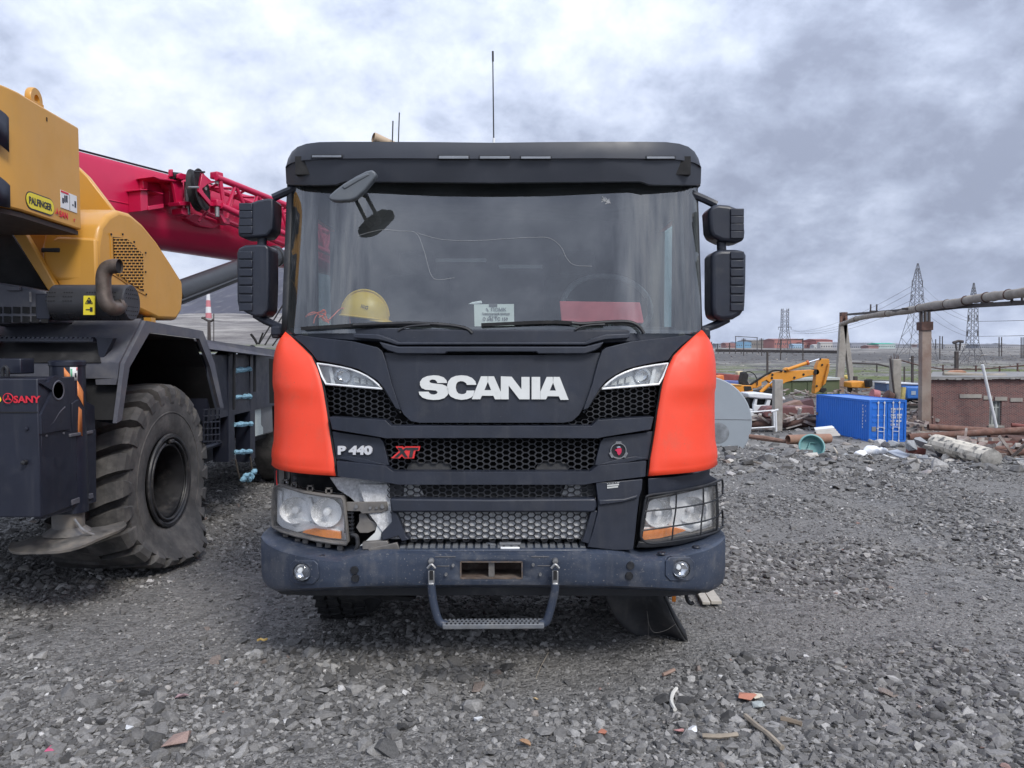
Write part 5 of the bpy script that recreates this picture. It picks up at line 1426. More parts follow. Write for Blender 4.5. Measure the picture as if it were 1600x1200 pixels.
while y < 458:
    xa = [x for x in np.arange(174, 224, 0.5) if inside((x, y), gp)]
    if xa:
        g.beam(at(xa[0], y, hoodY(xa[0])) + Vector((0.013, 0, 0)), at(xa[-1], y, hoodY(xa[-1])) + Vector((0.013, 0, 0)), 0.008, 0.009)
        for x in np.arange(175 + (3.1 if row % 2 else 0), 224, 6.2):
            if inside((x, y + 2), gp): g.beam(at(x, y, hoodY(x)) + Vector((0.013, 0, 0)), at(x, y + 4.6, hoodY(x)) + Vector((0.013, 0, 0)), 0.006, 0.008)
    y += 4.6; row += 1
g.build('hood_mesh', c_yel, hood_c)
for px, py in ((172, 366), (190, 366), (208, 378), (226, 395), (226, 425), (227, 460)):
    lathe('bolt', [(0, 0.008), (0.008, 0.007), (0.009, 0)], at(px, py, hoodY(px)) + Vector((0.006, 0, 0)), (1, 0, 0), c_blk, hood_c, seg=8)
box('hood_latch', at(80, 391, 5.58), (0.14, 0.03, 0.035), m_blk2, hood_c, bevel=0.01)
pxp('hood_side', [(80, 374), (90, 369), (150, 372), (152, 441), (150, 452), (95, 456), (82, 432)], 5.58, 0.25, c_yel, hood_c, bevel=0.02)
box('hood_foot', at(234, 502, 6.3), (0.06, 0.08, 0.06), c_yel, hood_c)

# ---- engine box with square vents, muffler and exhaust
eb = pxp('engine_box', [(-40, 437), (0, 442), (72, 455), (72, 503), (-40, 508)], 5.36, 0.5, c_gry, CRN, bevel=0.01)
for r_ in range(2):
    for k in range(6):
        x0 = -9 + k * 14.6; y0 = 479 + r_ * 14.5
        pxp('vent_hole', [(x0, y0), (x0 + 11, y0 + 0.7), (x0 + 11, y0 + 11), (x0, y0 + 10.5)], 5.352, 0.004, c_blk, eb)
box('box_hinge', at(22, 451, 5.34), (0.09, 0.03, 0.03), c_gry, eb, bevel=0.005)
tube('box_hinge', [at(47, 456, 5.34), at(48, 472, 5.34)], 0.008, m_steel, eb, seg=6)
box('muffler_bracket', at(80, 480, 5.45), (0.10, 0.2, 0.18), c_nav, CRN, bevel=0.006)
mu_c = at(206, 473, 5.42)
c_muf = mat('muffler_black', (0.030, 0.031, 0.036), 0.5, var=0.15, dirt=((0.09, 0.088, 0.085), 0.2, 6))
muf = lathe('muffler', [(0.0, 0.0), (0.120, 0.0), (0.128, -0.008), (0.128, -0.53), (0, -0.53)], mu_c, (1, 0, 0), c_muf, CRN, seg=40)
g = MB()
for grp in (-0.06, -0.20, -0.36, -0.48):
    for col in range(4):
        for k in range(14):
            if k % 5 > 2: continue
            a = R(60 + k * 14); X = mu_c.x + grp - col * 0.018
            p = Vector((X, mu_c.y - 0.129 * math.sin(a), mu_c.z + 0.129 * math.cos(a)))
            g.box(p, (0.007, 0.007, 0.007))
for k in range(7):
    for j in range(6):
        if k in (3,): continue
        g.box(mu_c + Vector((0.001, -0.075 + j * 0.03, -0.09 + k * 0.03)), (0.004, 0.007, 0.007))
o = g.build('muffler_holes', c_blk, muf); o['kind'] = 'stuff'
st_ = pxp('warning_sticker', [(130.5, 462), (148, 462), (147.5, 492), (130, 492)], 5.275, 0.010, c_lyel, muf)
tube('sticker_print', [at(x, y, 5.272) for x, y in ((139, 465), (133.5, 474), (144.5, 474), (139, 465))], 0.003, c_nav, st_, seg=5)
pxp('sticker_print', [(137, 469), (141, 469), (142, 473.5), (136, 473.5)], 5.272, 0.002, c_nav, st_)
pxp('sticker_print', [(140.5, 480), (144.5, 480), (144.5, 487), (140.5, 487)], 5.272, 0.002, c_nav, st_)
pxp('sticker_print', [(134, 483), (140.5, 483), (140.5, 484.5), (134, 484.5)], 5.272, 0.002, c_nav, st_)
ex = tube('exhaust_pipe', curve([at(188, 476, 5.36), at(183, 482, 5.28), at(174, 481, 5.24), at(166, 472, 5.22), at(163, 458, 5.22), at(161.5, 440, 5.22), at(163, 427, 5.22), at(168, 419, 5.22), at(177, 416, 5.22), at(187, 416, 5.22)], 5), 0.050, c_pipe, CRN, seg=16, cap=False)
lathe('pipe_mouth', [(0, -0.01), (0.047, -0.01)], at(186.0, 416, 5.22), Vector((1, 0, 0.02)), c_blk, ex, seg=16)
lathe('pipe_clamp', [(0.052, -0.015), (0.060, -0.012), (0.060, 0.012), (0.052, 0.015)], at(186, 478, 5.32), (0.5, 0.8, 0), c_pipe, ex, seg=16)

# ---- rear fender
XF = -2.80
def sidept(px, py, X=XF):
    return at(px, py, X * F / (px - 800))
fd = obj('fender', [at(-40, 503, 5.74), at(222, 501, 5.72), at(188, 568, 5.40), at(-60, 569, 5.40), at(-60, 592, 5.40), at(186, 591, 5.40)], [(0, 1, 2, 3), (3, 2, 5, 4)], c_gry, CRN, solid=0.02)
rc = obj('fender_recess', [at(-40, 537, 5.53), at(152, 536, 5.53), at(158, 567, 5.375), at(-40, 567, 5.375)], [(0, 1, 2, 3)], mat('recess_dark', (0.022, 0.022, 0.024), 0.5, var=0.3, vs=4, dirt=((0.08, 0.078, 0.074), 0.3, 4)), fd, solid=0.004)
g = MB(); a_, b_ = at(-40, 531, 5.44), at(151, 531.5, 5.44)
g.beam(a_, b_, 0.10, 0.022)
for k in range(26):
    p = a_.lerp(b_, (k + 0.5) / 26); g.box(p + Vector((0, -0.03, 0.014)), (0.018, 0.05, 0.014))
g.build('serrated_step', c_nav, fd)
pxp('step_gusset', [(150, 526), (177, 528.5), (158, 567), (156, 565)], 5.42, 0.05, c_nav, fd)
pxp('fender_bracket', [(149, 593), (183, 591), (181, 601), (150, 601)], 5.36, 0.05, c_gry, fd)
pxp('fender_back', [(100, 592), (186, 591), (178, 662), (100, 650)], 5.48, 0.03, c_nav, fd)
ao = [(176, 661), (180, 630), (188, 568), (222, 501), (312, 517), (330, 566), (345, 637)]
ai = [(184, 656), (188, 628), (196, 574), (228, 519), (306, 529), (323, 572), (339, 637)]
rows = [[sidept(*p) for p in ao], [sidept(*p) for p in ai], [sidept(*p) + Vector((-0.02, 0, 0)) for p in ai], [sidept(*p) + Vector((-0.95, 0, 0)) for p in ai]]
grid('fender_edge', rows[:2], c_gry, fd, smooth=False, solid=0.03)
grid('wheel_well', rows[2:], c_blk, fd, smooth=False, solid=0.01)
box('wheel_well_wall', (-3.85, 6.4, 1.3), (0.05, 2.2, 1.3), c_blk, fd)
tri = [sidept(276, 512.5), sidept(273, 522.5), sidept(279.5, 523.5)]
prism('warning_triangle', [p + Vector((0.004, 0, 0)) for p in tri], (-0.003, 0, 0), c_lyel, fd)
mg = MB()
for k in range(6): mg.beam(sidept(317, 640 + k * 10, -2.84), sidept(343, 638.5 + k * 10, -2.84), 0.012)
for k in range(5): mg.beam(sidept(318 + k * 6.2, 640, -2.84), sidept(318 + k * 6.2, 692, -2.84), 0.010)
mg.build('mesh_guard', c_nav, fd)

# ---- flat big tyre
WC = Vector((-3.17, 6.30, 0.715)); WR, WW = 0.815, 0.60
def squash(p):
    """let the air out: the lower part sags flat on the gravel and bulges sideways"""
    q = Vector(p); h = q.z - 0.02
    if h < 0.40:
        k = (0.40 - h) / 0.40; sx = 1 if q.x > WC.x else -1
        rad = math.hypot(q.y - WC.y, q.z - WC.z) / WR
        fold = 0.03 * math.sin((q.y - WC.y) * 7.0)
        if rad > 0.52: q.x += sx * (0.17 * min(k, 1.1) ** 1.5 + fold * k) * min(abs(q.x - WC.x) / 0.28, 1) * (1.0 if rad < 0.93 else 0.8)
        q.z = 0.02 + 0.40 * max((h + 0.13) / 0.53, 0) ** 1.25
    return q
def tyre():
    prof_ = [(0.375, 0.27), (0.43, 0.295), (0.52, 0.302), (0.63, 0.305), (0.70, 0.300), (0.705, 0.286), (0.718, 0.255), (0.722, 0.15), (0.724, 0.0)]
    prof_ = prof_ + [(r, -a) for r, a in reversed(prof_[:-1])]
    v, f = lathe_data(prof_, WC, (1, 0, 0), 72)
    w_ = obj('wheel', [squash(p) for p in v], f, c_tyre, CRN, smooth=True)
    n = 24
    for sd in (1, -1):
        for k in range(n):
            a0 = 2 * math.pi * (k + (0.5 if sd < 0 else 0)) / n
            path = [(0.800, -0.02, -0.07), (0.812, 0.08, -0.015), (0.812, 0.19, 0.045), (0.805, 0.265, 0.075), (0.775, 0.302, 0.085), (0.72, 0.314, 0.085), (0.66, 0.310, 0.080)]
            half = [0.086, 0.086, 0.086, 0.086, 0.080, 0.066, 0.046]
            V = []
            for (r, x, da), h in zip(path, half):
                for rr, q in ((r, -h), (r, h), (r - 0.10, h * 1.08), (r - 0.10, -h * 1.08)):
                    a = a0 + da + q
                    xx = x - (0.03 if (rr < r and x > 0.29) else 0)
                    V.append(squash(WC + Vector((sd * xx, math.sin(a) * rr, math.cos(a) * rr))))
            Fc = [(0, 1, 2, 3), (27, 26, 25, 24)]
            for i in range(6):
                for j in range(4): Fc.append((i * 4 + j, i * 4 + (j + 1) % 4, i * 4 + 4 + (j + 1) % 4, i * 4 + 4 + j))
            if sd > 0 or -0.2 < math.cos(a0) + 2: obj('lug', V, Fc, c_tyre, w_)
    m_rim = mat('rim_black', (0.016, 0.016, 0.018), 0.45, var=0.2, vs=8, dirt=((0.12, 0.11, 0.10), 0.35, 6))
    cc = WC + Vector((0, 0, 0.0))
    rm = lathe('rim', [(0.385, 0.285), (0.392, 0.30), (0.385, 0.312), (0.360, 0.312), (0.345, 0.295), (0.335, 0.26), (0.315, 0.255), (0.305, 0.285), (0.290, 0.285), (0.282, 0.20), (0.275, -0.02), (0.19, -0.05), (0.16, 0.02), (0, 0.03)], cc, (1, 0, 0), m_rim, w_, seg=48)
    tube('lock_ring', [cc + Vector((0.300, math.sin(a) * 0.325, math.cos(a) * 0.325)) for a in np.linspace(0.25, 6.03, 40)], 0.012, m_rim, rm, seg=8)
    box('valve_block', cc + Vector((0.30, 0.03, 0.325)), (0.03, 0.07, 0.03), m_rim, rm, bevel=0.006)
    lathe('hub', [(0, 0.10), (0.09, 0.10), (0.11, 0.07), (0.12, -0.02)], cc, (1, 0, 0), c_blk, rm, seg=20)
    lathe('bead_line', [(0.560, 0.300), (0.566, 0.3075), (0.574, 0.3075), (0.580, 0.300)], cc, (1, 0, 0), c_tyre, w_, seg=56)
    return w_
tyre()

# ---- rear outrigger
ob = box('outrigger_box', (-3.95, 4.86, 1.195), (2.04, 0.40, 0.866), c_nav, CRN, bevel=0.008)
box('seam', (-3.95, 4.657, 1.42), (2.03, 0.006, 0.006), c_blk, ob)
lx = at(12, 629, 4.64)
text_mesh('maker_name', 'SANY', 0.058, c_lred, ob, at(21, 629, 4.65), (1, 0, 0), (0, 0, 1), 0.001, 0.0018, 1.12)
tube('maker_ring', [lx + Vector((0.030 * math.cos(a), 0.004, 0.026 + 0.030 * math.sin(a))) for a in np.linspace(0, 2 * math.pi, 25)], 0.0028, c_lred, ob, seg=5, cap=False)
for a in (90, 210, 330):
    d = Vector((math.cos(R(a)), 0, math.sin(R(a)))); t = Vector((-d.z, 0, d.x)); q = lx + Vector((0, 0.004, 0.026))
    prism('maker_star', [q - t * 0.007, q + t * 0.007, q + d * 0.028], (0, 0.002, 0), c_lred, ob)
lathe('maker_disc', [(0, 0), (0.02, 0)], at(-3, 624, 4.655), (0, 1, 0), c_lyel, ob, seg=14)
lathe('plug', [(0, -0.035), (0.014, -0.03), (0.016, 0.0)], at(40, 722, 4.655), (0, 1, 0), m_blk2, ob, seg=10)
lathe('bolt', [(0, -0.010), (0.010, -0.008), (0.012, 0.0)], at(42, 670, 4.655), (0, 1, 0), c_nav, ob, seg=8)
XO = -2.915
# side lug with a round hole
def lug_plate():
    c = Vector((XO, 4.86, 1.50)); P = [Vector((XO, 4.66, 1.17))]
    hole = [Vector((0, 0.055 * math.cos(a), 0.055 * math.sin(a))) for a in np.linspace(math.pi, -math.pi, 21)]
    outer = [Vector((XO, 4.665, 1.285)), Vector((XO, 4.665, 1.60))]
    for a in np.linspace(R(140), R(0), 9): outer.append(Vector((XO, 4.835 + 0.125 * math.cos(a), 1.535 + 0.105 * math.sin(a))))
    outer += [Vector((XO, 4.965, 1.285))]
    cc = Vector((XO, 4.845, 1.545))
    path = outer + [outer[0] + Vector((0, 0.0005, 0.0005)), cc + hole[0]] 
    ring = [cc + h for h in hole]
    # keyhole outline: outside, bridge, hole, bridge back
    P = outer[1:] + [outer[0], outer[0] + Vector((0, 0, 0.12))] + ring
    return prism('side_lug', P, (-0.04, 0, 0), c_nav, ob)
lug_plate()
lathe('lug_collar', [(0.052, 0.0), (0.060, 0.004), (0.066, 0.0)], Vector((XO + 0.002, 4.845, 1.545)), (1, 0, 0), c_gry, ob, seg=24)
box('lug_inner', (XO - 0.012, 4.872, 1.545), (0.004, 0.055, 0.115), c_ora, ob)
prism('side_plate', [sidept(65, 677, XO), sidept(112, 671, XO), sidept(113, 797, XO), sidept(65.5, 811.5, XO)], (-0.05, 0, 0), c_nav, ob, bevel=0.004)
tube('lug_weld', curve([sidept(66, 672, XO + 0.004), sidept(82, 660, XO + 0.004), sidept(92, 645, XO + 0.004), sidept(101, 636, XO + 0.004)], 5), 0.006, c_gry, ob, seg=6)
prism('side_label', [sidept(88, 655, XO + 0.005), sidept(99, 653.5, XO + 0.005), sidept(99, 671, XO + 0.005), sidept(88.5, 673, XO + 0.005)], (-0.003, 0, 0), c_wht, ob)
tube('label_hook', curve([sidept(x, y, XO + 0.007) for x, y in ((93.5, 656), (95.5, 659), (92, 662), (95, 666), (93, 670), (91, 667))], 4), 0.003, c_blk, ob, seg=5)
for px, py in ((72, 681), (99, 677)): lathe('bolt', [(0, 0.008), (0.008, 0.006), (0.009, 0)], sidept(px, py, XO), (1, 0, 0), c_gry, ob, seg=8)
jc = Vector((-3.02, 5.13, 0))
jk = lathe('jack_cylinder', [(0, 1.735), (0.105, 1.735), (0.115, 1.725), (0.115, 1.70), (0.108, 1.695), (0.108, 0.70), (0, 0.70)], jc, (0, 0, 1), c_nav, ob, seg=28)
def onjack(a0, a1, z0, z1, m_, nm, n=6, skew=0.0):
    rows = [[jc + Vector((0.1095 * math.sin(R(a)), -0.1095 * math.cos(R(a)), z + skew * (a - a0) / (a1 - a0))) for a in np.linspace(a0, a1, n)] for z in (z1, z0)]
    grid(nm, rows, m_, jk, solid=0.002)
onjack(-5, 75, 1.38, 1.56, c_ora, 'chevron', skew=-0.16); onjack(38, 62, 1.60, 1.69, c_wht, 'jack_label'); onjack(20, 38, 1.63, 1.69, c_ora, 'chevron', skew=-0.05); onjack(60, 85, 1.50, 1.60, c_ora, 'chevron', skew=-0.08)
onjack(39, 45, 1.612, 1.68, mat('print_green', (0.1, 0.35, 0.2), 0.6), 'label_print'); onjack(52, 58, 1.62, 1.65, c_nav, 'label_print'); onjack(58, 61.5, 1.665, 1.688, c_lred, 'label_print')
box('jack_head', (-3.24, 4.93, 1.70), (0.16, 0.14, 0.10), c_nav, ob, bevel=0.008)
tube('lifting_shackle', curve([at(4, 588, 4.8), at(4, 578, 4.8), at(8, 573, 4.8), at(12, 578, 4.8), at(12, 588, 4.8)], 4), 0.012, m_blk2, ob, seg=8)
prism('rear_plate', [sidept(113, 630, XO), sidept(126, 622, XO), sidept(148, 634, XO), sidept(149, 672, XO), sidept(113, 676, XO)], (-0.05, 0, 0), c_nav, ob, bevel=0.004)
prism('rear_post', [sidept(135, 674, XO), sidept(149.5, 671, XO), sidept(151, 784, XO), sidept(136, 789, XO)], (-0.05, 0, 0), c_nav, ob, bevel=0.004)
prism('rear_back', [sidept(112, 675, XO - 0.07), sidept(150, 671, XO - 0.07), sidept(150, 784, XO - 0.07), sidept(112, 797, XO - 0.07)], (-0.03, 0, 0), c_nav, ob)
prism('rear_sill', [sidept(112, 781, XO + 0.01), sidept(146, 770, XO + 0.01), sidept(147, 778, XO + 0.01), sidept(112, 790, XO + 0.01)], (-0.09, 0, 0), c_gry, ob, bevel=0.004)
prism('rear_sill', [sidept(110, 678, XO + 0.01), sidept(146, 672, XO + 0.01), sidept(146, 677, XO + 0.01), sidept(110, 683, XO + 0.01)], (-0.09, 0, 0), c_gry, ob, bevel=0.004)
# foot plate, bent, with dried mud
def foot():
    c = at(98, 838, 5.13); c.x = -3.04
    m_ = mat('foot_steel', (0.17, 0.165, 0.16), 0.45, metal=0.5, var=0.3, vs=8, dirt=((0.30, 0.265, 0.225), 0.55, 6), streak=((0.35, 0.32, 0.28), 0.3, 9))
    V, Fc, n = [], [], 36
    rad = [(0.0, 0.030), (0.13, 0.028), (0.26, 0.005), (0.335, -0.012), (0.365, -0.005), (0.36, -0.022), (0.25, -0.03)]
    for r_, z_ in rad:
        for k in range(n):
            a = 2 * math.pi * k / n
            rr = r_ * (1 + 0.05 * math.cos(6 * a))
            p = Vector((rr * math.cos(a), rr * math.sin(a) * 0.92, z_ + (0.025 * math.sin(2 * a + 0.7) + 0.05 * math.cos(a)) * (r_ / 0.36) ** 2 + 0.006 * noise.noise((rr * 9, a * 2, 1.0))))
            V.append(c + p)
    for i in range(len(rad) - 1):
        for k in range(n): Fc.append((i * n + k, i * n + (k + 1) % n, (i + 1) * n + (k + 1) % n, (i + 1) * n + k))
    o = obj('foot_plate', V, Fc, m_, ob, smooth=True)
    lathe('foot_socket', [(0.10, 0.30), (0.10, 0.07), (0.16, 0.025)], c, (0, 0, 1), m_, o, seg=20)
    tube('chain', curve([c + Vector((0.10, -0.1, 0.14)), c + Vector((0.17, -0.12, 0.07)), c + Vector((0.22, -0.08, 0.03))], 5), 0.008, m_steel, o, seg=6)
foot()

# ---- carrier frame, deck edge, ladder
box('carrier_frame', (-4.2, 9.2, 1.05), (2.0, 7.0, 0.75), c_blk, CRN)
box('carrier_body', (-3.9, 9.4, 1.45), (2.06, 4.6, 0.62), c_nav, CRN)
dk = obj('deck_edge', [at(316, 530, 6.9), at(440, 548, 8.9), at(440, 560, 8.9), at(322, 546, 6.9), at(316, 530, 6.9) + Vector((-1.8, 0.2, 0.02)), at(440, 548, 8.9) + Vector((-2.0, 0, 0.02))], [(0, 1, 2, 3), (0, 1, 5, 4)], c_gry, CRN, solid=0.03)
XL = -2.86
lad = box('ladder', (XL - 0.3, 7.9, 1.2), (0.02, 1.5, 1.1), c_nav, CRN)
for px in (363, 395):
    w_ = 6 if px < 380 else 4
    prism('ladder_rail', [sidept(px - w_, 556, XL), sidept(px + 3, 548, XL), sidept(px + 4, 715, XL), sidept(px - w_, 722, XL)], (-0.16, 0, 0), c_nav, lad, bevel=0.004)
for y0 in (578, 620, 663, 706):
    a, b = sidept(366, y0 + 1, XL), sidept(392, y0 - 1, XL)
    rg = tube('rung', [a, b], 0.016, c_nav, lad, seg=8)
    rnd = random.Random(y0); pts = []
    for k in range(9):
        p = a.lerp(b, k / 8); pts.append(p + Vector((0, 0, rnd.uniform(-0.006, 0.006))))
    tube('rag', pts, [0.022 + rnd.uniform(-0.004, 0.014) for _ in pts], c_rag, rg, seg=7)
for px, yb in ((361, 640), (393, 612)):
    tube('hand_hold', curve([sidept(px - 4, 556, XL + 0.02), sidept(px - 3, 545, XL + 0.03), sidept(px + 1, 541, XL + 0.04), sidept(px + 5, 546, XL + 0.04), sidept(px + 5, 570, XL + 0.04), sidept(px + 5, yb, XL + 0.04)], 5), 0.016, m_blk2, lad, seg=8)
a, b = sidept(368, 718, XL), sidept(391, 714, XL); lo1, lo2 = sidept(375, 748, XL), sidept(396, 742, XL)
for p, q in ((a, lo1), (b, lo2)): tube('rope', curve([p, p.lerp(q, 0.5) + Vector((0, 0, -0.02)), q], 4), 0.009, mat('rope_brown', (0.09, 0.075, 0.06), 0.8), lad, seg=6)
rnd = random.Random(3); kn = MB()
for k in range(5):
    c = lo1.lerp(lo2, 0.1 + k * 0.2) + Vector((0.02, 0, rnd.uniform(-0.03, 0.05)))
    kn.tube([c + Vector((0, -0.06, rnd.uniform(-0.05, 0.05))), c, c + Vector((0, 0.07, rnd.uniform(-0.05, 0.05)))], [0.015, 0.036, 0.013], 7)
kn.build('knotted_rag', c_rag, lad, smooth=True)
gb = prism('tool_box', [sidept(388, 559, -2.9), sidept(424, 561, -2.9), sidept(427, 676, -2.9), sidept(392, 685, -2.9)], (-0.3, 0, 0), c_box, CRN, bevel=0.02)
prism('box_notice', [sidept(394, 612, -2.895), sidept(407, 609, -2.895), sidept(408, 664, -2.895), sidept(411, 668, -2.895), sidept(411, 678, -2.895), sidept(394, 683, -2.895)], (-0.004, 0, 0), mat('notice_paper', (0.50, 0.55, 0.52), 0.6, var=0.15, vs=60), gb)
prism('notice_mark', [sidept(394, 611.5, -2.890), sidept(400, 610.5, -2.890), sidept(399, 614, -2.890), sidept(394, 615, -2.890)], (-0.003, 0, 0), c_lred, gb)
pxp('dark_panel', [(420, 560), (436, 562), (436, 630), (421, 630)], 8.2, 0.1, c_blk, CRN)
tube('cross_tube', [sidept(318, 700, -2.95), sidept(356, 688, -2.95), sidept(364, 692, -2.95)], 0.03, c_nav, CRN, seg=8)
obj('front_wheel', *lathe_data([(0.3, 0.3), (0.6, 0.3), (0.75, 0.25), (0.8, 0.1), (0.8, -0.2), (0.6, -0.3)], (-3.2, 10.6, 0.78), (1, 0, 0), 40), c_tyre, CRN, smooth=True)

# ---- boom
BD = Vector((1.077, 2.4, 0.0)).normalized(); BS = Vector((BD.y, -BD.x, 0)); BU = Vector((0, 0, 1))
A0 = at(135, 302, 7.0); A0 = A0 - BS * 0.27
def bp(along, s, u): return A0 + BD * along + BS * s + BU * u
SEC = [(-0.24, 0.385), (0.20, 0.385), (0.25, 0.365), (0.27, 0.32), (0.27, -0.06), (0.255, -0.16), (0.215, -0.26), (0.15, -0.335), (0.07, -0.37), (-0.07, -0.37), (-0.15, -0.335), (-0.25, -0.18), (-0.27, -0.06), (-0.27, 0.32)]
def section(k, al): return [bp(al, s * k, u * k) for s, u in SEC]
boom = grid('boom', [section(1, al) for al in np.linspace(-2.2, 4.3, 12)], c_red, CRN, closed=True)
obj('boom_collar', *prism_data(section(1.06, 4.05), BD * 0.25), c_red, boom)
grid('boom_section', [section(0.9, al) for al in np.linspace(4.3, 7.6, 6)], c_red, boom, closed=True)
obj('boom_head', *prism_data([bp(7.5, s * 1.0, u * 1.05) for s, u in SEC], BD * 0.35), c_red, boom)
tube('boom_cable', [bp(-1.5, 0.21, 0.395), bp(2.0, 0.21, 0.395)], 0.010, c_blk, boom, seg=6)
tube('boom_weld', [bp(-1.5, 0.272, -0.02), bp(4.0, 0.272, -0.02)], 0.006, c_red, boom, seg=6)
# brackets that carry the lattice jib
def brk(nm, pts, d, side): return prism(nm, [bp(a, side, u) for a, u in pts], BS * -d, c_red, boom, bevel=0.006)
def tr(px, py, side):
    """point of the plane `side` metres off the boom axis that shows at the pixel"""
    u, v = (px - 800) / F, (600 - py) / F
    d = Vector((u, math.cos(PITCH) + v * math.sin(PITCH), -math.sin(PITCH) + v * math.cos(PITCH)))
    o = Vector((0, 0, CAMZ)); p0 = A0 + BS * side
    t = (p0 - o).dot(BS) / d.dot(BS); return o + d * t
def trp(nm, poly, side, d, m_=None, par=None, bevel=0.005): return prism(nm, [tr(x, y, side) for x, y in poly], BS * -d, m_ or c_red, par or boom, bevel=bevel)
Z6 = lambda L_: zc(L_, 220, 250, 6.667)
b1_ = trp('bracket', Z6([(0, 310), (70, 300), (80, 520), (0, 535)]), 0.44, 0.17)
trp('bracket_shelf', Z6([(0, 298), (235, 345), (235, 362), (75, 318), (0, 316)]), 0.47, 0.20)
trp('bracket_lip', Z6([(80, 480), (240, 455), (240, 500), (80, 525)]), 0.45, 0.18)
trp('bracket_web', Z6([(70, 330), (235, 370), (240, 480), (70, 500)]), 0.33, 0.05)
trp('bracket_post', Z6([(25, 205), (75, 215), (75, 300), (25, 300)]), 0.33, 0.06)
trp('flange', Z6([(135, 172), (420, 215), (430, 232), (200, 205)]), 0.52, 0.25)
trp('flange_plate', Z6([(210, 205), (430, 232), (480, 330), (420, 470), (300, 470), (300, 320)]), 0.36, 0.08)
trp('flange_plate', Z6([(330, 225), (440, 232), (440, 500), (380, 480), (350, 300)]), 0.50, 0.04)
for q in ([(315, 95), (338, 97), (340, 170), (315, 170)], [(515, 98), (537, 100), (540, 200), (512, 195)]): trp('fork', Z6(q), 0.52, 0.04)
tube('roller', [tr(*Z6([(320, 165)])[0], 0.5), tr(*Z6([(420, 175)])[0], 0.5)], 0.04, c_blk, boom, seg=12)
trp('hinge_block', Z6([(385, 150), (420, 135), (530, 160), (535, 195), (420, 205), (385, 185)]), 0.56, 0.14)
trp('hinge_block', Z6([(400, 435), (510, 430), (520, 470), (410, 475)]), 0.56, 0.16)
trp('hinge_block', Z6([(425, 500), (500, 500), (520, 560), (470, 580), (430, 560)]), 0.52, 0.14)
tube('hinge_pin', [tr(*Z6([(478, 230)])[0], 0.5), tr(*Z6([(490, 570)])[0], 0.5)], 0.028, m_steel, boom, seg=8)
trp('side_cover', Z6([(560, 560), (860, 640), (850, 660), (760, 715), (620, 690), (470, 610)]), 0.34, 0.08)
# sheave
shc = tr(310, 297, 0.60)
sh_ = lathe('sheave', [(0.05, -0.03), (0.17, -0.03), (0.20, -0.045), (0.212, -0.04), (0.19, 0.0), (0.212, 0.04), (0.20, 0.045), (0.17, 0.03), (0.05, 0.03)], shc, (1, 0.02, 0.10), c_blk, boom, seg=36)
tube('sheave_axle', [shc - Vector((0.12, -0.04, 0.015)), shc + Vector((0.09, -0.03, 0.01))], 0.018, m_steel, sh_, seg=8)
# lattice jib along the boom
jb_s, jb_f = 0.74, 0.36
nt = [tr(x, y, jb_s) for x, y in ((338, 277), (380, 293.5), (420, 309.5), (456, 324))]
nb = [tr(x, y, jb_s) for x, y in ((345, 321), (375, 335.5), (415, 352.5), (456, 370))]
dirj = (nt[-1] - nt[1]).normalized(); nt.append(nt[-1] + dirj * 2.0)
dirb = (nb[-1] - nb[1]).normalized(); nb.append(nb[-1] + dirb * 2.0)
jib = tube('jib', nt, 0.034, c_red, CRN, seg=10)
tube('jib_chord', nb, 0.034, c_red, jib, seg=10)
off = BS * -(jb_s - jb_f)
tube('jib_chord', [p + off * 0.9 for p in nt], 0.03, c_red, jib, seg=8); tube('jib_chord', [p + off * 0.9 for p in nb], 0.03, c_red, jib, seg=8)
def along(P, t):
    d = [0]
    for a, b in zip(P, P[1:]): d.append(d[-1] + (b - a).length)
    s = t * d[-1]
    for i in range(1, len(P)):
        if s <= d[i]: return P[i - 1].lerp(P[i], (s - d[i - 1]) / (d[i] - d[i - 1]))
    return P[-1]
nl = 9
for k in range(nl):
    t0, t1, t2 = 0.03 + k / nl * 0.95, 0.03 + (k + 0.5) / nl * 0.95, 0.03 + (k + 1) / nl * 0.95
    tube('jib_lacing', [along(nb, t0), along(nt, t1)], 0.020, c_red, jib, seg=8); tube('jib_lacing', [along(nt, t1), along(nb, t2)], 0.020, c_red, jib, seg=8)
    tube('jib_lacing', [along(nt, t0), along(nt, t1) + off * 0.9], 0.016, c_red, jib, seg=6); tube('jib_lacing', [along(nt, t1) + off * 0.9, along(nt, t2)], 0.016, c_red, jib, seg=6)
    tube('jib_lacing', [along(nb, t0) + off * 0.9, along(nt, t1) + off * 0.9], 0.016, c_red, jib, seg=6)
tube('jib_post', [along(nt, 0.015), along(nb, 0.015)], 0.024, c_red, jib, seg=8)
for (x, y, s_) in ((790, 165, 0.7), (790, 455, 0.7), (790, 520, 0.66), (860, 640, 0.62)):
    p = tr(*Z6([(x, y)])[0], s_); box('jib_lug', p, (0.10, 0.09, 0.07), c_red, jib, bevel=0.01, rot=rotz(-R(24)))
for y in (200, 540): 
    p = tr(*Z6([(795, y)])[0], 0.72); tube('jib_pin', [p + Vector((0, 0, 0.05)), p - Vector((0, 0, 0.05))], 0.022, m_steel, jib, seg=8)
trp('sheave_cheek', Z6([(640, 130), (735, 215), (830, 225), (700, 250), (640, 300), (660, 340), (740, 440), (830, 440), (840, 480), (730, 480), (600, 330), (620, 250)]), 0.70, 0.03, None, jib, 0.004)
tube('sheave_guard', [tr(*Z6([(490, 285)])[0], 0.74), tr(*Z6([(600, 285)])[0], 0.74)], 0.012, m_steel, jib, seg=6)
tube('sheave_guard', [tr(*Z6([(560, 125)])[0], 0.70), tr(*Z6([(665, 125)])[0], 0.70)], 0.010, m_blk2, jib, seg=6)
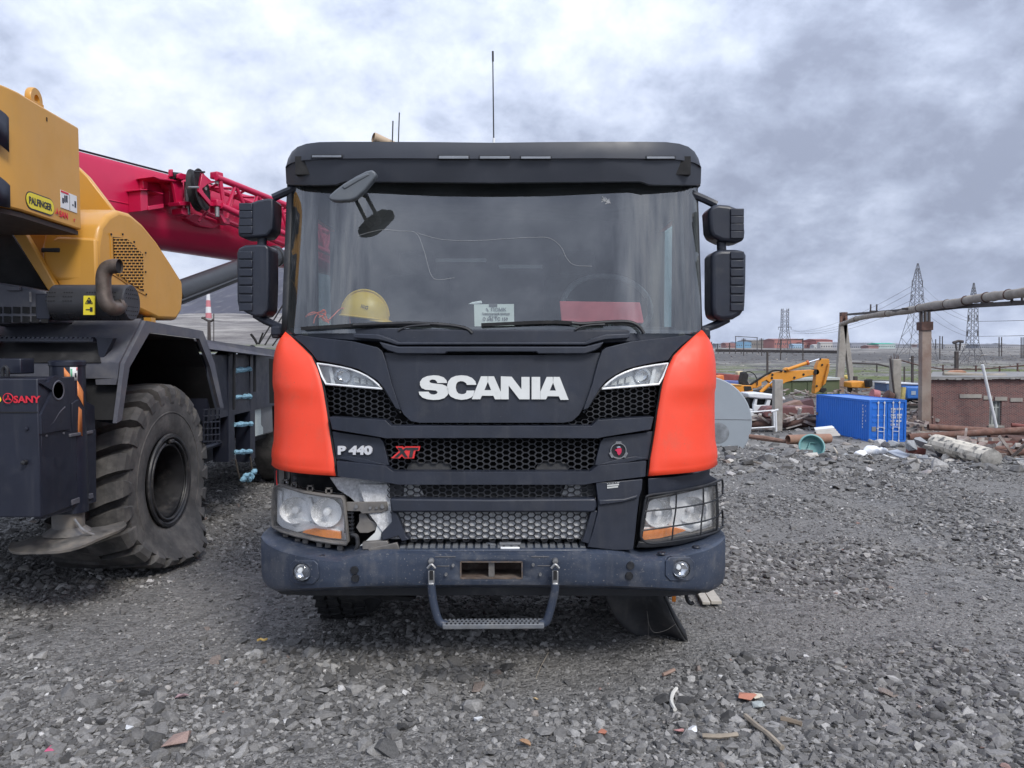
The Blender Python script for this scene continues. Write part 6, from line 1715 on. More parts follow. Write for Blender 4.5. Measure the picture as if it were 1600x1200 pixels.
tube('jib_link', [tr(*Z6([(600, 640)])[0], 0.55), tr(*Z6([(690, 540)])[0], 0.55)], 0.016, c_red, jib, seg=6)
trp('jib_end_plate', Z6([(835, 500), (880, 600), (900, 640), (870, 660), (820, 560)]), 0.70, 0.05, None, jib)
# lower end fitting of the boom seen past the mirror
trp('boom_shoe', [(420, 368), (470, 375), (470, 398), (430, 412), (416, 405)], 0.30, 0.3)
# lift cylinder
lc0, lc1 = at(270, 461, 7.05), at(452, 392, 9.05)
lc = tube('lift_cylinder', [lc0, lc0.lerp(lc1, 0.86)], 0.112, c_cyl, CRN, seg=24)
tube('cylinder_rod', [lc0.lerp(lc1, 0.86), lc1], 0.07, m_chr, lc, seg=16)
lathe('cylinder_collar', [(0.112, -0.03), (0.122, -0.025), (0.122, 0.025), (0.112, 0.03)], lc0.lerp(lc1, 0.85), lc1 - lc0, c_cyl, lc, seg=24)
tube('cylinder_pipe', [lc0 + Vector((0.09, -0.05, -0.06)), lc0.lerp(lc1, 0.8) + Vector((0.09, -0.05, -0.06))], 0.014, c_cyl, lc, seg=6)
# stays beside the truck mirror
for x0, y0, x1, y1 in ((405, 537, 449, 465), (414, 539, 449, 481), (426, 540, 449, 508)):
    tube('stay_rope', [at(x0, y0, 8.6), at(x1, y1, 8.9)], 0.009, c_blk, CRN, seg=5)
tube('deck_rack', curve([at(392, 522, 8.5), at(398, 530, 8.5), at(402, 538, 8.5)], 4), 0.014, c_blk, CRN, seg=6)
tube('deck_rack', curve([at(411, 520, 8.5), at(407, 530, 8.5), at(404, 538, 8.5)], 4), 0.010, c_blk, CRN, seg=6)
# ================================================================ the yard beyond the bank, right of the truck
y_con = mat('concrete', (0.30, 0.28, 0.25), 0.9, var=0.2, vs=3, bump=0.3, bs=20, dirt=((0.17, 0.14, 0.12), 0.35, 1.5), streak=((0.16, 0.14, 0.12), 0.3, 4))
y_rst = mat('rusty_pipe', (0.15, 0.078, 0.058), 0.85, var=0.35, vs=2.5, bump=0.2, bs=25, dirt=((0.24, 0.18, 0.15), 0.35, 3))
y_rst2 = mat('rust_dark', (0.085, 0.045, 0.036), 0.85, var=0.4, vs=2, dirt=((0.16, 0.11, 0.09), 0.3, 2))
y_blu = mat('container_blue', (0.018, 0.15, 0.58), 0.45, var=0.06, vs=0.8, dirt=((0.03, 0.12, 0.42), 0.2, 1.2))
y_org = mat('excavator_orange', (0.66, 0.27, 0.03), 0.5, var=0.12, vs=1, dirt=((0.30, 0.17, 0.07), 0.3, 0.8))
y_grn = mat('wagon_green', (0.085, 0.105, 0.052), 0.7, var=0.15, vs=0.6, dirt=((0.13, 0.12, 0.08), 0.25, 0.7))
y_wht = mat('van_white', (0.62, 0.64, 0.66), 0.5, var=0.08, vs=2, dirt=((0.40, 0.38, 0.35), 0.25, 1.5))
y_dst = mat('dark_steel', (0.055, 0.045, 0.042), 0.8, var=0.3, vs=1.5)
y_lag = mat('pipe_lagging', (0.27, 0.24, 0.205), 0.9, var=0.25, vs=1.6, bump=0.5, bs=6, dirt=((0.16, 0.12, 0.095), 0.35, 1.2))
y_tnk = mat('tank_paint', (0.30, 0.335, 0.365), 0.5, var=0.06, vs=0.8, dirt=((0.22, 0.22, 0.22), 0.15, 1.0))
y_gal = mat('pylon_steel', (0.10, 0.098, 0.105), 0.7, var=0.25, vs=0.5)
y_blk = mat('yard_black', (0.02, 0.02, 0.02), 0.85, var=0.3)
y_wood = mat('old_wood', (0.30, 0.255, 0.20), 0.85, var=0.25, vs=8, streak=((0.18, 0.15, 0.12), 0.3, 20))
y_paint = mat('paint_white', (0.66, 0.67, 0.68), 0.55, var=0.08)

def gy(px, py, lo=12.0, hi=3000.0):
    """distance at which the ground shows at that pixel (beyond the crest)"""
    best = None; y = lo
    while y < hi:
        p = at(px, py, y)
        if gz(p.x, p.y) >= p.z: return y
        y *= 1.01
    return hi

# ---- shipping container
def container():
    z = -3.85
    n0 = at(1358, 690.5, 46.0); n0.z = z
    r = Vector((math.cos(R(8)), math.sin(R(8)), 0))
    back = Vector((-r.y, r.x, 0))
    W, Lg, H = 2.44, 6.06, 2.62
    T_ = thing('shipping_container', 'bright blue corrugated steel shipping container with white door rods', 'container', n0)
    def P(a, b, c): return n0 + r * a + back * b + Vector((0, 0, c))
    # corrugated long side and far side
    for a0, sg, nm in ((0.02, -1, 'side_wall'), (W - 0.02, 1, 'side_wall')):
        row = []
        n = 26
        for k in range(n):
            b0 = 0.1 + (Lg - 0.2) * k / n; w_ = (Lg - 0.2) / n
            for q, dp in ((0.0, 0), (0.32, 0), (0.5, 0.036), (0.82, 0.036)): row.append((b0 + q * w_, dp))
        row.append((Lg - 0.1, 0))
        grid(nm, [[P(a0 - sg * d, b, c) for b, d in row] for c in (0.16, H - 0.10)], y_blu, T_, smooth=False, solid=0.004)
    obj('roof', *prism_data([P(0, 0, H - 0.02), P(W, 0, H - 0.02), P(W, Lg, H - 0.02), P(0, Lg, H - 0.02)], (0, 0, -0.03)), mat('container_roof', (0.10, 0.24, 0.60), 0.5, var=0.08, vs=0.8), T_)
    obj('back_wall', *prism_data([P(0, Lg, 0.1), P(W, Lg, 0.1), P(W, Lg, H - 0.05), P(0, Lg, H - 0.05)], -back * 0.03), y_blu, T_)
    obj('floor', *prism_data([P(0.03, 0.03, 0.14), P(W - 0.03, 0.03, 0.14), P(W - 0.03, Lg, 0.14), P(0.03, Lg, 0.14)], (0, 0, 0.03)), y_blk, T_)
    for a in (0.05, W - 0.05):
        for b in (0.05, Lg - 0.05): beam('corner_post', P(a, b, 0), P(a, b, H), 0.12, y_blu, T_)
    for c in (0.08, H - 0.05):
        for a in (0.04, W - 0.04): beam('side_rail', P(a, 0.1, c), P(a, Lg - 0.1, c), 0.08, y_blu, T_, h=0.13)
        for b in (0.04, Lg - 0.04): beam('end_rail', P(0.1, b, c), P(W - 0.1, b, c), 0.08, y_blu, T_, h=0.15)
    for s in (0, 1):
        a0, a1 = (0.12, W / 2 - 0.02) if s == 0 else (W / 2 + 0.02, W - 0.12)
        dr = obj('door', *prism_data([P(a0, 0.05, 0.16), P(a1, 0.05, 0.16), P(a1, 0.05, H - 0.13), P(a0, 0.05, H - 0.13)], back * 0.04), y_blu, T_)
        for c in (0.35, 0.85, 1.25, 1.55, 2.05): obj('door_rib', *prism_data([P(a0 + 0.08, 0.03, c), P(a1 - 0.08, 0.03, c), P(a1 - 0.08, 0.03, c + 0.17), P(a0 + 0.08, 0.03, c + 0.17)], back * 0.025), y_blu, dr, bevel=0.01)
        for q in (0.40, 0.78):
            a = a0 + (a1 - a0) * (q if s == 0 else 1.06 - q)
            rod = tube('lock_rod', [P(a, -0.02, 0.06), P(a, -0.02, H - 0.05)], 0.028, y_paint, dr, seg=6)
            for c in (0.12, 0.9, 1.7, H - 0.15): obj('rod_guide', *box_data(P(a, -0.01, c), (0.10, 0.06, 0.07)), y_paint, rod)
        aa = sorted([a0 + (a1 - a0) * (q if s == 0 else 1.06 - q) for q in (0.40, 0.78)])
        for c in (0.72, 0.98): tube('lock_handle', [P(aa[0], -0.04, c), P(aa[1], -0.04, c - 0.03)], 0.02, y_paint, dr, seg=6)
    # stencilled markings
    for c, s in ((2.02, 'PSMU 2088 1'), (1.86, '22G1'), (1.66, 'MAX  30480'), (1.50, 'TARE  2200'), (1.28, 'NET  28280'), (1.06, 'CUB  33.2')):
        text_mesh('marking', s, 0.16, y_paint, T_, P(1.42, 0.022, c), r, (0, 0, 1), 0.002, 0.006, 0.9)
    for k, ch in enumerate('PSMU2088'): text_mesh('marking', ch, 0.17, y_paint, T_, P(-0.022, 0.72, 2.20 - 0.19 * k), -back, (0, 0, 1), 0.002, 0.006)
    for k, ch in enumerate('221G'): text_mesh('marking', ch, 0.13, y_paint, T_, P(-0.022, 0.42, 2.2 - 0.3 * k), -back, (0, 0, 1), 0.002, 0.005)
    obj('door_plate', *prism_data([P(0.18, 0.02, 0.72), P(0.46, 0.02, 0.72), P(0.46, 0.02, 1.0), P(0.18, 0.02, 1.0)], back * 0.02), mat('plate_grey', (0.2, 0.2, 0.2), 0.6), T_)
container()

# ---- grey tank end
tc_ = at(1100, 660, 26.0); rT = 1.60
T_ = thing('storage_tank', 'pale grey cylindrical tank with a dented flat end right beside the truck', 'tank', (tc_.x, 26, -2.1))
lathe('tank_shell', [(0.0, 0.0), (rT - 0.03, 0.0), (rT, 0.03), (rT, 3.8), (0, 3.8)], tc_, (0.16, 1, 0), y_tnk, T_, seg=56)
tube('weld_seam', [tc_ + Vector((-rT * 0.98, -0.006 + 0.16 * rT, 0.12)), tc_ + Vector((rT * 0.985, -0.006 - 0.16 * rT, 0.12))], 0.010, mat('seam_grey', (0.2, 0.21, 0.22), 0.6), T_, seg=5)
obj('dent', *lathe_data([(0.0, 0.004), (0.10, 0.002), (0.26, -0.012), (0.36, -0.002)], tc_ + Vector((0.48, -0.085, -0.36)), (0.16, 1, 0), 20), mat('dent_grey', (0.22, 0.235, 0.25), 0.35, var=0.35, vs=4), T_, smooth=True)
for k in range(3): box('saddle', tc_ + Vector((0.1 * k, 0.6 + 1.2 * k, -rT - 0.2)), (2.0, 0.25, 0.7), y_rst2, T_)

# ---- concrete posts with the broken fence bay
def post(px, y0, y1, Y, w_, label, cat='post', lean=0.0, m_=None, nm='concrete_post', grp=None):
    a = at(px, y1, Y); b = at(px + lean, y0, Y)
    a.z -= 0.6
    s = w_ * Y / F
    o = beam(nm, a, b, s, m_ or y_con, bevel=s * 0.08)
    return tag(o, label, cat, grp)
post(1214, 593, 673, 52, 13, 'square pale concrete post standing left of the blue container', lean=1)
T_ = thing('fence_gate', 'broken white tube gate between the grey tank and the concrete post', 'gate', at(1190, 672, 50))
for L_ in ([(1150, 670.5), (1211, 667)], [(1150, 646), (1209, 641)], [(1209, 641), (1210, 668)], [(1212, 643), (1213, 674)], [(1216, 640), (1205, 643)]): tube('gate_tube', [at(x, y, 50) for x, y in L_], 0.07 if L_[0][0] > 1211 else 0.05, y_paint, T_, seg=6)
post(1398, 561, 648, 66, 13, 'broken concrete post with bare rods sticking out of its top', lean=1, nm='broken_post')
o = bpy.data.objects['broken_post']
for dx in (-5, -1, 3, 5): tube('bare_rod', [at(1398 + dx, 565, 66), at(1398 + dx * 1.2, 551 + abs(dx), 66)], 0.03, y_rst2, o, seg=5)
tube('bare_rod', [at(1391, 560, 65.5), at(1396, 605, 65.5), at(1401, 640, 65.5)], 0.09, y_dst, o, seg=6)

# ---- pipe bridge: posts, girder, lagged pipe
PB = thing('pipe_bridge', 'overhead pipe bridge with sagging lagged pipe on tall concrete and steel posts', 'pipe bridge', at(1445, 675, 53))
pa, pb, pc2 = at(1318, 492, 92), at(1445, 488, 53), at(1640, 452, 38)
beam('post', at(1444, 690, 53), at(1445.5, 512, 53), 0.66, mat('post_rust_concrete', (0.27, 0.22, 0.185), 0.9, var=0.2, vs=0.6, bump=0.2, bs=12, dirt=((0.17, 0.095, 0.07), 0.55, 0.5)), PB, h=0.5, bevel=0.03)
hd = beam('post_head', at(1445, 516, 53), at(1445, 503, 53), 0.80, y_rst2, PB, h=0.7)
for dx in (-5.5, 0.5, 6.5): beam('head_leg', at(1445 + dx, 504, 53), at(1445 + dx, 486, 53), 0.16, y_dst, hd)
for x0, x1, w_ in ((1309.5, 1317.5, 11), (1334, 1319, 7)):
    a, b = at(x0, 628, 92), at(x1, 506, 92); beam('post', a, b, w_ * 92 / F, y_con, PB, h=0.6, bevel=0.04)
beam('post_foot', at(1308, 628, 91.5), at(1310, 590, 91.5), 1.1, mat('brick_pier', (0.25, 0.17, 0.13), 0.9, var=0.2, vs=1), PB)
hh = beam('post_head', at(1318, 507, 92), at(1318, 488, 92), 0.7, y_rst2, PB)
for dx in (-4, 4): beam('head_leg', at(1318 + dx, 505, 91.4), at(1318 + dx, 494, 91.4), 0.22, y_rst, hh)
def mix3(t, dy=0):
    pts = [(1318, 492, 92), (1445, 484, 53), (1525, 474.5, 45.5), (1640, 463, 38)]
    return pts
gd = MB()
gp_ = [at(1324, 491.5, 90), at(1370, 488, 70), at(1440, 483.0, 53), at(1452, 484.5, 52), at(1500, 479, 47), at(1600, 473, 40), at(1660, 469, 37)]
for a, b in zip(gp_, gp_[1:]): gd.beam(a, b, 0.22, 0.24)
gd.build('girder', y_dst, PB)
lag = [at(1314, 507, 91), at(1330, 501, 84), at(1345, 496.5, 78), at(1375, 491.5, 68), at(1405, 487.5, 61), at(1428, 483.5, 55.5), at(1450, 478.5, 51), at(1475, 475.5, 48.5), at(1497, 473, 46.6), at(1512, 469, 45.5), at(1530, 466, 44.5), at(1560, 462, 42.4), at(1590, 458.5, 40.4), at(1660, 448, 36.5)]
lr = random.Random(4)
pts = curve(lag, 5)
tube('lagged_pipe', pts, [0.26 + lr.uniform(-0.025, 0.03) for _ in pts], y_lag, PB, seg=12)
for k in (8, 17, 27, 36, 44, 52, 58): 
    if k + 1 < len(pts): tube('pipe_band', [pts[k], pts[k].lerp(pts[k + 1], 0.12)], 0.31, y_rst2, PB, seg=12)
for px, py, Y in ((1365, 486, 70), (1589, 471, 41)):
    g = MB(); q = at(px, py, Y)
    for dx in (-0.28, 0.28): g.beam(q + Vector((dx, 0, 0)), q + Vector((dx, 0, 0.62 if px < 1500 else 0.40)), 0.10)
    g.beam(q + Vector((-0.36, 0, 0)), q + Vector((0.36, 0, 0)), 0.10); g.build('pipe_cradle', y_dst, PB)
for px, py, Y in ((1542, 473.5, 44), (1416, 482.5, 56.5)): box('pipe_shoe', at(px, py, Y), (0.5, 0.4, 0.14), y_dst, PB)

# ---- brick building
def brick_material():
    m = bpy.data.materials.new('old_brick'); m.use_nodes = True
    n, l = m.node_tree.nodes, m.node_tree.links
    b = n['Principled BSDF']; b.inputs['Roughness'].default_value = 0.9
    t = n.new('ShaderNodeTexCoord'); mp = n.new('ShaderNodeMapping'); mp.inputs['Rotation'].default_value = (R(90), 0, 0)
    l.new(t.outputs['Object'], mp.inputs[0])
    br = n.new('ShaderNodeTexBrick'); l.new(mp.outputs[0], br.inputs['Vector'])
    br.inputs['Color1'].default_value = (0.175, 0.055, 0.048, 1); br.inputs['Color2'].default_value = (0.075, 0.026, 0.028, 1); br.inputs['Mortar'].default_value = (0.22, 0.175, 0.16, 1)
    br.inputs['Scale'].default_value = 1.0; br.inputs['Brick Width'].default_value = 0.26; br.inputs['Row Height'].default_value = 0.085; br.inputs['Mortar Size'].default_value = 0.016
    nz = n.new('ShaderNodeTexNoise'); nz.inputs['Scale'].default_value = 0.9; nz.inputs['Detail'].default_value = 8; nz.inputs['Roughness'].default_value = 0.7; l.new(t.outputs['Object'], nz.inputs['Vector'])
    mr = n.new('ShaderNodeMapRange'); l.new(nz.outputs[0], mr.inputs[0])
    for i, x in enumerate((0.56, 0.74, 0, 0.55)): mr.inputs[i + 1].default_value = x
    mx = n.new('ShaderNodeMix'); mx.data_type = 'RGBA'; l.new(mr.outputs[0], mx.inputs[0]); l.new(br.outputs[0], mx.inputs[6]); mx.inputs[7].default_value = (0.30, 0.21, 0.19, 1)
    l.new(mx.outputs[2], b.inputs['Base Color'])
    bp = n.new('ShaderNodeBump'); bp.inputs['Strength'].default_value = 0.6; bp.inputs['Distance'].default_value = 0.02; bp.invert = True; l.new(br.outputs['Fac'], bp.inputs['Height']); l.new(bp.outputs[0], b.inputs['Normal'])
    return m
def brick_house():
    m_ = brick_material(); Y = 55.0
    p = lambda x, y, d=0: at(x, y, Y + d)
    T_ = thing('brick_building', 'low old red brick building with one boarded window on the right', 'building', p(1530, 690))
    x0, x1 = 1453, 1680; zt, zb = p(1453, 592).z, -4.6
    xa, xb, xw0, xw1 = p(x0, 600).x, p(x1, 600).x, p(1546, 640).x, p(1565, 640).x
    zw0, zw1 = p(1550, 665).z, p(1550, 626).z
    g = MB()
    def pl(a, b, c, d): g.box(((a + b) / 2, Y + 0.15, (c + d) / 2), (b - a, 0.3, d - c))
    pl(xa, xw0, zb, zt); pl(xw1, xb, zb, zt); pl(xw0, xw1, zb, zw0); pl(xw0, xw1, zw1, zt)
    g.build('front_wall', m_, T_)
    prism('side_wall', [Vector((xa, Y + 0.31, zb)), Vector((xa, Y + 0.31, zt)), Vector((xa + 5.4, Y + 8.6, zt)), Vector((xa + 5.4, Y + 8.6, zb))], (0.3, -0.15, 0), m_, T_)
    rf = prism('roof', [Vector((xa - 0.25, Y - 0.25, zt + 0.003)), Vector((xb, Y - 0.25, zt + 0.003)), Vector((xb + 5, Y + 9, zt + 0.12)), Vector((xa + 5.2, Y + 9, zt + 0.12))], (0, 0, 0.16), mat('roof_felt', (0.20, 0.195, 0.19), 0.9, var=0.3, vs=0.6, dirt=((0.36, 0.35, 0.34), 0.35, 0.5)), T_)
    lr = random.Random(8)
    for k in range(18):
        c = xa + (xb - xa) * (k + lr.random()) / 18
        box('roof_edge_piece', (c, Y - 0.27 + lr.uniform(-0.03, 0.03), zt + 0.02 + lr.uniform(-0.05, 0.05)), (lr.uniform(0.3, 0.6), 0.06, lr.uniform(0.06, 0.14)), mat('roof_edge_grey', (0.25, 0.24, 0.23), 0.9, var=0.3), rf)
    wn_ = box('window', ((xw0 + xw1) / 2, Y + 0.24, (zw0 + zw1) / 2), (xw1 - xw0, 0.04, zw1 - zw0), mat('dirty_pane', (0.16, 0.17, 0.165), 0.35, var=0.4, vs=2), T_)
    wf = mat('window_frame_paint', (0.36, 0.38, 0.36), 0.8, var=0.2)
    for fx_ in (0.03, 0.36, 0.66, 0.97): box('window_bar', (xw0 + (xw1 - xw0) * fx_, Y + 0.2, (zw0 + zw1) / 2), (0.08, 0.05, zw1 - zw0), wf, wn_)
    for fz_ in (0.02, 0.72, 0.98): box('window_bar', ((xw0 + xw1) / 2, Y + 0.19, zw0 + (zw1 - zw0) * fz_), (xw1 - xw0, 0.05, 0.08), wf, wn_)
    box('window_sill', ((xw0 + xw1) / 2, Y - 0.06, zw0 - 0.06), (xw1 - xw0 + 0.25, 0.24, 0.13), y_con, T_)
    for a, b, y0, y1 in ((1499, 1533, 616, 622), (1536, 1550, 618.5, 624), (1554, 1573, 620, 626), (1578, 1597, 622, 627.5)):
        pa_, pb_ = p(a, (y0 + y1) / 2), p(b, (y0 + y1) / 2); box('lintel', (pa_ + pb_) / 2 + Vector((0, -0.02, 0)), (pb_.x - pa_.x, 0.1, 0.27), y_con, T_)
    tube('down_pipe', [p(1457, 620, -0.2), p(1457, 675, -0.2)], 0.05, y_rst2, T_, seg=6)
    return zt
zt_b = brick_house()
o = tube('white_pole', [at(1535, 570, 53.5), at(1557, 668, 53.8)], 0.10, y_paint, None, seg=8); tag(o, 'long white pole leaning against the red brick building', 'pole')
for i, (pl_, r_, lb) in enumerate((([(1474, 584, 57), (1530, 586.5, 57), (1572, 588.5, 57)], 0.16, 'grey lagged pipe lying along the front of the brick building roof'), ([(1545, 588, 59), (1570, 587.5, 59)], 0.24, 'short fat lagged pipe piece lying on the brick building roof'), ([(1590, 589, 58), (1660, 592, 58)], 0.2, 'lagged pipe end at the far right of the brick building roof'))):
    tag(tube('roof_pipe', [at(*q) for q in pl_], r_, y_lag, None, seg=10), lb, 'pipe')
T_ = thing('roof_railing', 'thin rusty handrail running behind the brick building roof', 'railing', at(1500, 580, 70))
for L_ in ([(1400, 561), (1440, 572), (1475, 577), (1530, 577), (1600, 571)], [(1470, 585), (1530, 586), (1600, 582)]): tube('rail', [at(x, y, 70) for x, y in L_], 0.06, y_rst2, T_, seg=5)
for x, y0, y1 in ((1473.5, 570, 587), (1525, 571, 587), (1536, 571, 588), (1562, 572, 582), (1590, 568, 580), (1592, 579, 588)): tube('stanchion', [at(x, y0, 70), at(x, y1, 70)], 0.08, y_rst2, T_, seg=5)
tag(obj('rust_patch_sheet', *prism_data([at(1483, 583.5, 60), at(1490, 580, 60), at(1508, 579.5, 60), at(1512, 584, 60)], (0, 0.5, 0.05)), mat('rust_sheet', (0.36, 0.19, 0.12), 0.9, var=0.3, vs=2)), 'crumpled orange rusty sheet on top of the brick building roof', 'sheet')

# ---- heap of rusty pipes before the brick building
HP = [((1450, 667, 47), (1660, 680, 46), 0.19, y_rst, 'upper long brown pipe sloping right just below the brick wall'),
      ((1420, 683, 44), (1650, 669, 43.4), 0.20, y_rst, 'long brown pipe rising to the right across the pipe heap'),
      ((1500, 687, 43), (1572, 695, 43), 0.12, y_rst, 'thinner brown pipe under the crossing pipes, open at its right end'),
      ((1545, 684, 44.5), (1660, 690, 44), 0.24, y_rst2, 'dark brown pipe in the middle of the pipe heap'),
      ((1572, 689, 42), (1680, 700, 41.5), 0.33, y_rst2, 'thick dark pipe with an open end at the right of the heap'),
      ((1515, 700, 40), (1680, 703, 39), 0.13, y_rst, 'straight pipe low in the heap behind the white log'),
      ((1540, 708, 37), (1690, 704, 36), 0.17, y_rst, 'lowest long pipe of the heap, nearest the white log'),
      ((1588, 724, 33), (1680, 722, 33), 0.16, y_rst2, 'short pipe end at the right edge below the heap'),
      ((1415, 676, 49), (1470, 679, 48.5), 0.16, y_lag, 'short grey lagged pipe at the foot of the tall bridge post'),
      ((1580, 664, 50), (1660, 672, 49), 0.14, mat('pipe_red', (0.19, 0.06, 0.05), 0.8, var=0.2), 'dark red pipe resting highest at the right edge of the heap')]
for a, b, r_, m_, lb in HP:
    pa_, pb_ = at(*a), at(*b); d = (pb_ - pa_).normalized()
    v, f = lathe_data([(r_ * 0.86, 0.25), (r_ * 0.86, 0), (r_, 0), (r_, (pb_ - pa_).length), (r_ * 0.86, (pb_ - pa_).length), (r_ * 0.86, (pb_ - pa_).length - 0.3)], pa_, d, 16)
    tag(obj('rusty_pipe', v, f, m_, None, smooth=True), lb, 'pipe', 'pipes heaped before the brick building')
tag(box('steel_plate', at(1556, 697, 41.5), (2.6, 0.1, 0.55), mat('plate_redbrown', (0.13, 0.05, 0.042), 0.8, var=0.3, vs=1), rot=rotz(0.1)), 'flat red brown steel plate between the heaped pipes', 'plate')
tag(box('grey_slab', at(1536, 695, 42.2), (0.9, 0.3, 0.35), y_con, rot=rotz(0.2)), 'small pale grey slab wedged under the heaped pipes', 'slab')
tag(tube('timber_beam', [at(1412, 677, 50), at(1466, 680, 47)], 0.13, y_wood, None, seg=6), 'grey timber beam lying right of the blue container', 'beam')

# ---- white mottled concrete column lying on the bank, rubble round it
def column_log():
    m_ = mat('whitewashed', (0.58, 0.53, 0.44), 0.85, var=0.1, vs=5, bump=0.5, bs=25, speck=((0.10, 0.10, 0.095), 0.43, 7), dirt=((0.30, 0.28, 0.25), 0.3, 9))
    a, b = at(1464, 692, 13.2), at(1549, 717, 11.8)
    T_ = thing('concrete_column', 'whitewashed broken concrete column lying on the gravel bank', 'column', b)
    d = (b - a).normalized(); s, u = frame(d); n = 14; rows = []
    lr = random.Random(2)
    for k in range(13):
        t = k / 12; c = a.lerp(b, t); r_ = 0.155 + 0.012 * noise.noise((t * 5, 0, 0))
        rows.append([c + (s * math.cos(2 * math.pi * j / n) * (1.15) + u * math.sin(2 * math.pi * j / n)) * r_ * (1 + 0.10 * noise.noise((t * 6, j * 0.9, 3.0))) for j in range(n)])
    grid('shaft', rows, m_, T_, closed=True, smooth=False)
    for k, c in ((0, a - d * 0.02), (12, b + d * 0.01)):
        V = rows[k] + [c + d * (0.03 if k else -0.03)]; obj('broken_end', V, [(j, (j + 1) % n, n) for j in range(n)], mat('broken_concrete', (0.26, 0.25, 0.23), 0.95, var=0.35, vs=12, bump=0.6, bs=40), T_)
    g = prism('rust_strip', [tr2 for tr2 in (at(1478, 693, 13.75), at(1489, 691.5, 13.75), at(1476, 701, 13.7), at(1468, 698, 13.7))], (0, 0.02, 0.01), y_rst, T_)
column_log()
def lump(nm, px, py, Y, r_, seed, m_, label, cat, flat=0.6, sx=1.0, sz=1.0, grp=None):
    me = hull_mesh(nm, seed, 16, flat); me.materials.append(m_)
    o = bpy.data.objects.new(nm, me); COL.objects.link(o)
    o.location = at(px, py, Y); o.scale = (r_ * sx, r_, r_ * sz); o.rotation_euler = (0.2 * (seed % 3), 0.1, seed * 1.3)
    return tag(o, label, cat, grp)
m_rub1 = mat('rubble_pale', (0.50, 0.47, 0.42), 0.9, var=0.2, vs=9, bump=0.5, bs=30, speck=((0.2, 0.19, 0.18), 0.40, 12))
m_rub2 = mat('rubble_grey', (0.27, 0.28, 0.29), 0.9, var=0.2, vs=9, bump=0.5, bs=30)
for px, py, r_, m_, lb in ((1456, 703, 0.19, m_rub1, 'tall pale rubble block left of the whitewashed column'), (1452, 721, 0.15, m_rub1, 'mottled rubble lump below the tall pale block'), (1484, 716, 0.15, m_rub1, 'smooth pale rubble lump against the column'), (1472, 706, 0.16, mat('rubble_dark', (0.09, 0.09, 0.10), 0.9, var=0.3), 'dark rubble lump hidden beside the column'), (1490, 731, 0.16, m_rub2, 'flat blue grey stone in front of the rubble'), (1513, 735, 0.14, m_rub2, 'grey stone below the column near its open end'), (1506, 729, 0.09, m_rub1, 'small pale stone between column and grey stone'), (1559, 733, 0.10, m_rub1, 'white rubble bit right of the column end'), (1569, 727, 0.10, m_rub2, 'grey rubble bit beyond the column end'), (1578, 730, 0.12, mat('rubble_tan', (0.22, 0.19, 0.16), 0.9, var=0.2), 'tan stone near the right edge past the column'), (1395, 694, 0.13, m_rub2, 'grey stone at the foot of the blue container doors'), (1383, 695, 0.10, MATS['rubble_dark'], 'dark stone at the container corner'), (1440, 690, 0.16, m_rub2, 'grey rubble heaped between container and column'), (1450, 731, 0.09, m_rub1, 'cream rubble chip in front of the mottled lump'), (1426, 697, 0.18, m_rub2, 'broad grey rubble slab right of the container')):
    lump('rubble', px, py, 13.2 - (py - 700) * 0.03, r_, int(px), m_, lb, 'rubble', 0.7, grp='rubble on the bank')
tag(box('brick_beam', at(1431, 704, 13.4), (0.30, 0.10, 0.11), mat('beam_red', (0.17, 0.06, 0.05), 0.9, var=0.25, vs=6), rot=rotz(-0.15) @ Matrix.Rotation(0.12, 3, 'Y')), 'dark red brick beam half buried left of the rubble', 'beam')
tag(box('rust_stub', at(1468, 722, 12.9), (0.05, 0.06, 0.16), y_rst, rot=Matrix.Rotation(0.3, 3, 'Y')), 'upright rusty stub sticking out of the rubble', 'stub')

# ---- white foam lumps, basin, pipes and boards along the bank
m_foam = mat('foam_white', (0.80, 0.81, 0.82), 0.7, var=0.05, vs=10)
for k, (px, py, r_) in enumerate(((1346, 710, 0.11), (1362, 704.5, 0.13), (1377, 705, 0.10), (1355, 711, 0.10))):
    me = bpy.data.meshes.new('foam'); bm = bmesh.new(); bmesh.ops.create_icosphere(bm, subdivisions=3, radius=1)
    for v in bm.verts: v.co *= 1 + 0.22 * noise.noise(v.co * 1.6 + Vector((k * 5, 0, 0)))
    for f in bm.faces: f.smooth = True
    bm.to_mesh(me); bm.free(); me.materials.append(m_foam)
    o = bpy.data.objects.new('foam_lump', me); COL.objects.link(o); o.location = at(px, py, 13.6); o.scale = (r_ * 1.1, r_, r_ * 0.75)
    tag(o, ('leftmost lump of white foam on the bank before the container', 'tallest lump of white foam in the row on the bank', 'rightmost lump of white foam on the bank', 'small front lump of white foam on the bank')[k], 'foam', 'white foam lumps')
def basin():
    c = at(1268, 698, 15.6); m_ = mat('basin_teal', (0.13, 0.29, 0.29), 0.5, var=0.12, vs=6, dirt=((0.3, 0.36, 0.34), 0.2, 8))
    ax = Vector((-0.15, -0.85, 0.35))
    T_ = thing('basin', 'teal plastic basin tipped on edge half buried in gravel', 'basin', c)
    lathe('bowl', [(0.225, -0.03), (0.25, -0.03), (0.255, 0.0), (0.235, 0.01), (0.215, 0.10), (0.15, 0.13), (0, 0.14)], c, ax * -1, m_, T_, seg=30)
    lathe('bowl_rim', [(0.225, -0.03), (0.235, -0.045), (0.262, -0.04), (0.262, -0.01)], c, ax * -1, m_, T_, seg=30)
    s, u = frame(ax); tube('bowl_crease', [c + s * 0.05 + ax * -0.10, c + u * 0.12 + ax * -0.11, c - s * 0.12 + u * 0.1 + ax * -0.09], 0.012, m_, T_, seg=6)
basin()
a, b = at(1231, 687, 15.9), at(1306, 687, 15.9); d = (b - a).normalized(); Lp = (b - a).length
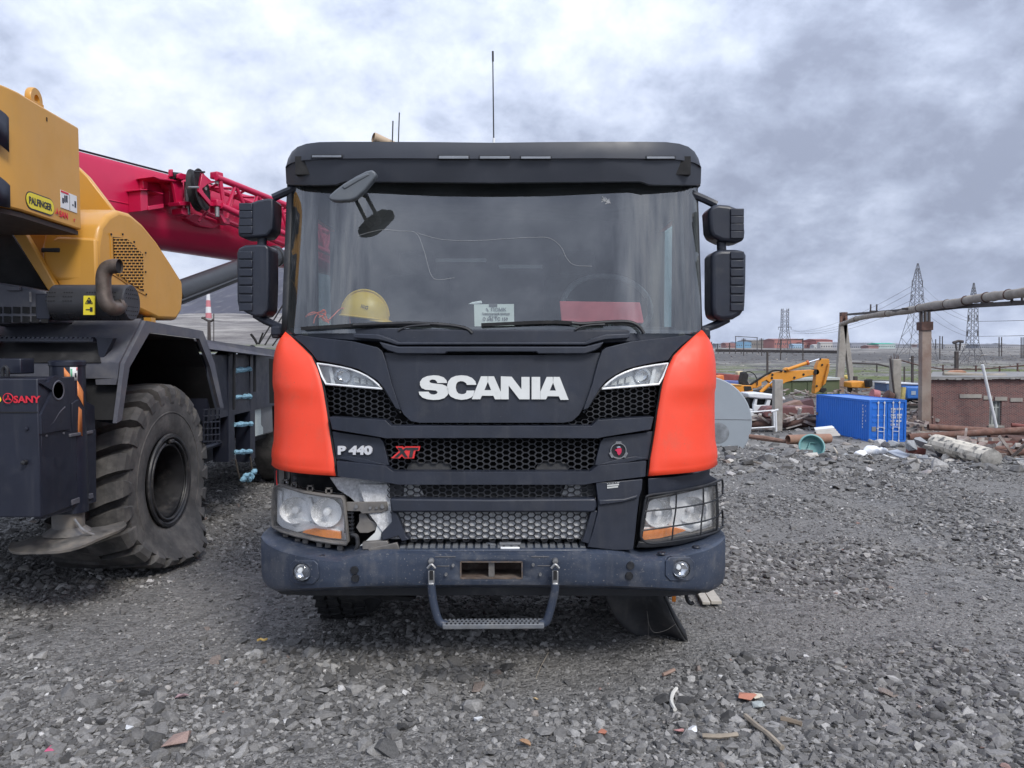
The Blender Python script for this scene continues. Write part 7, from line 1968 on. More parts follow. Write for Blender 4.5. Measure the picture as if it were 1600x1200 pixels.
tag(obj('rusty_pipe', *lathe_data([(0.086, 0.3), (0.086, 0), (0.102, 0), (0.102, Lp), (0.086, Lp), (0.086, Lp - 0.2)], a, d + Vector((0, 0.25, 0)), 18), mat('pipe_brown', (0.26, 0.145, 0.10), 0.8, var=0.2, vs=5, dirt=((0.34, 0.24, 0.18), 0.3, 6)), None, smooth=True), 'short brown pipe lying behind the teal basin', 'pipe')
tag(tube('brown_log', [at(1171, 682, 16.5), at(1195, 685, 16.3), at(1228, 690, 16.0)], [0.05, 0.06, 0.04], mat('log_brown', (0.20, 0.12, 0.09), 0.9, var=0.3, vs=6), None, seg=8), 'long brown log lying right of the grey tank', 'log')
for k in range(4):
    v, f = prism_data([at(1275 + k * 1.5, 670 + k * 3.6, 18.5 - k * 0.3), at(1303 + k * 3.0, 667 + k * 3.6, 18.5 - k * 0.3), at(1304 + k * 3.0, 669.8 + k * 3.6, 18.4 - k * 0.3), at(1276 + k * 1.5, 672.8 + k * 3.6, 18.4 - k * 0.3)], (0, 0.12, 0.02))
    tag(obj('board', v, f, y_paint if k == 0 else mat('board_pale', (0.36, 0.33, 0.29), 0.8, var=0.15, vs=5), None), ('topmost white board leaning at the blue container', 'second pale board of the stack at the container', 'third pale board of the stack at the container', 'lowest pale board of the stack at the container')[k], 'board', 'boards leaning at the container')
tag(obj('plastic_sheet', *prism_data([at(1385, 707, 13.6), at(1402, 704, 13.9), at(1420, 712, 13.5), at(1440, 716, 13.2), at(1426, 722, 12.9), at(1400, 714, 13.3)], (0, 0, 0.03)), mat('sheet_grey', (0.34, 0.37, 0.42), 0.45, var=0.15, vs=6), None, bevel=0.01), 'crumpled translucent grey plastic sheet on the bank', 'sheet')
for k, (L_, lb) in enumerate((([(1380, 713), (1390, 717), (1402, 719)], 'bent white strip beside the plastic sheet'), ([(1422, 716), (1431, 720), (1437, 717)], 'curved white strip below the dark red beam'), ([(1176, 724), (1195, 729)], 'pale stick on the gravel right of the truck guard'), ([(1303, 702), (1308, 710)], 'cream splinter standing in the gravel before the pipe'))):
    tag(tube('strip', curve([at(x, y, 13.0 if k < 2 else CAMZ * F / (y - 548) ) + Vector((0, 0, 0.03)) for x, y in L_], 4), 0.014, (y_paint, y_paint, y_wood, mat('splinter', (0.48, 0.42, 0.33), 0.8))[k], None, seg=6), lb, 'strip')
RUBM = []
for k in range(6):
    q = hull_mesh('stone', 400 + k, 13, 0.7); q.materials.append((m_rub1, m_rub2, m_rub2, MATS['rubble_tan'], MATS['rubble_dark'], m_rub1)[k]); RUBM.append(q)
for k in range(80):
    lr = random.Random(600 + k); px = lr.choice([lr.uniform(1135, 1320), lr.uniform(1320, 1600), lr.uniform(1400, 1600)]); py = lr.gauss(704, 7) + (8 if px > 1400 else 0)
    py = min(max(py, 690), 745); Y = lr.uniform(12.2, 14.5); q = at(px, py, Y)
    o = bpy.data.objects.new('stone', RUBM[k % 6]); COL.objects.link(o); r_ = abs(lr.gauss(0.06, 0.03)) + 0.02
    o.location = (q.x, Y, gz(q.x, Y) + r_ * 0.2); o.scale = (r_ * 1.3, r_, r_ * lr.uniform(0.5, 1.0)); o.rotation_euler = (lr.gauss(0, 0.3), 0, lr.uniform(0, 6)); o.parent = GROUND
for k in range(12):
    lr = random.Random(200 + k); px = lr.uniform(1130, 1590); py = lr.uniform(700, 765) + (0 if px < 1300 else 12); Y = CAMZ * F / (py - 548)
    me = STMESH[k % 16]; o = bpy.data.objects.new('stone', me); COL.objects.link(o)
    o.location = (at(px, py, Y).x, Y, gz(at(px, py, Y).x, Y) + 0.02); r_ = lr.uniform(0.04, 0.10); o.scale = (r_ * 1.2, r_, r_ * 0.9); o.rotation_euler = (0, 0, lr.uniform(0, 6)); o.parent = GROUND

# ---- excavator
def excavator():
    Y = 74; p = lambda x, y, d=0: at(x, y, Y + d); Zm = lambda L_: zc(L_, 1100, 520, 8.0)
    T_ = thing('excavator', 'orange excavator with its arm folded over the scrap yard', 'excavator', p(1190, 640))
    def pl(nm, L_, d0, dp, m_, par, bev=0.05): return prism(nm, [p(x, y, d0) for x, y in Zm(L_)], (0, dp, 0), m_, par, bevel=bev)
    up = pl('engine_house', [(230, 640), (300, 638), (480, 655), (600, 660), (615, 735), (480, 765), (440, 765), (330, 700)], 0, 2.4, y_org, T_)
    pl('engine_roof', [(220, 655), (240, 635), (480, 650), (470, 662)], -0.1, 2.5, mat('roof_pale', (0.6, 0.35, 0.12), 0.6), up)
    pl('side_opening', [(500, 668), (590, 668), (600, 715), (510, 730)], -0.06, 0.1, y_blk, up, 0)
    cab_ = pl('cab', [(495, 495), (530, 488), (560, 530), (545, 600), (590, 690), (480, 660), (470, 600)], 0.4, 1.2, y_blk, T_)
    tube('cab_hoop', curve([p(x, y, 0.5) for x, y in Zm([(530, 488), (570, 485), (630, 520), (665, 590), (665, 660)])], 5), 0.05, y_blk, cab_, seg=6)
    bm_ = pl('boom', [(570, 650), (640, 620), (700, 580), (800, 540), (820, 505), (960, 485), (1000, 480), (1350, 462), (1400, 470), (1415, 500), (1390, 520), (1020, 622), (920, 680), (850, 688), (820, 620), (780, 590), (720, 620), (725, 660), (650, 695), (600, 690)], 0.6, 0.7, y_org, T_)
    lathe('boom_pin', [(0, -0.1), (0.27, -0.1), (0.27, 0.9), (0, 0.9)], p(*Zm([(1402, 490)])[0], 0.6), (0, 1, 0), y_blk, bm_, seg=14)
    tube('boom_hose', curve([p(x, y, 0.55) for x, y in Zm([(575, 650), (680, 580), (790, 515), (880, 470), (980, 478)])], 5), 0.10, y_blk, bm_, seg=6)
    for x, y in ((855, 525), (905, 655), (1015, 480), (1130, 560), (1245, 520), (850, 565)): lathe('pin', [(0, -0.06), (0.11, -0.05), (0.12, 0.02)], p(*Zm([(x, y)])[0], 0.58), (0, 1, 0), y_blk, bm_, seg=8)
    st_ = pl('stick', [(1455, 322), (1560, 325), (1572, 360), (1545, 480), (1500, 640), (1440, 730), (1385, 765), (1380, 740), (1395, 600), (1412, 420)], 0.5, 0.8, y_org, T_)
    pl('stick_plate', [(1560, 380), (1575, 400), (1560, 500), (1520, 640), (1490, 660), (1530, 500)], 0.2, 0.3, y_org, st_)
    pl('linkage', [(1465, 690), (1530, 690), (1540, 720), (1500, 750), (1455, 735)], 0.4, 0.6, y_blk, st_)
    for x, y in ((1452, 328), (1410, 665), (1505, 640), (1520, 555), (1478, 400)): lathe('pin', [(0, -0.06), (0.10, -0.05), (0.11, 0.02)], p(*Zm([(x, y)])[0], 0.46), (0, 1, 0), y_blk, st_, seg=8)
    cy = tube('arm_cylinder', [p(*Zm([(1040, 460)])[0], 0.5), p(*Zm([(1300, 372)])[0], 0.5)], 0.17, y_org, T_, seg=10)
    tube('cylinder_rod', [p(*Zm([(1300, 372)])[0], 0.5), p(*Zm([(1445, 328)])[0], 0.5)], 0.08, m_chr, cy, seg=8)
    lathe('cylinder_head', [(0.17, -0.1), (0.24, -0.08), (0.24, 0.1), (0.1, 0.12)], p(*Zm([(1295, 374)])[0], 0.5), (0.94, 0, 0.33), mat('head_red', (0.5, 0.12, 0.03), 0.6), cy, seg=10)
    pl('cylinder_mount', [(1000, 470), (1010, 448), (1045, 430), (1075, 450), (1060, 475)], 0.45, 0.6, y_org, T_)
    bc = tube('boom_cylinder', [p(*Zm([(705, 745)])[0], 0.2), p(*Zm([(820, 640)])[0], 0.2)], 0.17, y_org, T_, seg=10)
    tube('cylinder_rod', [p(*Zm([(820, 640)])[0], 0.2), p(*Zm([(860, 600)])[0], 0.2)], 0.08, m_chr, bc, seg=8)
    pl('undercarriage', [(470, 760), (900, 690), (920, 800), (480, 800)], 0.9, 1.6, y_blk, T_, 0.08)
    for d in (0.2, 2.2): pl('track', [(440, 800), (480, 770), (940, 770), (980, 800), (960, 850), (450, 850)], d, 0.6, y_blk, T_, 0.1)
excavator()

# ---- wrecked white van
def van():
    Y = 58; p = lambda x, y, d=0: at(x, y, Y + d); Zm = lambda L_: zc(L_, 1100, 520, 6.3136)
    T_ = thing('wrecked_van', 'wrecked white van without doors among the scrap', 'van', p(1195, 660))
    def pl(nm, L_, d0, dp, m_, par, bev=0.04): return prism(nm, [p(x, y, d0) for x, y in Zm(L_)], (0, dp, 0), m_, par, bevel=bev)
    pl('roof', [(425, 595), (560, 592), (720, 612), (800, 635), (810, 668), (720, 660), (560, 652), (440, 640)], -0.2, 1.9, y_wht, T_, 0.1)
    pl('cavity', [(450, 645), (720, 665), (700, 790), (450, 800)], 0.5, 1.2, y_blk, T_, 0)
    for L_ in ([(508, 650), (528, 652), (520, 715), (490, 712)], [(625, 660), (660, 664), (640, 745), (600, 740)], [(700, 665), (722, 666), (722, 760), (705, 760)]): pl('door_post', L_, -0.1, 0.4, y_wht, T_, 0.02)
    pl('side_panel', [(488, 708), (540, 715), (610, 712), (620, 745), (600, 790), (560, 800), (490, 790)], -0.15, 0.35, y_wht, T_)
    pl('front_panel', [(440, 750), (480, 752), (488, 850), (440, 850)], -0.2, 0.5, y_wht, T_)
    pl('sill', [(470, 790), (590, 792), (585, 820), (470, 815)], -0.1, 0.6, y_wht, T_)
    pl('wheel_arch', [(520, 840), (560, 835), (585, 850), (515, 855)], -0.2, 0.3, y_wht, T_)
    for x in (470, 680): lathe('wheel', [(0, -0.1), (0.3, -0.1), (0.36, 0), (0.36, 0.2)], p(*Zm([(x, 850)])[0], 0.2), (0, 1, 0), y_blk, T_, seg=18)
van()
# ---- green wagon body, scrap in front of it
T_ = thing('green_wagon', 'long olive green wagon body behind the excavator arm', 'wagon', at(1265, 640, 86))
pw = prism('body', [at(x, y, 86) for x, y in ((1215, 594), (1312, 592), (1312, 622), (1268, 628), (1215, 628))], (0, 2.6, 0), y_grn, T_, bevel=0.04)
prism('roof_edge', [at(x, y, 85.8) for x, y in ((1214, 592), (1313, 590), (1313, 593.5), (1214, 595.5))], (0, 2.9, 0), mat('wagon_edge', (0.42, 0.44, 0.42), 0.7), T_)
for x in (1238, 1262, 1286): tube('body_seam', [at(x, 596, 85.95), at(x, 626, 85.95)], 0.04, y_grn, T_, seg=4)
prism('underframe', [at(x, y, 86.3) for x, y in ((1222, 628), (1305, 626), (1300, 634), (1225, 636))], (0, 2, 0), y_blk, T_)
def slab(nm, poly, Y, dp, m_, label, cat, bev=0.03, off=None):
    return tag(prism(nm, [at(x, y, Y) for x, y in poly], off or (0, dp, 0), m_, None, bevel=bev), label, cat)
m_scr = mat('scrap_brown', (0.24, 0.15, 0.12), 0.85, var=0.3, vs=1.2, dirt=((0.36, 0.28, 0.24), 0.3, 1.5))
m_scp = mat('scrap_plum', (0.14, 0.062, 0.06), 0.8, var=0.3, vs=1.5, speck=((0.46, 0.36, 0.32), 0.34, 1.6))
slab('scrap_sheet', [(1222, 634), (1250, 625.5), (1257, 634), (1240, 636), (1222, 640)], 57, 1.0, m_scr, 'tan rusty sheet lying on the scrap behind the concrete post', 'sheet')
slab('crushed_wreck', [(1193, 645), (1200, 636), (1272, 635), (1274, 652), (1195, 653)], 55, 1.6, m_scp, 'plum coloured crushed wreck with pale patches behind the rusty pipe', 'wreck', 0.1)
slab('scrap_wedge', [(1252, 628), (1270, 623), (1274, 636), (1256, 636)], 60, 1.0, mat('scrap_violet', (0.10, 0.05, 0.055), 0.8, var=0.2), 'dark violet sheet between wreck and blue container', 'sheet')
for (a, b, r_, lb) in (((1170, 661.5, 53), (1300, 660.5, 53), 0.33, 'thick dark rusty pipe lying behind the gate and post'), ((1172, 655, 55.5), (1260, 655, 55.5), 0.15, 'thinner rusty pipe above the thick dark pipe')):
    tag(tube('rusty_pipe', [at(*a), at(*b)], r_, y_rst2, None, seg=14), lb, 'pipe')
tag(tube('pink_drum', [at(1362, 616, 60), at(1372, 618, 60)], 0.42, mat('drum_pink', (0.36, 0.13, 0.14), 0.7, var=0.2), None, seg=16), 'faded pink drum behind the blue container', 'drum')
tag(tube('brown_drum', [at(1384, 617, 60), at(1392, 622, 60)], 0.45, y_rst2, None, seg=16), 'dark rusty drum right of the pink drum', 'drum')
# red and orange machinery left of the excavator
slab('machine_orange', [(1120, 588), (1131, 586), (1132, 596), (1120, 597)], 96, 2.0, mat('mach_orange', (0.62, 0.17, 0.04), 0.6, var=0.15), 'small orange machine left of the excavator house', 'machine', 0.1)
slab('machine_red', [(1112, 584), (1120, 583), (1155, 586), (1162, 588), (1162, 594), (1112, 597)], 100, 1.5, mat('mach_red', (0.20, 0.05, 0.045), 0.7, var=0.3, vs=1), 'low dark red scrap machine behind the small orange one', 'machine', 0.1)
slab('machine_cream', [(1152, 581), (1161, 579.5), (1163, 588), (1153, 588)], 102, 1.2, mat('mach_cream', (0.55, 0.45, 0.28), 0.7, var=0.15), 'cream cab shell behind the excavator cab', 'cab', 0.1)
slab('blue_trailer', [(1119, 598), (1127, 594.5), (1162, 596), (1160, 600), (1122, 602)], 90, 2.2, mat('trailer_blue', (0.10, 0.14, 0.34), 0.6, var=0.15), 'flat blue and grey trailer beside the excavator house', 'trailer', 0.05)
slab('crimson_drum', [(1108, 598), (1117, 598), (1118, 606), (1108, 607)], 70, 1.0, mat('mach_crimson', (0.48, 0.05, 0.07), 0.6), 'crimson panel just right of the truck mirror foot', 'panel', 0.05)
# yellow digger and blue lorries between the posts
slab('yellow_digger', [(1330, 597), (1346, 595), (1351, 598), (1360, 596), (1363, 601), (1360, 607), (1330, 606)], 84, 2.0, y_org, 'small yellow digger body seen between the bridge posts', 'digger', 0.1)
slab('yellow_machine', [(1322, 588), (1330, 586), (1334, 590), (1330, 593), (1322, 592)], 110, 1.6, mat('mach_yellow', (0.55, 0.40, 0.10), 0.7, var=0.2), 'small yellow machine in the grass behind the bridge post', 'machine', 0.1)
slab('digger_bucket', [(1357, 594), (1364, 592), (1364, 604), (1358, 606)], 83, 1.2, y_blk, 'dark bucket at the end of the small yellow digger', 'bucket', 0.1)
def blue_lorry():
    Y = 70; p = lambda x, y, d=0: at(x, y, Y + d)
    T_ = thing('blue_lorry', 'blue lorry with a box body behind the tall bridge post', 'lorry', p(1425, 650))
    mb = mat('lorry_blue', (0.025, 0.13, 0.42), 0.5, var=0.12)
    prism('box_body', [p(1385, 598, 1), p(1436, 600, 1), p(1436, 612, 1), p(1385, 612, 1)], (0, 2.4, 0), mat('lorry_box', (0.06, 0.10, 0.19), 0.6, var=0.15), T_, bevel=0.05)
    prism('box_roof', [p(1384, 597, 0.9), p(1437, 599, 0.9), p(1437, 601, 0.9), p(1384, 599, 0.9)], (0, 2.6, 0), y_paint, T_)
    prism('cab', [p(1416, 604), p(1452, 604), p(1453, 623), p(1416, 624)], (0, 2.3, 0), mb, T_, bevel=0.15)
    prism('window', [p(1424, 611, -0.03), p(1431, 611, -0.03), p(1431, 617, -0.03), p(1424, 617, -0.03)], (0, 0.05, 0), mat('pale_pane', (0.3, 0.36, 0.44), 0.3), T_)
    prism('chassis', [p(1402, 622, 0.5), p(1452, 622, 0.5), p(1452, 660, 0.5), p(1402, 660, 0.5)], (0, 2.0, 0), y_blk, T_)
    prism('panel', [p(1448, 612, -0.2), p(1451, 612, -0.2), p(1451, 620, -0.2), p(1448, 620, -0.2)], (0, 0.1, 0), y_paint, T_)
    for x in (1412, 1440): lathe('wheel', [(0, -0.1), (0.45, -0.1), (0.55, 0), (0.55, 0.3)], p(x, 655, 0.2), (0, 1, 0), y_blk, T_, seg=18)
blue_lorry()
tag(beam('yellow_post', at(1410, 628, 65), at(1412, 605, 65), 0.28, mat('post_yellow', (0.50, 0.42, 0.16), 0.7, var=0.2)), 'short yellow post before the blue lorry', 'post')
tag(tube('cable_drum', [at(1406, 622, 66), at(1416, 624, 66)], 0.10, y_dst, None, seg=8), 'dark bar lying on top of the container beside the yellow post', 'bar')

# ---- steel posts standing about
for px, y0, y1, Y, w_, lb in ((1199, 549, 583, 130, 2.6, 'dark steel post in the grass left of the excavator arm'), (1425.5, 556, 594, 100, 3.0, 'rusty steel post left of the tall bridge post'), (1413, 573, 593, 110, 1.8, 'thin short post left of the rusty steel post'), (1370, 567, 583, 150, 1.6, 'thin post in the grass between the bridge posts'), (1494.5, 549, 580, 120, 4.5, 'thick rusty post left of the right lattice pylon foot'), (1336.5, 588, 612, 88, 5, 'short dark post at the foot of the left bridge post'), (1328, 596, 618, 86, 6, 'stubby dark post beside the short dark post')):
    tag(beam('steel_post', at(px, y1 + 6, Y), at(px, y0, Y), w_ * Y / F, y_dst), lb, 'post', 'steel posts in the yard')
tag(tube('pipe_run', [at(1330, 567, 140), at(1372, 569, 145), at(1392, 574, 150)], 0.18, y_dst, None, seg=6), 'low dark pipe run crossing the grass between the posts', 'pipe')

# ---- lattice pylons
def pylon(px, ytop, ybase, Y, arms, label, waist=0.45, hw=None, taper=None):
    base = at(px, ybase, Y); top = at(px, ytop, Y); H = top.z - base.z
    T_ = thing('pylon', label, 'pylon', base, 'power line pylons')
    k = Y / F
    lv = taper
    def q(f, i):
        w_ = float(np.interp(f, [a for a, _ in lv], [b for _, b in lv])) * k
        sx, sy = ((-1, -1), (1, -1), (1, 1), (-1, 1))[i]
        return base + Vector((sx * w_, sy * w_, H * f))
    th = max(0.12, 0.75 * k)
    for i in range(4): tube('leg', [q(f, i) for f, _ in lv], th * 0.55, y_gal, T_, seg=4)
    fs = [0.0]
    while fs[-1] < 0.93:
        w_ = float(np.interp(fs[-1], [a for a, _ in lv], [b for _, b in lv])) * k
        fs.append(min(fs[-1] + max(1.7 * w_ / H, 0.03), 0.97))
    for i in range(4):
        g = MB()
        for a, b in zip(fs, fs[1:]):
            g.beam(q(a, i), q(b, (i + 1) % 4), th * 0.5); g.beam(q(a, (i + 1) % 4), q(b, i), th * 0.5)
        g.build('bracing', y_gal, T_)
    ends = []
    for f, half in arms:
        c = base + Vector((0, 0, H * f))
        for s in (-1, 1):
            e = c + Vector((s * half * k, 0, 0.2))
            am = MB(); w_ = float(np.interp(f, [a for a, _ in lv], [b for _, b in lv])) * k
            am.beam(c + Vector((s * w_, -w_, 0)), e, th * 0.6); am.beam(c + Vector((s * w_, w_, 0)), e, th * 0.6); am.beam(c + Vector((s * w_, 0, half * k * 0.22)), e, th * 0.5)
            ao_ = am.build('cross_arm', y_gal, T_)
            tube('insulator', [e, e + Vector((0, 0, -1.6))], 0.14, y_dst, ao_, seg=5)
            ends.append(e + Vector((0, 0, -1.6)))
    return ends
E2 = pylon(1430.5, 411.5, 566, 235, [(0.82, 8), (0.675, 8)], 'tallest lattice pylon crossing behind the sagging pipe', taper=[(0, 23), (0.48, 8.5), (0.82, 5), (1.0, 0.6)])
E3 = pylon(1518, 442, 579, 205, [(0.62, 6.5), (0.45, 8)], 'lattice pylon with splayed feet behind the brick building', taper=[(0, 17), (0.29, 7), (0.34, 6.2), (0.78, 4.4), (1.0, 0.5)])
E1 = pylon(1225.5, 482, 551, 520, [(0.57, 10), (0.97, 6)], 'distant squat lattice pylon behind the excavator', taper=[(0, 9), (0.55, 4.6), (1.0, 4.4)])
def wire(a, b, sag, label, r_=0.035):
    P = [a.lerp(b, t) + Vector((0, 0, -sag * 4 * t * (1 - t))) for t in np.linspace(0, 1, 15)]
    return tag(tube('power_line', P, r_, y_gal, None, seg=4), label, 'cable', 'power lines')
for k, (i, nm) in enumerate(((0, 'upper left'), (1, 'upper right'), (2, 'lower left'), (3, 'lower right'))):
    wire(E2[i], E3[i], 1.5, 'power line hung between the two nearer pylons, %s arm' % nm)
    wire(E2[i], E1[i % 2], 6, 'power line running from the tallest pylon to the distant one, %s arm' % nm, 0.05)
    wire(E3[i], E3[i] + Vector((110, -40, 12)), 3, 'power line leaving the right pylon out of view, %s arm' % nm)

# ---- far plain: buildings, trestle, portals, poles
def bld(poly, Y, dp, col, label, roof=None, nm='far_building'):
    x0, x1, y0, y1 = poly; y0 -= 2.2
    a, b = at(x0, y1 + 2, Y), at(x1, y0, Y)
    T_ = thing(nm, label, 'building', ((a.x + b.x) / 2, Y, a.z), 'buildings on the horizon')
    m_ = mat('bld_%d_%d_%d' % tuple(int(c * 999) for c in col), col, 0.85, var=0.12, vs=0.05)
    box('wall', ((a.x + b.x) / 2, Y + dp / 2, (a.z + b.z) / 2), (b.x - a.x, dp, b.z - a.z), m_, T_)
    rc_ = roof or tuple(c * 0.7 for c in col)
    h = max(1.2, (b.z - a.z) * 0.12)
    prism('roof', [Vector((a.x - 0.5, Y - 0.5, b.z + 0.01)), Vector((b.x + 0.5, Y - 0.5, b.z + 0.01)), Vector((b.x + 0.5, Y + dp / 2, b.z + h)), Vector((a.x - 0.5, Y + dp / 2, b.z + h))], (0, dp / 2, -h * 0.9), mat('roof_%d_%d_%d' % tuple(int(c * 999) for c in rc_), rc_, 0.8, var=0.1), T_)
    n = int((x1 - x0) / 3.2)
    md = mat('far_window', (0.07, 0.075, 0.085), 0.4)
    for k in range(n):
        cx = a.x + (b.x - a.x) * (k + 0.5) / n
        box('window', (cx, Y - 0.06, a.z + (b.z - a.z) * 0.62), ((b.x - a.x) / n * 0.45, 0.1, (b.z - a.z) * 0.16), md, T_)
bld((1119, 1137, 540, 545), 900, 20, (0.26, 0.27, 0.30), 'low grey shed at the left end of the far works')
bld((1134, 1150, 539, 546), 850, 20, (0.33, 0.17, 0.16), 'small dull red shed on the horizon left of the blue one')
bld((1150, 1174, 537.5, 544.5), 900, 30, (0.17, 0.32, 0.46), 'pale blue shed on the horizon')
bld((1174, 1211, 534.5, 545.5), 950, 60, (0.24, 0.22, 0.20), 'grey brown hangar on the horizon behind the distant pylon', roof=(0.2, 0.19, 0.18))
bld((1210, 1255, 533, 546), 900, 40, (0.38, 0.17, 0.15), 'long red works hall right of the distant pylon')
bld((1240, 1256, 541, 546.5), 840, 15, (0.36, 0.50, 0.62), 'small light blue booth before the long red hall')
bld((1256, 1275, 538, 546), 880, 30, (0.40, 0.20, 0.17), 'lower red hall between the works halls')
bld((1272, 1283, 542, 548), 830, 12, (0.60, 0.60, 0.58), 'small white house before the lower red hall')
bld((1275, 1301, 533.5, 547), 860, 40, (0.34, 0.13, 0.12), 'tall dark red block on the horizon left of the bridge')
bld((1282, 1301, 538, 548.5), 810, 10, (0.46, 0.44, 0.42), 'pale grey annex before the tall dark red block')
bld((1330, 1372, 539, 550), 980, 30, (0.28, 0.29, 0.33), 'long grey apartment row right of the left bridge post')
bld((1300, 1313, 538, 548), 990, 30, (0.30, 0.31, 0.35), 'grey apartment block touching the left bridge post')
bld((1357, 1373, 543, 551), 900, 20, (0.30, 0.17, 0.16), 'small brick red block before the grey apartments')
bld((1373, 1399, 539.5, 546), 900, 30, (0.42, 0.50, 0.48), 'white hall with a green roof on the horizon', roof=(0.04, 0.38, 0.25))
bld((1399, 1424, 541, 549), 950, 30, (0.27, 0.28, 0.31), 'grey block between green roof and tallest pylon')
bld((1452, 1474, 540, 547), 1000, 30, (0.29, 0.30, 0.33), 'grey far block right of the bridge post')
bld((1476, 1498, 541, 547), 1050, 30, (0.33, 0.33, 0.34), 'pale far block left of the right pylon')
bld((1530, 1560, 541, 547), 1000, 30, (0.25, 0.26, 0.29), 'dark far block right of the right pylon')
bld((1564, 1600, 541.5, 547), 1050, 30, (0.30, 0.30, 0.32), 'grey far block at the right edge of the horizon')
lr_ = random.Random(77)
ORD = 'first second third fourth fifth sixth seventh eighth ninth tenth eleventh twelfth thirteenth fourteenth fifteenth sixteenth seventeenth eighteenth nineteenth twentieth twenty-first twenty-second'.split()
for k in range(22):
    x0 = 1318 + k * 13.0 + lr_.uniform(-3, 3); wd = lr_.uniform(7, 15); top = lr_.uniform(539.5, 542.0)
    c_ = lr_.choice([(0.30, 0.31, 0.34), (0.36, 0.36, 0.37), (0.26, 0.27, 0.30), (0.34, 0.24, 0.22), (0.42, 0.42, 0.42)])
    if x0 > 1604: continue
    bld((x0, x0 + wd, top, 547), 1100 + lr_.uniform(0, 250), 25, c_, '%s small block of the far town counting rightwards from the left bridge post' % ORD[k])
# pipeline trestle
T_ = thing('pipe_trestle', 'dark pipeline on trestles crossing the plain before the far works', 'pipeline', at(1230, 553, 430))
for y, r_ in ((547.5, 0.5), (549.5, 0.5)): tube('pipeline', [at(1118, y - 1, 470), at(1200, y, 450), at(1320, y + 1.5, 420)], r_, y_dst, T_, seg=8)
for px in range(1122, 1318, 9): beam('trestle_leg', at(px, 555, 445), at(px, 547, 445), 0.4, y_dst, T_)
T_ = thing('catenary_portal', 'thin steel portal frame left of the distant pylon', 'portal', at(1166, 548, 330))
for L_ in ([(1149.5, 548), (1149.5, 526)], [(1183, 548), (1183, 527.5)], [(1148.5, 525.5), (1184, 527.5)]): beam('portal_bar', at(*L_[0], 330), at(*L_[1], 330), 0.30, y_gal, T_)
T_ = thing('catenary_portal', 'thin steel portal frame right of the distant pylon', 'portal', at(1240, 560, 260))
for L_ in ([(1254.5, 566), (1254.5, 529)], [(1219.5, 571), (1220, 530)], [(1219, 531.5), (1255, 530)]): beam('portal_bar', at(*L_[0], 260), at(*L_[1], 260), 0.30, y_dst, T_)
PL = [(1112, 534, 546, 'leftmost thin far pole beside the truck mirror'), (1121, 537, 545, 'second thin far pole right of the truck mirror'), (1140, 536, 546, 'thin far pole left of the steel portal'), (1462, 530, 546, 'single thin pole right of the tall bridge post'), (1468.5, 525, 562, 'left pole of the pair left of the right pylon'), (1472.5, 525.5, 546, 'right pole of the pair left of the right pylon'), (1561, 526.5, 557, 'left pole of the pair right of the right pylon'), (1565, 526.5, 557, 'right pole of the pair right of the right pylon'), (1595.5, 527, 562, 'left pole of the pair at the right picture edge'), (1598.5, 527, 562, 'right pole of the pair at the right picture edge')]
for px, y0, y1, lb in PL: tag(tube('pole', [at(px, y1, 300), at(px, y0, 300)], 0.20, y_dst, None, seg=5), lb, 'pole', 'thin poles on the plain')
for px, lb in ((1162, 'small cross shaped pole under the steel portal'), (1190, 'small cross shaped pole right of the steel portal')):
    T_ = thing('cross_pole', lb, 'pole', at(px, 550, 330)); beam('mast', at(px, 556, 330), at(px, 528.5, 330), 0.3, y_dst, T_)
    for y in (530, 532): beam('cross_bar', at(px - 3.5, y, 330), at(px + 3.5, y, 330), 0.25, y_dst, T_)
T_ = thing('water_tower', 'dark flat topped tower structure left of the right pylon', 'tower', at(1497, 548, 400))
for L_, w_ in (([(1489, 535.5), (1497, 533), (1505, 534)], 0.8), ([(1493, 535), (1495, 548)], 0.5), ([(1501, 534), (1499, 548)], 0.5)): tube('strut', [at(x, y, 400) for x, y in L_], w_, y_dst, T_, seg=5)
# scrap strewn over the plain
def litter():
    g = MB(); lr = random.Random(21)
    for _ in range(2200):
        px = lr.choice([lr.uniform(1105, 1320), lr.uniform(1320, 1600), lr.uniform(1440, 1600)]); py = lr.uniform(549, 600)
        Y = gy(px, py, 60, 900)
        if Y > 850: continue
        c = at(px, py, Y); s = Y / F * lr.uniform(0.7, 2.4)
        v, f = box_data(c, (s * lr.uniform(0.8, 2.5), s, s * lr.uniform(0.3, 0.9)), rotz(lr.uniform(0, 3)))
        g.add(v, f)
    o = g.build('scattered_scrap', mat('scrap_mixed', (0.36, 0.33, 0.30), 0.85, var=0.6, vs=0.12, speck=((0.10, 0.08, 0.075), 0.5, 0.09)), None)
    o['kind'] = 'stuff'; o['label'] = 'pale scrap strewn over the far plain'; o['category'] = 'scrap'
litter()

def scrap_heap(nm, x0, x1, y0, y1, Ya, Yb, n, m_, label, seed):
    g = MB(); lr = random.Random(seed)
    for _ in range(n):
        Y = lr.uniform(Ya, Yb); px = lr.uniform(x0, x1); q = at(px, lr.uniform(y0, y1), Y); q.z = min(q.z, gz(q.x, Y) + 0.9)
        d = Vector((lr.gauss(0, 1), lr.gauss(0, 0.6), lr.gauss(0, 0.25))).normalized() * lr.uniform(0.3, 1.6)
        g.beam(q - d / 2, q + d / 2, lr.uniform(0.05, 0.35), lr.uniform(0.04, 0.22))
    o = g.build(nm, m_, None); o['kind'] = 'stuff'; o['label'] = label; o['category'] = 'scrap'
m_heap = mat('heap_mixed', (0.20, 0.15, 0.13), 0.85, var=0.6, vs=0.7, speck=((0.40, 0.37, 0.34), 0.46, 0.8), dirt=((0.07, 0.05, 0.045), 0.4, 0.6))
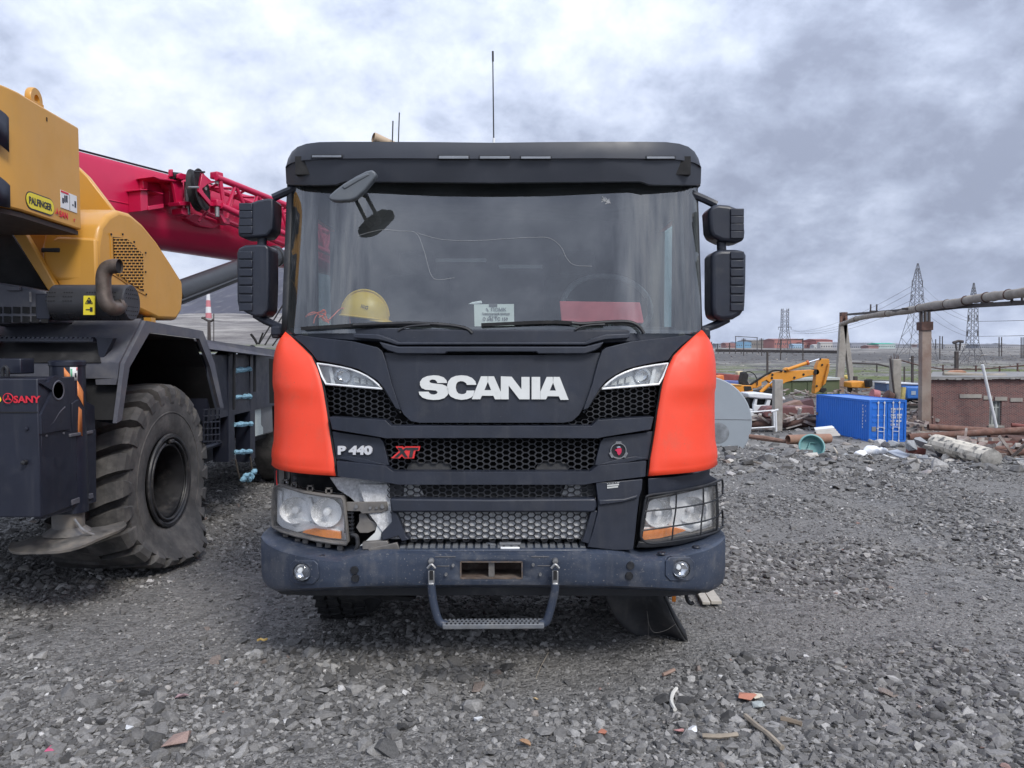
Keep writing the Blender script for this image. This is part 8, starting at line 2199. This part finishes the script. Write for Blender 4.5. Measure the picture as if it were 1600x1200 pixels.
scrap_heap('scrap_heap', 1165, 1290, 636, 676, 52, 62, 170, m_heap, 'jumbled brown scrap behind the gate and the concrete post', 5)
scrap_heap('scrap_heap', 1395, 1455, 640, 690, 48, 64, 120, m_heap, 'jumbled scrap between the container and the tall bridge post', 6)
scrap_heap('scrap_heap', 1460, 1610, 684, 715, 36, 46, 120, m_heap, 'broken boards and bars under the heaped pipes', 7)
scrap_heap('scrap_heap', 1105, 1330, 592, 616, 72, 100, 160, m_heap, 'scrap and machine parts round the excavator', 8)
scrap_heap('scrap_heap', 1330, 1450, 600, 640, 66, 95, 120, m_heap, 'scrap strewn behind the blue container', 9)

# ---- left: chimney and mast seen under the crane boom
def chimney():
    Y = 700; b = at(326, 503, Y); t = at(326, 456, Y); H = t.z - b.z
    T_ = thing('chimney', 'distant chimney banded red and white under the crane boom', 'chimney', b)
    mw = mat('band_white', (0.62, 0.62, 0.62), 0.7, var=0.06); mr = mat('band_red', (0.50, 0.17, 0.19), 0.7, var=0.06)
    fr_ = [0.0, 0.30, 0.50, 0.72, 0.93, 1.06]
    for i, (a, c) in enumerate(zip(fr_, fr_[1:])):
        ra, rc_ = 3.0 - 1.6 * a, 3.0 - 1.6 * c
        lathe('band', [(ra, a * H), (rc_, c * H)] + ([(0, c * H)] if i == 4 else []), b, (0, 0, 1), mr if i % 2 == 0 else mw, T_, seg=16)
    lathe('base', [(3.0, 0), (3.4, -12), (3.4, -30)], b, (0, 0, 1), mr, T_, seg=16)
chimney()
T_ = thing('lamp_mast', 'dark mast with spread arms in front of the distant chimney', 'mast', at(327, 540, 60))
tube('shaft', [at(327, 545, 60), at(326.5, 500, 60)], [0.16, 0.12], y_dst, T_, seg=8)
for L_ in ([(316, 496), (321, 499), (326, 502)], [(334, 499), (330, 502), (326, 502.5)], [(315, 497), (321, 496.5)]): tube('arm', [at(x, y, 60) for x, y in L_], 0.09, y_dst, T_, seg=6)
tag(tube('thin_pole', [at(334, 540, 62), at(334, 490, 62)], 0.04, y_dst, None, seg=5), 'hair thin pole right of the dark mast', 'pole')

# ================================================================ odds and ends on the near gravel
def ground_at(px, py):
    Y = CAMZ * F / (py - 548); x = (px - 800) / F * Y
    return Vector((x, Y, gz(x, Y)))
def plank(px0, py0, px1, py1, w_, t, label, m_):
    a, b = ground_at(px0, py0), ground_at(px1, py1); a.z += 0.03; b.z += 0.035
    return tag(beam('plank', a, b, w_, m_, None, h=t, bevel=0.003), label, 'plank', 'planks by the mud flap')
m_pl = mat('plank_grey', (0.42, 0.39, 0.34), 0.85, var=0.15, vs=10, streak=((0.25, 0.23, 0.2), 0.3, 24))
plank(1092, 924, 1108, 952, 0.055, 0.02, 'narrow grey plank right of the mud flap', m_pl)
plank(1103, 922, 1124, 950, 0.075, 0.025, 'broad grey plank beside the narrow one on the gravel', m_pl)
def stick(nm, L_, r_, m_, label, cat):
    P = [ground_at(x, y) + Vector((0, 0, 0.025)) for x, y in L_]
    pts = curve(P, 5); tag(tube(nm, pts, [r_ * (1 + 0.25 * noise.noise((k * 0.7, r_ * 99, 1.0))) for k in range(len(pts))], m_, None, seg=6), label, cat)
stick('curved_trim', [(1062, 1096), (1056, 1104), (1054, 1116), (1060, 1129)], 0.010, mat('trim_ivory', (0.62, 0.60, 0.55), 0.6, var=0.08), 'curved ivory trim piece on the gravel', 'trim')
stick('wood_stick', [(1172, 1140), (1190, 1158), (1210, 1175), (1232, 1197)], 0.012, y_wood, 'long split stick at the bottom right', 'stick')
stick('wood_stick', [(1104, 1177), (1130, 1179), (1160, 1176)], 0.011, y_wood, 'shorter stick lying level left of the split stick', 'stick')
stick('wood_stick', [(1228, 1143), (1245, 1146), (1262, 1151)], 0.013, mat('stick_dark', (0.20, 0.16, 0.12), 0.9, var=0.3), 'dark flat stick above the split stick', 'stick')
stick('wood_stick', [(1040, 1076), (1050, 1072), (1058, 1068)], 0.010, mat('stick_red', (0.28, 0.19, 0.15), 0.9, var=0.2), 'small reddish wood bit above the ivory trim', 'stick')
stick('wire_bit', [(838, 1080), (846, 1062), (858, 1042)], 0.0018, y_wood, 'thin straw standing on the gravel before the truck', 'straw')
def chip_(nm, px, py, r_, m_, label, cat, seed, flat=0.4):
    me = hull_mesh(nm, seed, 12, flat); me.materials.append(m_); o = bpy.data.objects.new(nm, me); COL.objects.link(o)
    g = ground_at(px, py); o.location = g + Vector((0, 0, r_ * 0.35 + 0.012)); o.scale = (r_ * 1.3, r_, r_); o.rotation_euler = (0.15, 0.1, seed)
    tag(o, label, cat)
m_or2 = mat('shard_orange', (0.42, 0.17, 0.11), 0.7, var=0.15, vs=14); m_wh2 = mat('pebble_white', (0.66, 0.67, 0.68), 0.7, var=0.1)
chip_('orange_shard', 1172, 1107, 0.055, m_or2, 'flat orange shard at the lower right of the gravel', 'shard', 31, 0.22)
chip_('cream_shard', 1190, 1106, 0.035, mat('shard_cream', (0.52, 0.47, 0.38), 0.8), 'cream shard touching the flat orange shard', 'shard', 32, 0.25)
chip_('orange_pebble', 944, 1168, 0.027, m_or2, 'small rounded orange pebble at the bottom centre', 'pebble', 33, 0.6)
chip_('pink_chip', 1067, 1163, 0.024, mat('chip_pink', (0.55, 0.28, 0.26), 0.7), 'small pink chip right of the orange pebble', 'chip', 34)
chip_('white_pebble', 745, 1143, 0.024, m_wh2, 'bright white pebble at the bottom centre', 'pebble', 35, 0.6)
chip_('white_pebble', 1089, 1163, 0.026, m_wh2, 'white pebble beside the pink chip', 'pebble', 36, 0.6)
chip_('white_scrap', 349, 1053, 0.024, m_wh2, 'white torn scrap on the gravel at the left', 'scrap', 37, 0.3)
chip_('magenta_scrap', 68, 1194, 0.04, mat('scrap_magenta', (0.45, 0.08, 0.16), 0.6), 'bright pink plastic scrap at the bottom left corner', 'scrap', 38, 0.2)
chip_('rust_leaf', 820, 1190, 0.035, mat('leaf_rust', (0.35, 0.21, 0.12), 0.8, var=0.2), 'curled rust coloured leaf at the bottom edge', 'leaf', 39, 0.4)
chip_('tan_chip', 838, 1113, 0.016, mat('chip_tan', (0.60, 0.44, 0.24), 0.7), 'tiny tan chip on the gravel before the step', 'chip', 40)
chip_('red_stone', 272, 1110, 0.035, mat('stone_rose', (0.36, 0.24, 0.25), 0.8, var=0.15), 'rose coloured stone at the lower left', 'stone', 41, 0.4)
chip_('brown_stone', 268, 1180, 0.075, mat('stone_reddish', (0.30, 0.21, 0.18), 0.85, var=0.2, vs=12), 'large flat reddish stone near the bottom left', 'stone', 42, 0.45)
chip_('white_stone', 190, 1158, 0.022, m_wh2, 'small white stone at the lower left', 'stone', 43, 0.6)
chip_('pale_stone', 1195, 1123, 0.04, mat('stone_greenish', (0.34, 0.37, 0.36), 0.8, var=0.15), 'pale greenish stone below the cream shard', 'stone', 44, 0.7)
stick('yellow_bit', [(396, 1019), (401, 1017), (406, 1019), (411, 1017)], 0.007, mat('bit_yellow', (0.72, 0.48, 0.15), 0.6), 'bent yellow plastic bit on the gravel left of the wheel', 'plastic bit')
# ---------------------------------------------------------------- thin haze over the plain
hv = bpy.data.materials.new('haze_air'); hv.use_nodes = True
n_, l_ = hv.node_tree.nodes, hv.node_tree.links
n_.remove(n_['Principled BSDF'])
pv = n_.new('ShaderNodeVolumePrincipled'); pv.inputs['Color'].default_value = (0.80, 0.86, 1.0, 1); pv.inputs['Density'].default_value = 0.00004; pv.inputs['Anisotropy'].default_value = 0.2
l_.new(pv.outputs[0], n_['Material Output'].inputs['Volume'])
hz_ = box('haze', (0, 3900, 290), (16000, 8000, 640), hv); hz_['kind'] = 'stuff'
hz_.data.materials[0] = hv
SC.cycles.volume_bounces = 0
